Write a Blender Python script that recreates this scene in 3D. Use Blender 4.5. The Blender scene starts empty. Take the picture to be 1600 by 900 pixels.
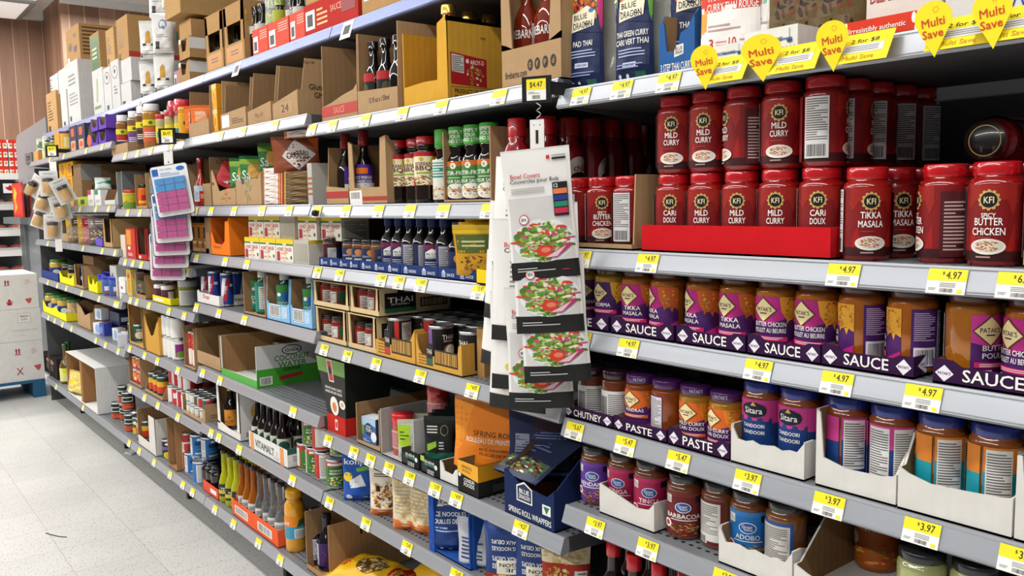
import bpy, math, random
from math import pi, sin, cos, radians as RAD
import numpy as np
from mathutils import Matrix, Vector

C = bpy.context.scene.collection
SC = bpy.context.scene

# ------------------------------------------------------------------ camera
CF = 1327.998                                   # focal length in pixels of a 1600 px wide frame
CP = np.array([1.37153, -1.23268, 1.51168])
FW = np.array([-0.77893584, 0.61876007, -0.10195549])
RT = np.array([0.62338049, 0.78169905, -0.01853013])
UP = np.array([-0.0682328, 0.07799085, 0.99461636])
cam = bpy.data.objects.new('camera', bpy.data.cameras.new('camera')); C.objects.link(cam)
cam.data.sensor_width = 36.0; cam.data.sensor_fit = 'HORIZONTAL'
cam.data.lens = CF / 1600 * 36.0
cam.data.clip_start = 0.02; cam.data.clip_end = 60
cam.matrix_world = Matrix(((RT[0], UP[0], -FW[0], CP[0]), (RT[1], UP[1], -FW[1], CP[1]), (RT[2], UP[2], -FW[2], CP[2]), (0, 0, 0, 1)))
SC.camera = cam

# ------------------------------------------------------------------ exposure, world, lamps
SC.view_settings.view_transform = 'Standard'
SC.view_settings.look = 'None'
SC.view_settings.gamma = 1.0
SC.view_settings.use_curve_mapping = False
SC.view_settings.exposure = -0.2
w = bpy.data.worlds.new('store'); SC.world = w; w.use_nodes = True
w.node_tree.nodes['Background'].inputs[0].default_value = (0.95, 0.97, 1.0, 1)
w.node_tree.nodes['Background'].inputs[1].default_value = 0.16

def lamp(name, loc, sx, sy, power, col=(1, 0.985, 0.965), rx=0.0):
    d = bpy.data.lights.new(name, 'AREA'); d.shape = 'RECTANGLE'; d.size = sx; d.size_y = sy
    d.energy = power; d.color = col
    o = bpy.data.objects.new(name, d); C.objects.link(o); o.location = loc; o.rotation_euler = (rx, 0, 0)
    return o
lamp('aisle_lamp_row', (-3.0, -1.35, 3.62), 13.0, 0.16, 235)
lamp('next_aisle_lamp_row', (-3.0, -4.2, 3.62), 13.0, 0.16, 430)
lamp('cross_aisle_lamp_row', (-8.2, -1.0, 3.62), 0.3, 6.0, 260)

# ------------------------------------------------------------------ photo pixel -> place (y is the depth into the shelving)
def X(px, y, z):
    k = (px - 800) / CF
    b = np.array([-CP[0], y - CP[1], z - CP[2]])
    return float((k * (b @ FW) - b @ RT) / (RT[0] - k * FW[0]))
def Z(px, py, y):
    d = FW + RT * (px - 800) / CF - UP * (py - 450) / CF
    return float(CP[2] + d[2] * (y - CP[1]) / d[1])
def PX(x, y, z):
    d = np.array([x, y, z]) - CP; q = d @ FW
    return 800 + CF * (d @ RT) / q, 450 - CF * (d @ UP) / q
def XL(pl, r, y, z):                            # centre x of a round thing whose left outline is at photo column pl
    x = X(pl, y, z)
    for _ in range(5):
        dep = (np.array([x, y, z]) - CP) @ FW
        pc = pl + r * CF / dep * math.sqrt(1 + ((pl - 800) / CF) ** 2)
        x = X(pc, y, z)
    return x
def facing(x, y):                               # turn (about z) that makes a front look at the photographer
    return math.atan2(CP[0] - x, y - CP[1])

# ------------------------------------------------------------------ materials
def lin(h):
    h = h.lstrip('#')
    if len(h) == 3: h = ''.join(c * 2 for c in h)
    c = [int(h[i:i + 2], 16) / 255 for i in (0, 2, 4)]
    return tuple((v / 12.92 if v <= 0.04045 else ((v + 0.055) / 1.055) ** 2.4) for v in c) + (1,)
MATS = {}
def _new(name):
    m = bpy.data.materials.new(name); m.use_nodes = True
    return m, m.node_tree.nodes, m.node_tree.links, m.node_tree.nodes['Principled BSDF']
def ink(col, rough=0.45):                       # printed paper / film / painted plastic
    key = ('ink', col, rough)
    if key in MATS: return MATS[key]
    m, N, L, p = _new('ink_' + col.strip('#'))
    p.inputs['Base Color'].default_value = lin(col); p.inputs['Roughness'].default_value = rough
    p.inputs['Specular IOR Level'].default_value = 0.35
    MATS[key] = m; return m
def gloss(col, rough=0.12, coat=0.6):           # sauce seen through its glass, shiny lids
    key = ('gloss', col, rough, coat)
    if key in MATS: return MATS[key]
    m, N, L, p = _new('gloss_' + col.strip('#'))
    tc = N.new('ShaderNodeTexCoord'); nz = N.new('ShaderNodeTexNoise'); nz.inputs['Scale'].default_value = 55
    nz.inputs['Detail'].default_value = 4
    mx = N.new('ShaderNodeMixRGB'); c = lin(col)
    mx.inputs[1].default_value = tuple(v * 0.8 for v in c[:3]) + (1,); mx.inputs[2].default_value = tuple(min(1, v * 1.2) for v in c[:3]) + (1,)
    L.new(tc.outputs['Object'], nz.inputs['Vector']); L.new(nz.outputs[0], mx.inputs[0]); L.new(mx.outputs[0], p.inputs['Base Color'])
    p.inputs['Roughness'].default_value = rough; p.inputs['Coat Weight'].default_value = coat; p.inputs['Coat Roughness'].default_value = 0.04
    MATS[key] = m; return m
def glass(col, rough=0.02, trans=0.9, ior=1.35):
    key = ('glass', col, rough, trans)
    if key in MATS: return MATS[key]
    m, N, L, p = _new('glass_' + col.strip('#'))
    p.inputs['Base Color'].default_value = lin(col); p.inputs['Roughness'].default_value = rough
    p.inputs['Transmission Weight'].default_value = trans; p.inputs['IOR'].default_value = ior
    MATS[key] = m; return m
def film(col='#ffffff', alpha=0.25):            # thin clear plastic
    key = ('film', col, alpha)
    if key in MATS: return MATS[key]
    m, N, L, p = _new('film_' + col.strip('#'))
    p.inputs['Base Color'].default_value = lin(col); p.inputs['Roughness'].default_value = 0.12
    p.inputs['Specular IOR Level'].default_value = 0.8
    tr = N.new('ShaderNodeBsdfTransparent'); mix = N.new('ShaderNodeMixShader'); mix.inputs[0].default_value = alpha
    out = N['Material Output']
    L.new(tr.outputs[0], mix.inputs[1]); L.new(p.outputs[0], mix.inputs[2]); L.new(mix.outputs[0], out.inputs[0])
    MATS[key] = m; return m
def board(col, flute=True):                     # corrugated cardboard
    key = ('board', col, flute)
    if key in MATS: return MATS[key]
    m, N, L, p = _new('board_' + col.strip('#'))
    tc = N.new('ShaderNodeTexCoord'); nz = N.new('ShaderNodeTexNoise'); nz.inputs['Scale'].default_value = 25; nz.inputs['Detail'].default_value = 6
    mx = N.new('ShaderNodeMixRGB'); c = lin(col)
    mx.inputs[1].default_value = tuple(v * 0.88 for v in c[:3]) + (1,); mx.inputs[2].default_value = tuple(min(1, v * 1.1) for v in c[:3]) + (1,)
    L.new(tc.outputs['Object'], nz.inputs['Vector']); L.new(nz.outputs[0], mx.inputs[0]); L.new(mx.outputs[0], p.inputs['Base Color'])
    if flute:
        wv = N.new('ShaderNodeTexWave'); wv.inputs['Scale'].default_value = 32; wv.bands_direction = 'DIAGONAL'
        mp = N.new('ShaderNodeMapping'); mp.inputs['Scale'].default_value = (1, 1, 0)
        bp = N.new('ShaderNodeBump'); bp.inputs['Strength'].default_value = 0.12; bp.inputs['Distance'].default_value = 0.002
        L.new(tc.outputs['Object'], mp.inputs[0]); L.new(mp.outputs[0], wv.inputs['Vector']); L.new(wv.outputs[0], bp.inputs['Height']); L.new(bp.outputs[0], p.inputs['Normal'])
    p.inputs['Roughness'].default_value = 0.8; p.inputs['Specular IOR Level'].default_value = 0.15
    MATS[key] = m; return m
def metal(col, rough=0.4, met=0.6, streak=True):
    key = ('metal', col, rough, met)
    if key in MATS: return MATS[key]
    m, N, L, p = _new('metal_' + col.strip('#'))
    p.inputs['Base Color'].default_value = lin(col); p.inputs['Metallic'].default_value = met
    tc = N.new('ShaderNodeTexCoord'); mp = N.new('ShaderNodeMapping'); mp.inputs['Scale'].default_value = (2, 40, 40)
    nz = N.new('ShaderNodeTexNoise'); nz.inputs['Scale'].default_value = 3
    mr = N.new('ShaderNodeMapRange'); mr.inputs[3].default_value = rough * 0.75; mr.inputs[4].default_value = rough * 1.3
    L.new(tc.outputs['Object'], mp.inputs[0]); L.new(mp.outputs[0], nz.inputs['Vector']); L.new(nz.outputs[0], mr.inputs[0]); L.new(mr.outputs[0], p.inputs['Roughness'])
    MATS[key] = m; return m
def deck_mat():
    if 'deck' in MATS: return MATS['deck']
    m, N, L, p = _new('perforated_deck')
    tc = N.new('ShaderNodeTexCoord'); sp = N.new('ShaderNodeSeparateXYZ'); L.new(tc.outputs['Object'], sp.inputs[0])
    def M(op, a, b=None):
        n = N.new('ShaderNodeMath'); n.operation = op
        for i, v in enumerate((a, b)):
            if v is None: continue
            if isinstance(v, (int, float)): n.inputs[i].default_value = v
            else: L.new(v, n.inputs[i])
        return n.outputs[0]
    fx = M('SUBTRACT', M('FRACT', M('MULTIPLY', sp.outputs[0], 1 / 0.020)), 0.5)
    fy = M('SUBTRACT', M('FRACT', M('MULTIPLY', sp.outputs[1], 1 / 0.020)), 0.5)
    r2 = M('ADD', M('MULTIPLY', fx, fx), M('MULTIPLY', M('MULTIPLY', fy, fy), 2.2))
    hole = M('LESS_THAN', r2, 0.075)
    band = M('MULTIPLY', M('GREATER_THAN', sp.outputs[1], 0.02), M('LESS_THAN', sp.outputs[1], 0.10))
    k = M('MULTIPLY', hole, band)
    mx = N.new('ShaderNodeMixRGB'); mx.inputs[1].default_value = lin('#7d8084'); mx.inputs[2].default_value = lin('#17181a')
    L.new(k, mx.inputs[0]); L.new(mx.outputs[0], p.inputs['Base Color'])
    p.inputs['Roughness'].default_value = 0.45; p.inputs['Metallic'].default_value = 0.2
    MATS['deck'] = m; return m
def peg_mat():
    if 'peg' in MATS: return MATS['peg']
    m, N, L, p = _new('pegboard')
    tc = N.new('ShaderNodeTexCoord'); mp = N.new('ShaderNodeMapping'); mp.inputs['Scale'].default_value = (40, 1, 40)
    vo = N.new('ShaderNodeTexVoronoi'); vo.inputs['Randomness'].default_value = 0.0; vo.inputs['Scale'].default_value = 1
    lt = N.new('ShaderNodeMath'); lt.operation = 'LESS_THAN'; lt.inputs[1].default_value = 0.12
    mx = N.new('ShaderNodeMixRGB'); mx.inputs[1].default_value = lin('#26272a'); mx.inputs[2].default_value = lin('#4c4d50')
    L.new(tc.outputs['Object'], mp.inputs[0]); L.new(mp.outputs[0], vo.inputs['Vector']); L.new(vo.outputs['Distance'], lt.inputs[0]); L.new(lt.outputs[0], mx.inputs[0]); L.new(mx.outputs[0], p.inputs['Base Color'])
    p.inputs['Roughness'].default_value = 0.6
    MATS['peg'] = m; return m
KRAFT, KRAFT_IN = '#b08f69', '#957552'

# ------------------------------------------------------------------ text outlines
_TXT = {}
def text_geo(s, bold=True):
    key = (s, bold)
    if key in _TXT: return _TXT[key]
    cu = bpy.data.curves.new('lettering', 'FONT'); cu.body = s; cu.resolution_u = 2
    ob = bpy.data.objects.new('lettering', cu)
    me = bpy.data.meshes.new_from_object(ob)
    v = np.array([p.co[:2] for p in me.vertices]) if len(me.vertices) else np.zeros((0, 2))
    f = [tuple(p.vertices) for p in me.polygons]
    if bold and len(v):
        n = len(v); d = 0.013
        f = [tuple(i + n * q for i in t) for q in range(3) for t in f]; v = np.concatenate([v + np.array(o) for o in ((-d, -d * .6), (d, -d * .6), (0, d))])
    if len(v):
        lo, hi = v.min(0), v.max(0); v = (v - lo) / np.maximum(hi - lo, 1e-6)
    bpy.data.objects.remove(ob); bpy.data.curves.remove(cu); bpy.data.meshes.remove(me)
    _TXT[key] = (v, f); return v, f

# ------------------------------------------------------------------ mesh builder
class MB:
    def __init__(s): s.v = []; s.f = []; s.m = []; s.sm = []; s.mats = []; s.mi = {}
    def mid(s, mat):
        k = mat.name
        if k not in s.mi: s.mi[k] = len(s.mats); s.mats.append(mat)
        return s.mi[k]
    def add(s, vs, fs, mat, smooth=False):
        o = len(s.v); i = s.mid(mat)
        s.v.extend([tuple(p) for p in vs])
        for f in fs: s.f.append(tuple(o + a for a in f)); s.m.append(i); s.sm.append(smooth)
        return s
    def box(s, x0, x1, y0, y1, z0, z1, mat, skip=''):
        vs = [(x0, y0, z0), (x1, y0, z0), (x1, y1, z0), (x0, y1, z0), (x0, y0, z1), (x1, y0, z1), (x1, y1, z1), (x0, y1, z1)]
        fs = {'b': (0, 3, 2, 1), 't': (4, 5, 6, 7), 'f': (0, 1, 5, 4), 'r': (1, 2, 6, 5), 'k': (2, 3, 7, 6), 'l': (3, 0, 4, 7)}
        return s.add(vs, [f for k, f in fs.items() if k not in skip], mat)
    def prism(s, pts, vec, mat, mat_in=None):    # pts: planar outline, vec: thickness
        n = len(pts); a = [Vector(p) for p in pts]; b = [p + Vector(vec) for p in a]
        nrm = Vector((0, 0, 0))
        for i in range(n): nrm += a[i].cross(a[(i + 1) % n])
        if nrm.dot(Vector(vec)) > 0: a.reverse(); b.reverse()
        s.add(a, [tuple(range(n))], mat)
        s.add(b, [tuple(reversed(range(n)))], mat_in or mat)
        s.add(a + b, [((i + 1) % n, i, n + i, n + (i + 1) % n) for i in range(n)], mat)
        return s
    def lathe(s, prof, mat, n=20, cap=True, c=(0, 0, 0), smooth=True):
        vs = []
        for r, z in prof:
            for k in range(n): vs.append((c[0] + r * cos(2 * pi * k / n), c[1] + r * sin(2 * pi * k / n), c[2] + z))
        fs = [(j * n + k, j * n + (k + 1) % n, (j + 1) * n + (k + 1) % n, (j + 1) * n + k) for j in range(len(prof) - 1) for k in range(n)]
        s.add(vs, fs, mat, smooth)
        if cap:
            m = len(prof) - 1
            if prof[0][0] > 1e-5: s.add(vs[:n], [tuple(reversed(range(n)))], mat)
            if prof[m][0] > 1e-5: s.add(vs[m * n:], [tuple(range(n))], mat)
        return s
    def tube(s, pts, r, mat, n=8):
        P = [Vector(p) for p in pts]; vs = []
        for i, p in enumerate(P):
            t = (P[min(i + 1, len(P) - 1)] - P[max(i - 1, 0)]).normalized()
            a = t.cross(Vector((0.3, 0.9, 0.2))).normalized(); b = t.cross(a)
            for k in range(n): vs.append(p + a * r * cos(2 * pi * k / n) + b * r * sin(2 * pi * k / n))
        m = len(P) - 1
        fs = [(j * n + k, j * n + (k + 1) % n, (j + 1) * n + (k + 1) % n, (j + 1) * n + k) for j in range(m) for k in range(n)]
        s.add(vs, fs + [tuple(reversed(range(n))), tuple(m * n + k for k in range(n))], mat, True)
        return s
    def xf(s, M):
        s.v = [tuple(M @ Vector(p)) for p in s.v]; return s
    def mesh(s, name):
        me = bpy.data.meshes.new(name); me.from_pydata(s.v, [], s.f)
        for m in s.mats: me.materials.append(m)
        me.polygons.foreach_set('material_index', s.m); me.polygons.foreach_set('use_smooth', s.sm)
        me.update(); return me

# ------------------------------------------------------------------ surfaces that printing is laid on: S(u, v, off) with u, v in 0..1
class Flat:
    def __init__(s, O, U, V): s.O, s.U, s.V = Vector(O), Vector(U), Vector(V); s.N = s.U.cross(s.V).normalized(); s.du = s.dv = 9; s.w, s.h = s.U.length, s.V.length
    def at(s, u, v, o): return s.O + s.U * u + s.V * v + s.N * o
class Cyl:                                      # patch of a cylinder, centred on the front (-y)
    def __init__(s, r, ang, z0, h, mid=0.0): s.r, s.a, s.z0, s.h, s.mid = r, ang, z0, h, mid; s.w = r * ang; s.du = 0.004 / s.w; s.dv = 9
    def at(s, u, v, o):
        a = -pi / 2 + s.mid + (u - 0.5) * s.a; r = s.r + o
        return Vector((r * cos(a), r * sin(a), s.z0 + v * s.h))
class Pillow:                                   # front of a pouch: width w, height h, fat t at the bottom
    def __init__(s, w, h, t, tb=0.25, seed=0, lay=False):
        s.w, s.h, s.t, s.tb, s.lay = w, h, t, tb, lay; s.du = s.dv = 0.072; s.ph = seed * 1.7
    def thick(s, u, v):
        if s.lay: e = (max(0, 1 - (2 * v - 1) ** 4)) ** 0.6
        else: e = min(1, 0.25 + v * 6) * (1 - v) ** 0.7 if v < 1 else 0
        k = (max(0, 1 - abs(2 * u - 1) ** 2.6)) ** 0.7
        wr = 1 + 0.10 * sin(9 * u + 7 * v + s.ph) + 0.06 * sin(23 * v - 11 * u + s.ph * 2)
        return s.t * 0.5 * e * k * wr
    def at(s, u, v, o, side=-1):
        return Vector(((u - 0.5) * s.w * (1 - 0.05 * (1 - abs(2 * v - 1)) * (not s.lay)), side * (s.thick(u, v) + o), v * s.h))

def splitrange(a, b, d):
    n = max(1, math.ceil(abs(b - a) / d - 1e-6)); return [a + (b - a) * i / n for i in range(n + 1)]
PAL = dict(salad=['#6f9a35', '#8fb64a', '#4d7a28', '#a9c76a', '#d9402c', '#c0567a', '#e8e3c8', '#5c8c30', '#b7d27c'],
           tomato=['#c8551f', '#e07b30', '#a83a18', '#d9a25a', '#6c8a2e', '#b8441c'], noodle=['#e0b458', '#c98f3a', '#f0d48a', '#b5762c', '#8a4a20'],
           beige=['#e3cd9a', '#d6b878', '#f0e0b8', '#c9a860'], meat=['#8a3a24', '#a8552f', '#5c2818', '#c98a52', '#6c7f2c'],
           spice=['#d9861f', '#c8651a', '#e8a83a', '#b5501c', '#a8741c'], dark=['#3a1c14', '#5c2c1c', '#83402a', '#2c1a12'])
def clip(poly, ax, lo, hi):
    for sgn, lim in ((1, lo), (-1, hi)):
        out = []; n = len(poly)
        for i in range(n):
            a, b = poly[i], poly[(i + 1) % n]; da, db = sgn * (a[ax] - lim), sgn * (b[ax] - lim)
            if da >= 0: out.append(a)
            if da * db < 0:
                t = da / (da - db); out.append((a[0] + (b[0] - a[0]) * t, a[1] + (b[1] - a[1]) * t))
        poly = out
        if len(poly) < 3: return []
    return poly
def lay(mb, S, polys, o, mat):
    for ax, d in ((0, S.du), (1, S.dv)):
        if d > 5: continue
        nxt = []
        for p in polys:
            lo, hi = min(q[ax] for q in p), max(q[ax] for q in p)
            if hi - lo <= d: nxt.append(p); continue
            for k in range(math.floor(lo / d), math.ceil(hi / d)):
                c = clip(p, ax, k * d, (k + 1) * d)
                if c: nxt.append(c)
        polys = nxt
    for p in polys: mb.add([S.at(u, v, o) for u, v in p], [tuple(range(len(p)))], mat)
def paint(mb, S, art, eps=0.0004, lay0=1):
    """art: list of shapes, later ones on top. r rect, e ellipse, p polygon, t text, food, lines, bars."""
    L = lay0
    for a in art:
        k = a[0]; o = eps + 0.00007 * L
        if k == 'r':
            _, x, y, w_, h_, c = a[:6]; lay(mb, S, [[(x, y), (x + w_, y), (x + w_, y + h_), (x, y + h_)]], o, ink(c))
        elif k == 'e':
            _, cx, cy, rx, ry, c = a[:6]; n = 20
            lay(mb, S, [[(cx + rx * cos(2 * pi * i / n), cy + ry * sin(2 * pi * i / n)) for i in range(n)]], o, ink(c))
        elif k == 'p': lay(mb, S, [list(a[1])], o, ink(a[2]))
        elif k == 't':
            _, s_, cx, cy, w_, h_, c = a[:7]; rot = a[7] if len(a) > 7 else 0
            v, f = text_geo(s_); asp = S.w / S.h; pts = []
            for x, y in v:
                x, y = (x - 0.5) * w_ * asp, (y - 0.5) * h_
                if rot: x, y = x * cos(rot) - y * sin(rot), x * sin(rot) + y * cos(rot)
                pts.append((cx + x / asp, cy + y))
            o += 0.00012
            for b in range(3):                      # three slightly shifted strikes make the bold weight
                lay(mb, S, [[pts[i] for i in t] for t in f[b * len(f) // 3:(b + 1) * len(f) // 3]], o + b * 0.00003, ink(c))
        elif k == 'food':
            _, x, y, w_, h_, pal, seed = a[:7]; n_ = int((a[7] if len(a) > 7 else 26) * 1.8); R_ = random.Random(seed); P = PAL[pal]
            for q in range(n_):
                t1, rr = R_.random() * 2 * pi, math.sqrt(R_.random()) * 0.45
                cx, cy = x + w_ * (0.5 + rr * cos(t1)), y + h_ * (0.5 + rr * sin(t1))
                rx, ry = w_ * R_.uniform(.035, .10), h_ * R_.uniform(.035, .10); th = R_.random() * pi; pts = []
                for i in range(7):
                    e = R_.uniform(.7, 1.2); ex, ey = e * cos(2 * pi * i / 7), e * sin(2 * pi * i / 7) * 0.6
                    pts.append((cx + rx * (ex * cos(th) - ey * sin(th)), cy + ry * (ex * sin(th) + ey * cos(th))))
                lay(mb, S, [pts], o + 0.000008 * q, ink(P[q % len(P)]))
            L += 2 + int(n_ * 0.115)
        elif k == 'lines':
            _, x, y, w_, h_, n_, c = a[:7]; R_ = random.Random(n_ * 7 + int(x * 90))
            for q in range(n_):
                yy = y + h_ * (q + .25) / n_; ww = w_ * (1 if R_.random() < .6 else R_.uniform(.45, .95))
                lay(mb, S, [[(x, yy), (x + ww, yy), (x + ww, yy + h_ / n_ * .42), (x, yy + h_ / n_ * .42)]], o, ink(c))
        elif k == 'bars':
            _, x, y, w_, h_, c = a[:6]; R_ = random.Random(int(x * 1000)); xx = x
            while xx < x + w_:
                x2 = min(xx + w_ * R_.choice([.02, .02, .035, .05]), x + w_)
                lay(mb, S, [[(xx, y), (x2, y), (x2, y + h_), (xx, y + h_)]], o, ink(c)); xx = x2 + w_ * R_.choice([.02, .03, .04])
        L += 1
    return mb
def panel(h=0.92, w=0.36, x=0.0, y=0.04, bg='#e9e7e2'):   # nutrition panel
    return [('r', x, y, w, h, bg), ('lines', x + w * .06, y + h * .3, w * .86, h * .66, 16, '#5a5a5a'), ('bars', x + w * .1, y + h * .05, w * .7, h * .18, '#222')]

# ------------------------------------------------------------------ things
ALL = []
def tag(o, label, cat, group=None, kind=None):
    if label: o['label'] = label
    if cat: o['category'] = cat
    if group: o['group'] = group
    if kind: o['kind'] = kind
    return o
def put(name, mesh, parent=None, loc=(0, 0, 0), rot=(0, 0, 0)):
    o = bpy.data.objects.new(name, mesh); C.objects.link(o); o.location = loc; o.rotation_euler = rot
    if parent is not None: o.parent = parent
    return o
def inst(proto, loc, rz=0.0, label=None, cat=None, group=None, rx=0.0, ry=0.0):
    """proto: (name, body mesh or None, [(part, mesh, [(sub-part, mesh)])], category)"""
    name, body, parts, pc = proto
    o = bpy.data.objects.new(name, body); C.objects.link(o); o.location = loc; o.rotation_euler = (rx, ry, rz)
    for p in parts:
        c = bpy.data.objects.new(p[0], p[1]); C.objects.link(c); c.parent = o
        for q in (p[2] if len(p) > 2 else []):
            d = bpy.data.objects.new(q[0], q[1]); C.objects.link(d); d.parent = c
    tag(o, label, cat or pc, group); ALL.append(o)
    return o
ORD = ['first', 'second', 'third', 'fourth', 'fifth', 'sixth', 'seventh', 'eighth', 'ninth', 'tenth', 'eleventh', 'twelfth', 'thirteenth', 'fourteenth', 'fifteenth', 'sixteenth', 'seventeenth', 'eighteenth', 'nineteenth', 'twentieth']

# ================================================================== SETTING
def glow(col, st):
    m, N, L, p = _new('lit_diffuser'); p.inputs['Emission Color'].default_value = lin(col); p.inputs['Emission Strength'].default_value = st; return m
def structure(name, mb):
    o = put(name, mb.mesh(name)); o['kind'] = 'structure'; return o
def floor_mat():
    m, N, L, p = _new('vinyl_tile')
    tc = N.new('ShaderNodeTexCoord'); mp = N.new('ShaderNodeMapping'); mp.inputs['Location'].default_value = (0.02, 0.25, 0)
    br = N.new('ShaderNodeTexBrick'); br.offset = 0; br.inputs['Scale'].default_value = 1; br.inputs['Brick Width'].default_value = .305; br.inputs['Row Height'].default_value = .305
    br.inputs['Mortar Size'].default_value = .0012; br.inputs['Mortar Smooth'].default_value = .3
    br.inputs['Color1'].default_value = lin('#dad9d5'); br.inputs['Color2'].default_value = lin('#d3d2ce'); br.inputs['Mortar'].default_value = lin('#a5a39c')
    nz = N.new('ShaderNodeTexNoise'); nz.inputs['Scale'].default_value = 90; nz.inputs['Detail'].default_value = 3
    n2 = N.new('ShaderNodeMapping'); n2.inputs['Scale'].default_value = (0.5, 1.6, 1)
    rp = N.new('ShaderNodeValToRGB'); rp.color_ramp.elements[0].position = .56; rp.color_ramp.elements[1].position = .70
    rp.color_ramp.elements[0].color = (0, 0, 0, 1); rp.color_ramp.elements[1].color = (1, 1, 1, 1)
    mx = N.new('ShaderNodeMixRGB'); mx.inputs[2].default_value = lin('#a9a69e')
    nb = N.new('ShaderNodeTexNoise'); nb.inputs['Scale'].default_value = 2.2
    m2 = N.new('ShaderNodeMixRGB'); m2.blend_type = 'MULTIPLY'; m2.inputs[0].default_value = .22
    L.new(tc.outputs['Object'], mp.inputs[0]); L.new(mp.outputs[0], br.inputs['Vector'])
    L.new(tc.outputs['Object'], n2.inputs[0]); L.new(n2.outputs[0], nz.inputs['Vector']); L.new(nz.outputs[0], rp.inputs[0]); L.new(rp.outputs[0], mx.inputs[0])
    L.new(br.outputs[0], mx.inputs[1]); L.new(mx.outputs[0], m2.inputs[1]); L.new(tc.outputs['Object'], nb.inputs['Vector']); L.new(nb.outputs[0], m2.inputs[2]); L.new(m2.outputs[0], p.inputs['Base Color'])
    p.inputs['Roughness'].default_value = .38
    return m
def wood_mat():
    m, N, L, p = _new('wood_plank_wall')
    tc = N.new('ShaderNodeTexCoord'); sp = N.new('ShaderNodeSeparateXYZ'); L.new(tc.outputs['Object'], sp.inputs[0])
    def M(op, a, b=None):
        n = N.new('ShaderNodeMath'); n.operation = op
        for i, v in enumerate((a, b)):
            if v is None: continue
            if isinstance(v, (int, float)): n.inputs[i].default_value = v
            else: L.new(v, n.inputs[i])
        return n.outputs[0]
    s = M('DIVIDE', M('ADD', sp.outputs[0], sp.outputs[1]), .155)
    cell = M('FLOOR', s); fr = M('FRACT', s)
    wn = N.new('ShaderNodeTexWhiteNoise'); wn.noise_dimensions = '1D'; L.new(cell, wn.inputs['W'])
    mp = N.new('ShaderNodeMapping'); mp.inputs['Scale'].default_value = (14, 14, 1.1); L.new(tc.outputs['Object'], mp.inputs[0])
    nz = N.new('ShaderNodeTexNoise'); nz.inputs['Scale'].default_value = 1.6; nz.inputs['Detail'].default_value = 6; L.new(mp.outputs[0], nz.inputs['Vector'])
    mx = N.new('ShaderNodeMixRGB'); mx.inputs[1].default_value = lin('#6c4c3a'); mx.inputs[2].default_value = lin('#b58c70')
    L.new(M('MULTIPLY', M('ADD', wn.outputs[0], nz.outputs[0]), .5), mx.inputs[0])
    seam_highlight = M('LESS_THAN', fr, .05)  # bright seam lines: highlights painted into the plank colour
    m2 = N.new('ShaderNodeMixRGB'); m2.inputs[2].default_value = lin('#c8a68c'); L.new(seam_highlight, m2.inputs[0]); L.new(mx.outputs[0], m2.inputs[1]); L.new(m2.outputs[0], p.inputs['Base Color'])
    p.inputs['Roughness'].default_value = .5
    return m
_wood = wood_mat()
structure('floor', MB().box(-12, 5, -6, 3, -.05, 0, floor_mat()))
structure('ceiling', MB().box(-12, 5, -6, 4, 3.8, 3.85, ink('#e9e9e6', .8)))
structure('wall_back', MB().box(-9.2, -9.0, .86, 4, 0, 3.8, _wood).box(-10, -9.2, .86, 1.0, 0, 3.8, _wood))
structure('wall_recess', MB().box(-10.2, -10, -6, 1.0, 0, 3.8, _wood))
structure('trim_ceiling', MB().box(-9.0, -8.94, .86, 4, 3.72, 3.8, ink('#f0efec', .6)).box(-10, -9.9, -6, .86, 3.70, 3.8, ink('#e4e3df', .6)))
# recessed lamp box on the ceiling over the cross aisle
lt = tag(put('ceiling_light', MB().box(-9.85, -8.9, -.6, .62, 3.66, 3.80, ink('#8e8e8c', .5)).mesh('ceiling_light')), 'grey ceiling light box in the top corner above the wood wall', 'ceiling light')
put('diffuser', MB().box(-8.9, -8.88, -.6, .62, 3.70, 3.79, glow('#fff8ee', 3.0)).mesh('diffuser'), lt)
put('diffuser', MB().box(-9.8, -8.95, -.55, .56, 3.655, 3.66, glow('#fff8ee', .5)).mesh('diffuser'), lt)

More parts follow.
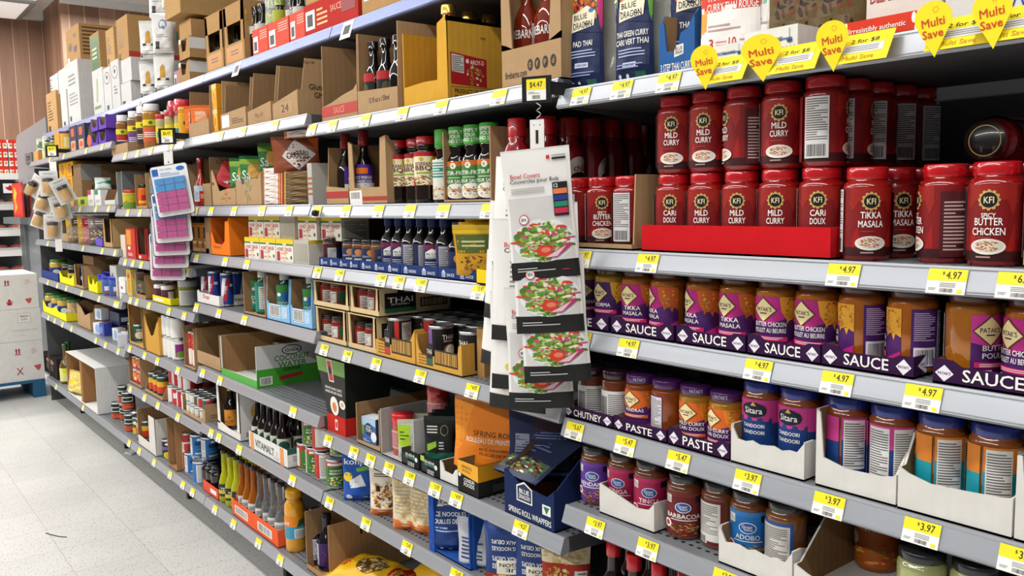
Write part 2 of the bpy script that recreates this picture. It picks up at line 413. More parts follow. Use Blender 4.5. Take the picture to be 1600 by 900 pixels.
# ------------------------------------------------------------------ shelving
BAY = {'A': 0.0, 'B': -1.22, 'C': -2.44, 'D': -3.66, 'E': -4.88, 'F': -6.10}
BW = 1.22
R = dict(A1=1.743, A2=1.408, A3=1.236, A4=1.034, A5=.836, A6=.555, B1=1.769, B2=1.509, B3=1.311, B4=1.06, B5=.756, B6=.543,
         C1=1.805, C2=1.512, C3=1.31, C4=1.09, C5=.803, C6=.546, D1=1.801, D2=1.506, D3=1.24, D4=1.037, D5=.762, D6=.529,
         E1=1.877, E2=1.529, E3=1.283, E4=.989, E5=.716, F1=1.877, F2=1.529, F3=1.283, F4=.989, F5=.716)
for b in 'BCDEF': R[b + '7'] = .20
for b in 'BCDEF': R[b + '0'] = 2.09
HOLD = dict(A1='pad thai pouches and multi save signs', A2='red curry sauce jars', A3='jars in dark purple sauce trays', A4='paste jars and tandoori jars', A5='barbacoa and adobo jars', A6='black red-capped bottles',
            B1='torn yellow carton and gold bottle caps', B2='green-capped stir fry bottles', B3='bottles in navy blue trays', B4='coconut milk cans in yellow trays',
            B5='orange spring roll pouch', B6='blue konjac pouch and noodle bags', B7='yellow noodle bags', C1='gluten free kraft cartons', C2='caramel bars', C3='honey ginger boxes', C4='green bottles in pale blue trays',
            C5='coconut water carton', C6='malt drink tray', C7='soda bottles in orange tray', D1='white-capped spice jars', D2='small green and yellow jar', D3='tall red boxes', D4='grey tub and yellow tray',
            D5='white cans stacked in two layers', D6='small red tins', D7='blue cans', E1='purple cartons', E2='white seasoning boxes', E3='tall kraft carton and clear bags', E4='blue-lidded jars', E5='kraft carton and white packets',
            E7='open white carton', F1='small tins at the far end', F2='stacked yellow boxes', F3='clear snack bags', F4='gold-lidded jars at the far end', F5='yellow tray of green-lidded jars', F7='black box and green bottle',
            B0='red crate of cans high up', C0='cartons with bottles high up', D0='white and silver bags high up', E0='white cartons high up', F0='far kraft carton high up')
RAILM, RAILB = metal('#a4a7ad', .32, .4), metal('#8f9cca', .3, .3)
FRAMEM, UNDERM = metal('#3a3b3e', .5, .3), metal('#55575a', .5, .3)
def shelf_meshes(w_, depth, blue):
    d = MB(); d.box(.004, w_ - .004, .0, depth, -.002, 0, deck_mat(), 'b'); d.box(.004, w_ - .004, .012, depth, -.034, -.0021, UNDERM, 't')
    rm = RAILB if blue else RAILM
    p = [(0, -.001, .001), (0, -.004, .001), (0, -.017, -.036), (0, -.013, -.040), (0, .012, -.036), (0, .012, -.004)]
    r = MB(); r.prism([(x + .003, y, z) for x, y, z in p], (w_ - .006, 0, 0), rm)
    for zz, yy in ((-.003, -.0062), (-.033, -.0168)): r.box(.003, w_ - .003, yy, yy + .002, zz - .0018, zz + .0006, rm)
    e = MB(); e.prism([(0, .010, -.003), (0, .010, -.036), (0, depth * .55, -.052), (0, depth, -.075), (0, depth, -.003)], (.004, 0, 0), UNDERM)
    for k in range(2): e.lathe([(.006, 0), (.006, .001)], ink('#151515'), 8, True, (0, 0, 0)) if False else None
    return d.mesh('deck'), r.mesh('price_rail'), e.mesh('end_bracket')
_sm = {}
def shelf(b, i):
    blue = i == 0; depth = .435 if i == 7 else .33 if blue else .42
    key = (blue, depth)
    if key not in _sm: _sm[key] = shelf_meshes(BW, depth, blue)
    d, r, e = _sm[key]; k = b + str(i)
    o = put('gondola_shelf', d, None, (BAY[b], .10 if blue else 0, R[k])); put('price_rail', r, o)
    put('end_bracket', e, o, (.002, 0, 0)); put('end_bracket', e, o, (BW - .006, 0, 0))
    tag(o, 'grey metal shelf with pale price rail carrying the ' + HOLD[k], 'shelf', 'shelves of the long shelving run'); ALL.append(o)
    if i == 7:
        put('kick_plate', MB().box(0, BW, .17, .18, -.2, -.035, FRAMEM).mesh('kick_plate'), o)
        for fx in (.59,): put('foot', MB().box(fx, fx + .03, .10, .14, -.2, -.035, ink('#1b1b1c')).mesh('foot'), o)
for b in 'ABCDEF':
    for i in range(8):
        if b + str(i) in R: shelf(b, i)
_bp = MB().box(.001, BW - .001, .47, .485, -.0, 2.5, peg_mat()).mesh('back_panel')
_up = MB().box(-.02, .02, .44, .469, 0, 2.6, FRAMEM).mesh('upright')
BN = dict(A='behind the red curry jars', B='behind the green-capped sauce bottles', C='behind the caramel bars', D='behind the spice jars', E='behind the purple cartons', F='at the far end behind the gold-lidded jars')
for b in 'ABCDEF':
    o = put('shelving_back', _bp, None, (BAY[b], 0, 0)); put('upright', _up, o)
    if b == 'F': put('end_panel', MB().box(-.03, -.022, .02, .46, 0, 1.83, ink('#4b4d4d', .5)).mesh('end_panel'), o)
    if b == 'A': put('upright', _up, o, (BW, 0, 0))
    tag(o, 'dark pegboard shelving back ' + BN[b], 'shelving', 'back panels of the shelving run'); ALL.append(o)

# ------------------------------------------------------------------ price tags on the rails
TILT = math.atan2(.013, .037)
_tm = {}
def tag_mesh(price, w_=.054, h=.036):
    key = (price, w_)
    if key in _tm: return _tm[key]
    m = MB().box(-w_ / 2, w_ / 2, 0, .0006, -h, 0, ink('#f1efe8'))
    S = Flat((-w_ / 2, 0, -h), (w_, 0, 0), (0, 0, h))
    a = [('r', 0, .52, 1, .48, '#f4e022')]
    if price:
        a += [('t', '$', .40, .82, .06, .14, '#2c2a18'), ('t', price, .66, .76, .38, .30, '#2c2a18')]
    a += [('lines', .34, .26, .4, .2, 3, '#8a8a8a'), ('bars', .36, .06, .34, .16, '#555'), ('r', .80, .06, .12, .14, '#f4e022'), ('lines', .06, .12, .2, .12, 2, '#999')]
    paint(m, S, a, .00025); _tm[key] = m.mesh('price_tag'); return _tm[key]
def tags(k, pxs, price=''):
    for i, px in enumerate(sorted(pxs)):
        pr = price[i] if isinstance(price, (list, tuple)) else price
        x = X(px, -.012, R[k] - .018)
        o = put('price_tag', tag_mesh(pr), None, (x, -.0078, R[k] - .0035), (-TILT, 0, 0))
        o['label'] = ('%sprice tag, %s from left under the %s' % (('$' + pr + ' ') if pr else 'yellow ', ORD[i], HOLD[k]))
        tag(o, None, 'price tag', 'price tags on the shelf rails'); ALL.append(o)
tags('A1', [908, 972, 1045], '4.97'); tags('A2', [909, 1012, 1318, 1480, 1592], ['4.97', '4.97', '4.97', '4.97', '6.97'])
tags('A3', [909, 982, 1185, 1308, 1442], '4.97'); tags('A4', [898, 977, 1060, 1168, 1295, 1440, 1594], ['5.67', '5.47', '5.47', '3.97', '3.97', '3.97', '3.97'])
tags('A5', [930, 1012, 1133], '3.97')
tags('B1', [488, 520, 571, 629, 690, 780]); tags('B2', [496, 541, 592, 641, 693, 763]); tags('B3', [496, 531, 596, 624, 658, 748], ['4.47', '4.47', '4.47', '4.97', '4.97', '3.97'])
tags('B4', [507, 543, 588, 657, 738, 780], ['3.97', '4.47', '3.97', '2.97', '4.97', '4.97']); tags('B5', [513, 553, 579, 608, 640, 680, 713, 814], ['5.97', '4.97', '4.27', '3.97', '3.97', '3.97', '4.97', '4.27'])
tags('B6', [515, 572, 636, 713], ['3.77', '3.97', '3.47', '3.47'])
tags('C1', [345, 380, 430]); tags('C2', [306, 330, 366, 410, 452]); tags('C3', [307, 352, 386]); tags('C4', [307, 342, 382]); tags('C5', [317, 344, 458]); tags('C6', [330, 342, 374, 457]); tags('C7', [301, 336, 365, 404, 438])
tags('D1', [196, 215, 236, 268]); tags('D2', [200, 219, 270]); tags('D3', [196, 208, 221, 275, 292]); tags('D4', [204, 214, 233, 264, 288]); tags('D5', [203, 226, 246, 278]); tags('D6', [204, 226, 247, 278]); tags('D7', [202, 218, 241, 266, 286])
tags('E1', [135, 160]); tags('E2', [125, 150, 170]); tags('E3', [130, 160, 180]); tags('E4', [128, 155, 180, 184]); tags('E5', [150, 165, 185]); tags('E7', [130])
tags('F1', [78, 100]); tags('F3', [75, 96]); tags('F4', [75, 90, 104]); tags('F5', [76, 86, 98, 112]); tags('F7', [88])

# ================================================================== PRODUCT BUILDERS
def jar_profile(r, h, lid=.018, neck=.85, foot=.94):
    b = [(r * foot * .9, 0), (r * foot, .002), (r, .009), (r, h * .78), (r * .97, h * .83), (r * neck, h - lid - .004), (r * neck * .98, h - lid + .006)]
    q = r * (neck + .03)
    l = [(q * .98, h - lid), (q, h - lid + .002), (q, h - .003), (q * .95, h), (0, h)]
    return b, l
def jar(name, r, h, body, lidm, labels=(), lid=.018, neck=.85, n=24, lidart=None, cat='jar'):
    b, l = jar_profile(r, h, lid, neck)
    bm = MB().lathe(b, body, n); lm = MB().lathe(l, lidm, n)
    if lidart: paint(lm, Cyl(r * (neck + .03), 2.6, h - lid, lid), lidart, .0003)
    parts = [('lid', lm.mesh('lid'))]
    for S, art in labels: parts.append(('label', paint(MB(), S, art).mesh('label')))
    return (name, bm.mesh(name), parts, cat)
def bottle(name, r, h, nr, nh, body, capm, labels=(), cap=.022, capr=None, n=18, shoulder=.16, cat='bottle'):
    zb = h - nh
    prof = [(r * .85, 0), (r * .96, .003), (r, .012), (r, zb - h * shoulder), (r * .93, zb - h * shoulder * .55), (r * .62, zb - h * shoulder * .12), (nr * 1.12, zb + .004), (nr, h - cap)]
    cr = capr or nr * 1.25
    lm = MB().lathe([(cr, h - cap), (cr, h - .002), (cr * .92, h), (0, h)], capm, n)
    parts = [('cap', lm.mesh('cap'))]
    for S, art in labels: parts.append(('label', paint(MB(), S, art).mesh('label')))
    return (name, MB().lathe(prof, body, n).mesh(name), parts, cat)
def can(name, r, h, art, ang=2 * pi, n=22, bodym=None, cat='can'):
    sil = metal('#c4c6c8', .3, .85)
    b = MB().lathe([(r * .93, 0), (r * .98, .002), (r * .98, .005), (r * .955, .008), (r * .955, h - .008), (r * .98, h - .005), (r * .98, h), (r * .93, h), (r * .92, h - .004), (0, h - .004)], bodym or sil, n)
    return (name, b.mesh(name), [('label', paint(MB(), Cyl(r * .965, ang, .008, h - .016), art, .0003).mesh('label'))], cat)
def pouch(name, w_, h, t, front, edge, cat='pouch', seal=.012, seed=0, nx=9, ny=12, lay=False, backm=None):
    S = Pillow(w_, h, t, seed=seed, lay=lay); m = MB()
    if w_ > .09: nx, ny = max(nx, 14), max(ny, 18)
    for side, mt in ((-1, edge), (1, backm or edge)):
        pts = [S.at(i / nx, j / ny, 0, side) for j in range(ny + 1) for i in range(nx + 1)]
        q = nx + 1
        fs = [(j * q + i, j * q + i + 1, (j + 1) * q + i + 1, (j + 1) * q + i) for j in range(ny) for i in range(nx)]
        if side > 0: fs = [tuple(reversed(f)) for f in fs]
        m.add(pts, fs, mt, True)
    m.box(-w_ / 2, w_ / 2, -.0008, .0008, h - .001, h + seal, edge)
    if lay: m.box(-w_ / 2, w_ / 2, -.0008, .0008, -seal, .001, edge)
    parts = []
    if front: parts.append(('front_print', paint(MB(), S, front, .0012).mesh('front_print')))
    return (name, m.mesh(name), parts, cat)
def closed_box(name, w_, d, h, mat, front=None, right=None, top=None, cat='box', tape=None):
    m = MB(); e = min(.0015, w_ * .03)
    m.add([(x, y, z) for z in (0, h) for x, y in ((e, 0), (w_ - e, 0), (w_, e), (w_, d - e), (w_ - e, d), (e, d), (0, d - e), (0, e))],
          [(7, 6, 5, 4, 3, 2, 1, 0), (8, 9, 10, 11, 12, 13, 14, 15)] + [(i, (i + 1) % 8, 8 + (i + 1) % 8, 8 + i) for i in range(8)], mat)
    if tape: m.box(w_ * .46, w_ * .54, -.0006, d, h - .0002, h + .0006, ink(tape, .25))
    if front: paint(m, Flat((0, 0, 0), (w_, 0, 0), (0, 0, h)), front)
    if right: paint(m, Flat((w_, 0, 0), (0, d, 0), (0, 0, h)), right)
    if top: paint(m, Flat((0, 0, h), (w_, 0, 0), (0, d, 0)), top)
    return (name, m.mesh(name), [], cat)
def tray(name, w_, d, hf, hb, outer=KRAFT, inner=KRAFT_IN, cut=.35, slope=.25, lip=None, front=None, right=None, t=.0035, back=None, top=False, head=0.0, posts=0.0, cat='tray', lm=None, inl=None):
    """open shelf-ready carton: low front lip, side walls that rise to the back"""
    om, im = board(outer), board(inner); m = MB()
    m.box(0, w_, 0, d, 0, t, om)
    lp = [(x * w_, z) for x, z in lip] if lip else [(0, hf), (w_, hf)]
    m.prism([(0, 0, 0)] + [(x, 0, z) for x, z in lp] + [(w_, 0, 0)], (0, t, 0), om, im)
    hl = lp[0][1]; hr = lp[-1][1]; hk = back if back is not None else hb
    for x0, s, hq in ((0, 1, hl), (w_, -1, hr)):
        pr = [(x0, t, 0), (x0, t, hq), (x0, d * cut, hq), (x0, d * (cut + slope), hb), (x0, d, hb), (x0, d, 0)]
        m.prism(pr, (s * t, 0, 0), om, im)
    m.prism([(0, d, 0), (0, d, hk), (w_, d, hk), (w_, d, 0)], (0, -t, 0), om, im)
    if top: m.box(0, w_, 0, d, hb, hb + t, om)
    if head: m.box(0, w_, 0, t, hb - head, hb, om)
    if posts:
        for x0, x1, xb in ((0, posts, posts * 1.6), (w_, w_ - posts, w_ - posts * 1.6)):
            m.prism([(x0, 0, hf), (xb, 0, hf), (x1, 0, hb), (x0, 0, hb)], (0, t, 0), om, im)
    hm = max(z for x, z in lp)
    if front: paint(m, Flat((0, 0, 0), (w_, 0, 0), (0, 0, hm)), front)
    if right: paint(m, Flat((w_, 0, 0), (0, d, 0), (0, 0, hb)), right)
    return (name, m.mesh(name), [], cat)
def put_box(kind, k, pl, pr, pt, y0, d, label, cat=None, group=None, dz=0.0, h=None, rz=0.0, **kw):
    """box or tray whose front-left and front-right edges are at photo columns pl, pr and front-left top at row pt"""
    z = (R[k] if isinstance(k, str) else k) + dz
    if not isinstance(k, str): y0 += .10
    x0 = X(pl, y0, z); w_ = X(pr, y0, z) - x0
    if h is None: h = Z(pl, pt, y0) - z
    top_ = [R[b_ + str(i_)] for b_ in BAY for i_ in range(8) if b_ + str(i_) in R and BAY[b_] < x0 + w_ / 2 < BAY[b_] + BW and R[b_ + str(i_)] > z + .06]
    if top_: h = min(h, min(top_) - (.078 if y0 + d > .30 else .039 + .05 * max(0, y0 + d - .06)) - z - (.004 if kw.get('top') else 0))
    if kind == 'box': p = closed_box(kw.pop('name', 'carton'), w_, d, h, **kw)
    else: p = tray(kw.pop('name', 'display_tray'), w_, d, kw.pop('hf', .03), h, **kw)
    return inst(p, (x0, y0, z), rz, label, cat, group)
def row(proto, k, pls, r, yf, base, where, group=None, offs=(0,), dz=0.0, cat=None, first=0, face=1.0, lone=None, dy=None):
    """round things whose left outlines are at the photo columns pls; offs turn each label away from the photographer"""
    z = R[k] + dz; out = []
    for i, pl in enumerate(pls):
        yc = (yf[i] if isinstance(yf, (list, tuple)) else yf) + r
        x = XL(pl, r, yc, z + .04)
        o = offs[i % len(offs)]
        n = len(pls)
        lab = lone or ('%s, %s from the left %s' % (base, ORD[i + first], where) if n + first > 1 else base + ' ' + where)
        out.append(inst(proto, (x, yc, z), facing(x, yc) * face + RAD(o), lab, cat, group))
    return out
def at(proto, k, px, y, label, off=0.0, dz=0.0, group=None, cat=None, face=1.0, rx=0.0):
    z = R[k] + dz if isinstance(k, str) else k + dz
    if not isinstance(k, str): y += .10
    x = X(px, y, z)
    return inst(proto, (x, y, z), facing(x, y) * face + RAD(off), label, cat, group, rx)

# ------------------------------------------------------------------ printing
def t_(s, x, y, w_, h, c='#f4f1ea', rot=0): return ('t', s, x, y, w_, h, c, rot)
def badge(cx, cy, rx, ry, c, s, tc='#ffffff', ring=None):
    a = []
    if ring: a.append(('e', cx, cy, rx * 1.15, ry * 1.15, ring))
    return a + [('e', cx, cy, rx, ry, c), t_(s, cx, cy, rx * 1.4, ry * .7, tc)]
def diamond(cx, cy, rx, ry, c, s=None, edge=None, tc='#3a1c4a'):
    a = []
    if edge: a.append(('p', [(cx - rx * 1.12, cy), (cx, cy - ry * 1.12), (cx + rx * 1.12, cy), (cx, cy + ry * 1.12)], edge))
    a.append(('p', [(cx - rx, cy), (cx, cy - ry), (cx + rx, cy), (cx, cy + ry)], c))
    if s: a += [t_(s, cx, cy + ry * .06, rx * 1.35, ry * .36, tc), ('r', cx - rx * .3, cy - ry * .34, rx * .6, ry * .1, tc)]
    return a
def kfi_art(lines):
    a = [('r', 0, 0, 1, 1, '#7c0b10'), ('r', 0, 0, 1, .13, '#38080e'), ('p', [(.37, .13), (.44, .13), (.42, .42), (.39, .35)], '#9c120e'), ('p', [(.60, .13), (.66, .13), (.65, .5), (.62, .3)], '#9c120e'),
         ('r', .36, .80, .3, .2, '#951a10'), ('p', [(.34, .8), (.38, .66), (.42, .8)], '#951a10'), ('p', [(.6, .8), (.63, .6), (.67, .8)], '#951a10')]
    for q in range(12):
        th = q * pi / 6; a.append(('e', .5 + .052 * cos(th), .80 + .115 * sin(th), .011, .024, '#c9a663'))
    a += [('e', .5, .80, .053, .117, '#c9a663'), ('e', .5, .80, .046, .102, '#141010'), t_('KFI', .5, .80, .055, .085, '#e8d6a8')]
    n = len(lines); y = .60
    for s in lines:
        small = s in ('SPICY',)
        hh = .06 if small else .098
        a.append(t_(s, .5, y, min(.026 * len(s) * (.6 if small else 1), .20), hh)); y -= .083 if small else .128
    a += [('lines', .44, .35 if n < 3 else .30, .12, .025, 1, '#8f4a44'), ('e', .5, .19, .098, .105, '#e9e4dc'), ('e', .5, .20, .085, .085, '#d8cfc2'), ('food', .425, .125, .15, .15, 'tomato', 3),
          ('lines', .44, .03, .12, .05, 1, '#b58f8a')]
    a += [('r', .13, .05, .17, .93, '#cfcccb'), ('lines', .14, .32, .15, .64, 18, '#55504e'), ('bars', .15, .08, .13, .18, '#1c1818')]
    a += [('r', .70, .02, .18, .9, '#4a0d12'), ('lines', .72, .1, .13, .7, 14, '#b9a09c')]
    a += [('r', 0, 0, .1, 1, '#6e0b10'), ('r', .9, 0, .1, 1, '#6e0b10')]
    return a
def kfi(lines, s=1.0):
    return jar('curry_sauce_jar', .0355 * s, .146 * s, gloss('#8e1210', .1), gloss('#b3131a', .15), [(Cyl(.0355 * s + .0002, 2 * pi, .008, .106 * s), kfi_art(lines))], .019, .84, 28)
def patak_art(lines, splash='#c05a20', top='#b3207a', small=False, tint='#4b1c63'):
    a = [('r', 0, 0, 1, 1, tint), ('p', [(0, 1), (0, .55), (.35, .45), (1, .70), (1, 1)], top), ('p', [(.56, 1), (.60, .72), (.68, .58), (.76, .54), (.86, .58), (1, .50), (1, 1)], splash),
         ('p', [(.68, .60), (.71, .48), (.76, .57)], splash), ('p', [(.82, .56), (.87, .44), (.91, .57)], splash), ('food', .60, .56, .40, .42, 'spice', 5, 16), ('food', .66, .64, .18, .18, 'salad', 6, 6),
         ('p', [(.55, 0), (1, .26), (1, 0)], '#c2217f')]
    a += diamond(.27, .74, .23, .23, '#ecd9a0', "PATAK'S", '#5a3a18')
    y = .46
    for s in lines:
        a.append(t_(s, .38, y, min(.075 * len(s), .60), .09)); y -= .125
    a += [('p', [(.05, y + .02), (.7, y + .0), (.7, y - .09), (.05, y - .07)], '#d42a6a' if not small else '#e0622a'), ('lines', .12, y - .06, .5, .06, 2, '#f4e8e8'), ('lines', .1, .06, .2, .06, 1, '#cdbfe0')]
    return a
def patak_back(bg='#4b1c63'):
    return [('r', 0, 0, 1, 1, bg), ('lines', .05, .45, .42, .5, 14, '#c9b8d8'), ('r', .05, .02, .45, .32, '#e9e5ea'), ('bars', .09, .04, .36, .26, '#1c1c1c'), ('r', .54, .03, .44, .94, '#dcd8dc'), ('lines', .56, .06, .4, .88, 20, '#5a5560')]
def patak(lines, sauce='#a05a12', **kw):
    r, h = .037, .134
    return jar('simmer_sauce_jar', r, h, gloss(sauce, .08), gloss('#3a1a30', .3), [(Cyl(r + .0002, 2.55, .010, .088), patak_art(lines, **kw)), (Cyl(r + .0002, 2.1, .010, .088, 2.7), patak_back())], .018, .87, 28)
def paste(lines, sauce='#a8741c', splash='#e0801c'):
    r, h = .0335, .114
    return jar('curry_paste_jar', r, h, gloss(sauce, .08), gloss('#4a1c5c', .2), [(Cyl(r + .0002, 2.6, .008, .075), patak_art(lines, splash, '#d8641c', True)), (Cyl(r + .0002, 2.2, .008, .075, 2.75), patak_back())], .017, .92, 26,
               [t_("PATAK'S", .5, .5, .3, .4, '#cfc0dc')])
def sitara_art(lines, top='#c23a86', base='#163a78'):
    a = [('r', 0, 0, 1, 1, base), ('r', 0, .62, 1, .38, top)]
    for q in range(9): a.append(('e', .06 + q * .11, .62, .06, .035, top if q % 2 else base))
    a += [('e', .36, .80, .25, .15, '#10182e'), ('e', .2, .80, .1, .11, '#10182e'), ('e', .52, .80, .1, .11, '#10182e'), ('p', [(.3, .88), (.36, .96), (.42, .88)], '#d8b04a'), t_('Sitara', .36, .79, .36, .12)]
    y = .49
    for s in lines: a.append(t_(s, .36, y, .055 * len(s), .07)); y -= .13
    return a + [('food', .05, -.02, .5, .2, 'tomato', 4, 14), ('r', .72, 0, .28, 1, base), ('r', .72, .56, .28, .44, top)]
def sitara(lines, top='#c23a86', base='#163a78', sauce='#83401c'):
    r, h = .0358, .145
    bk = [('r', 0, 0, 1, 1, base), ('r', 0, .6, 1, .4, top), ('r', .04, .08, .42, .88, '#dcdad6'), ('lines', .06, .12, .38, .8, 18, '#55555a'), ('r', .54, .04, .42, .92, '#dcdad6'), ('lines', .56, .1, .38, .8, 20, '#55555a')]
    return jar('tandoori_sauce_jar', r, h, gloss(sauce, .08), gloss('#1c2f86', .25), [(Cyl(r + .0002, 2.5, .022, .104 - .012), sitara_art(lines, top, base)), (Cyl(r + .0002, 2.3, .022, .092, 2.5), bk)], .018, .9, 28)
def gv_art(title, bg, top, pal='meat'):
    a = [('r', 0, 0, 1, 1, bg), ('p', [(0, 1), (0, .8), (.3, .9), (.7, .9), (1, .8), (1, 1)], top), ('r', .06, .74, .16, .18, '#e8e4de'), ('lines', .07, .76, .14, .14, 4, '#777'), ('r', .74, .78, .2, .14, '#16161a'),
         ('e', .48, .66, .17, .12, '#ffffff'), ('e', .48, .66, .155, .105, '#2a5cae'), t_('Great', .47, .69, .2, .07), t_('Value', .49, .63, .17, .06), t_(title, .48, .46, min(.095 * len(title), .8), .105), ('lines', .2, .35, .58, .045, 1, '#f0e8e8'),
         ('food', .1, -.03, .85, .36, pal, 9, 34), ('e', .13, .26, .1, .1, '#f1eeea'), ('e', .13, .26, .06, .06, '#c02f2a'), ('e', .86, .12, .09, .08, '#1c1c1c')]
    return a
def gvjar(title, bg, top, sauce='#6c3a1c', pal='meat', bk='#5c2028'):
    r, h = .0362, .130
    b = [('r', 0, 0, 1, 1, bg), ('r', .06, .08, .86, .86, '#dcd9d3'), ('lines', .1, .24, .76, .66, 16, '#66625e'), ('r', .08, .02, .5, .18, '#dcd9d3'), ('bars', .12, .03, .42, .15, '#222')]
    return jar('cooking_sauce_jar', r, h, gloss(sauce, .08), gloss('#2a2c2e', .2), [(Cyl(r + .0002, 2.6, .009, .088), gv_art(title, bg, top, pal)), (Cyl(r + .0002, 2.2, .009, .088, 2.75), b)], .016, .86, 28)

# ================================================================== RIGHT BAY: jars
GA2 = 'red jars on the curry shelf'
k_mild, k_cari, k_tikka = kfi(['MiLD', 'CURRY']), kfi(['CARi', 'DOUX']), kfi(['TiKKA', 'MASALA'])
k_spicy, k_butter = kfi(['SPICY', 'BUTTER', 'CHiCKEN']), kfi(['BUTTER', 'CHiCKEN'])
put_box('tray', 'A2', 1003, 1297, 350, .012, .26, 'bright red cardboard tray holding five red jars', 'tray', hf=.052, h=.052, outer='#c5121c', inner='#9a6a4a', cut=.5, slope=.1, name='display_tray')
z0 = R['A2']
lo = [1026, 1075, 1127, 1184, 1246]; hi = [1028, 1076, 1132, 1188, 1252]
fl = ['mild curry', 'mild curry', 'mild curry', 'mild curry', 'mild curry']
for i, pl in enumerate(lo):
    p = k_cari if i in (0, 4) else k_mild
    yc = .020 + .0355; x = XL(pl, .0355, yc, z0 + .04)
    inst(p, (x, yc, z0 + .0036), facing(x, yc) + RAD((-14, -16, -14, -12, -8)[i]), 'red-lidded curry jar standing in the red tray, %s from the left' % ORD[i], None, GA2)
    o2 = (-14, -16, -70, -10, 82)[i]
    x = XL(hi[i], .0355, yc, z0 + .19)
    inst(k_mild, (x, yc, z0 + .1502), facing(x, yc) + RAD(o2), 'red curry jar stacked on top of the red tray row, %s from the left' % ORD[i], None, GA2)
    if i == 4:
        for j in range(1, 5): inst(k_mild, (x, yc + .074 * j, z0 + .1502), facing(x, yc) + RAD(60 + 20 * j), 'red upper curry jar, %s behind the front one at the right end' % ORD[j - 1], None, GA2)
        for j in range(1, 5): inst(k_mild, (x, yc + .074 * j, z0 + .0036), facing(x, yc) + RAD(60 + 20 * j), 'red lower curry jar in the red tray, %s behind the right end' % ORD[j - 1], None, GA2)
p365 = kfi(['TiKKA', 'MASALA'], 1.0)
yc = .012 + .0365; xt = XL(1315, .0365, yc, z0 + .05)
inst(k_tikka, (xt, yc, z0), facing(xt, yc) + RAD(10), 'red tikka masala jar standing just right of the red tray', None, GA2)
for j in (1, 2, 3): inst(k_tikka, (xt + .004, yc + .075 * j, z0), facing(xt, yc) + RAD(70 - 50 * j), 'red tikka masala jar, %s behind the front one beside the red tray' % ORD[j - 1], None, GA2)
x = XL(1449, .0355, .07, z0 + .05); inst(k_spicy, (x, .07, z0), facing(x, .07) + RAD(-80), 'red jar with small-print side out, left of the spicy butter chicken jar', None, GA2)
inst(k_spicy, (x, .146, z0), facing(x, .07) + RAD(-60), 'red jar behind the small-print jar, near the right frame edge', None, GA2)
x = XL(1514, .0355, .055, z0 + .05); inst(k_spicy, (x, .055, z0), facing(x, .055) + RAD(-14), 'red spicy butter chicken jar beside the jar with the yellow band', None, GA2)
inst(k_spicy, (x, .132, z0), facing(x, .055) + RAD(30), 'red jar behind the spicy butter chicken jar on the right', None, GA2)
kv = jar('curry_sauce_jar', .037, .152, gloss('#8e1210', .1), gloss('#b3131a', .15), [(Cyl(.0373, 2 * pi, .008, .112), kfi_art(['BUTTER', 'CHiCKEN'])), (Cyl(.0379, 2.6, .004, .02), [('r', 0, 0, 1, 1, '#f0c81e'), t_('VALUE', .5, .5, .5, .6, '#b3131a')])], .019, .84, 28)
x = XL(1581, .037, .05, z0 + .05); inst(kv, (x, .05, z0), facing(x, .05) + RAD(-12), 'red butter chicken jar with yellow value band cut by the frame', None, GA2)
# jar lying on the back of the row, lid to the front
lidart = MB().lathe([(.0312, .1462), (.031, .1465), (0, .1465)], gloss('#1b1214', .3), 24).lathe([(.024, .1468), (.0225, .1469)], ink('#c9a663'), 24, False)
pl_ = ('curry_sauce_jar', k_spicy[1], k_spicy[2] + [('lid_print', lidart.mesh('lid_print'))], 'jar')
x = X(1546, .17, z0 + .185); inst(pl_, (x, .30, z0 + .182), 0, 'red jar lying on its side with its lid facing out, top right', None, None, pi / 2)
x = X(1560, .2, z0); inst(k_spicy, (x, .26, z0), 0, 'red jar under the jar lying on its side', None, GA2)
x = X(1600, .2, z0); inst(k_spicy, (x + .01, .26, z0), 0, 'red jar at the back by the right frame edge', None, GA2)
# carton of spicy butter chicken jars left of the tray
put_box('tray', 'A2', 884, 987, 262, .014, .34, 'kraft carton with open front holding spicy butter chicken jars', 'carton', hf=.012, h=.152, cut=.02, slope=.02, name='open_carton')
for i, (pl, o) in enumerate(((889, 62), (927, -4), (970, 70))):
    x = X(987, .014, z0) - .0450 - .0775 * (2 - i)
    inst(k_spicy, (x, .056, z0 + .004), facing(x, .056) + RAD(o), 'red spicy butter chicken jar in the open kraft carton, %s from the left' % ORD[i], None, GA2)

# sauce jars in purple trays
korma = patak(['KORMA'], '#b08a24', splash='#d8a42a', top='#4b1c63'); tikka = patak(['TiKKA', 'MASALA']); lbut = patak(['BUTTER CHICKEN', 'POULET AU BEURRE'], '#a8641a', splash='#d8942a', top='#c2288a')
sbut = patak(['BUTTER CHICKEN', 'POULET AU BEURRE'], '#a55a16', splash='#e0a02a'); gbut = patak(['BUTTER', 'POULET'], '#a8641a', top='#d03a98')
zz = R['A3']
A3 = [(890, korma, 20, 'yellow korma'), (932, korma, -16, 'yellow korma'), (970, tikka, -8, 'orange tikka masala'), (1015, tikka, -45, 'orange tikka masala'), (1073, tikka, -34, 'orange tikka masala'), (1125, tikka, -14, 'orange tikka masala'),
      (1183, lbut, -4, 'light butter chicken'), (1245, sbut, -10, 'spicy butter chicken'), (1300, sbut, -92, 'butter chicken'), (1385, sbut, -98, 'butter chicken'), (1475, gbut, 70, 'light butter chicken'), (1567, sbut, -20, 'spicy butter chicken')]
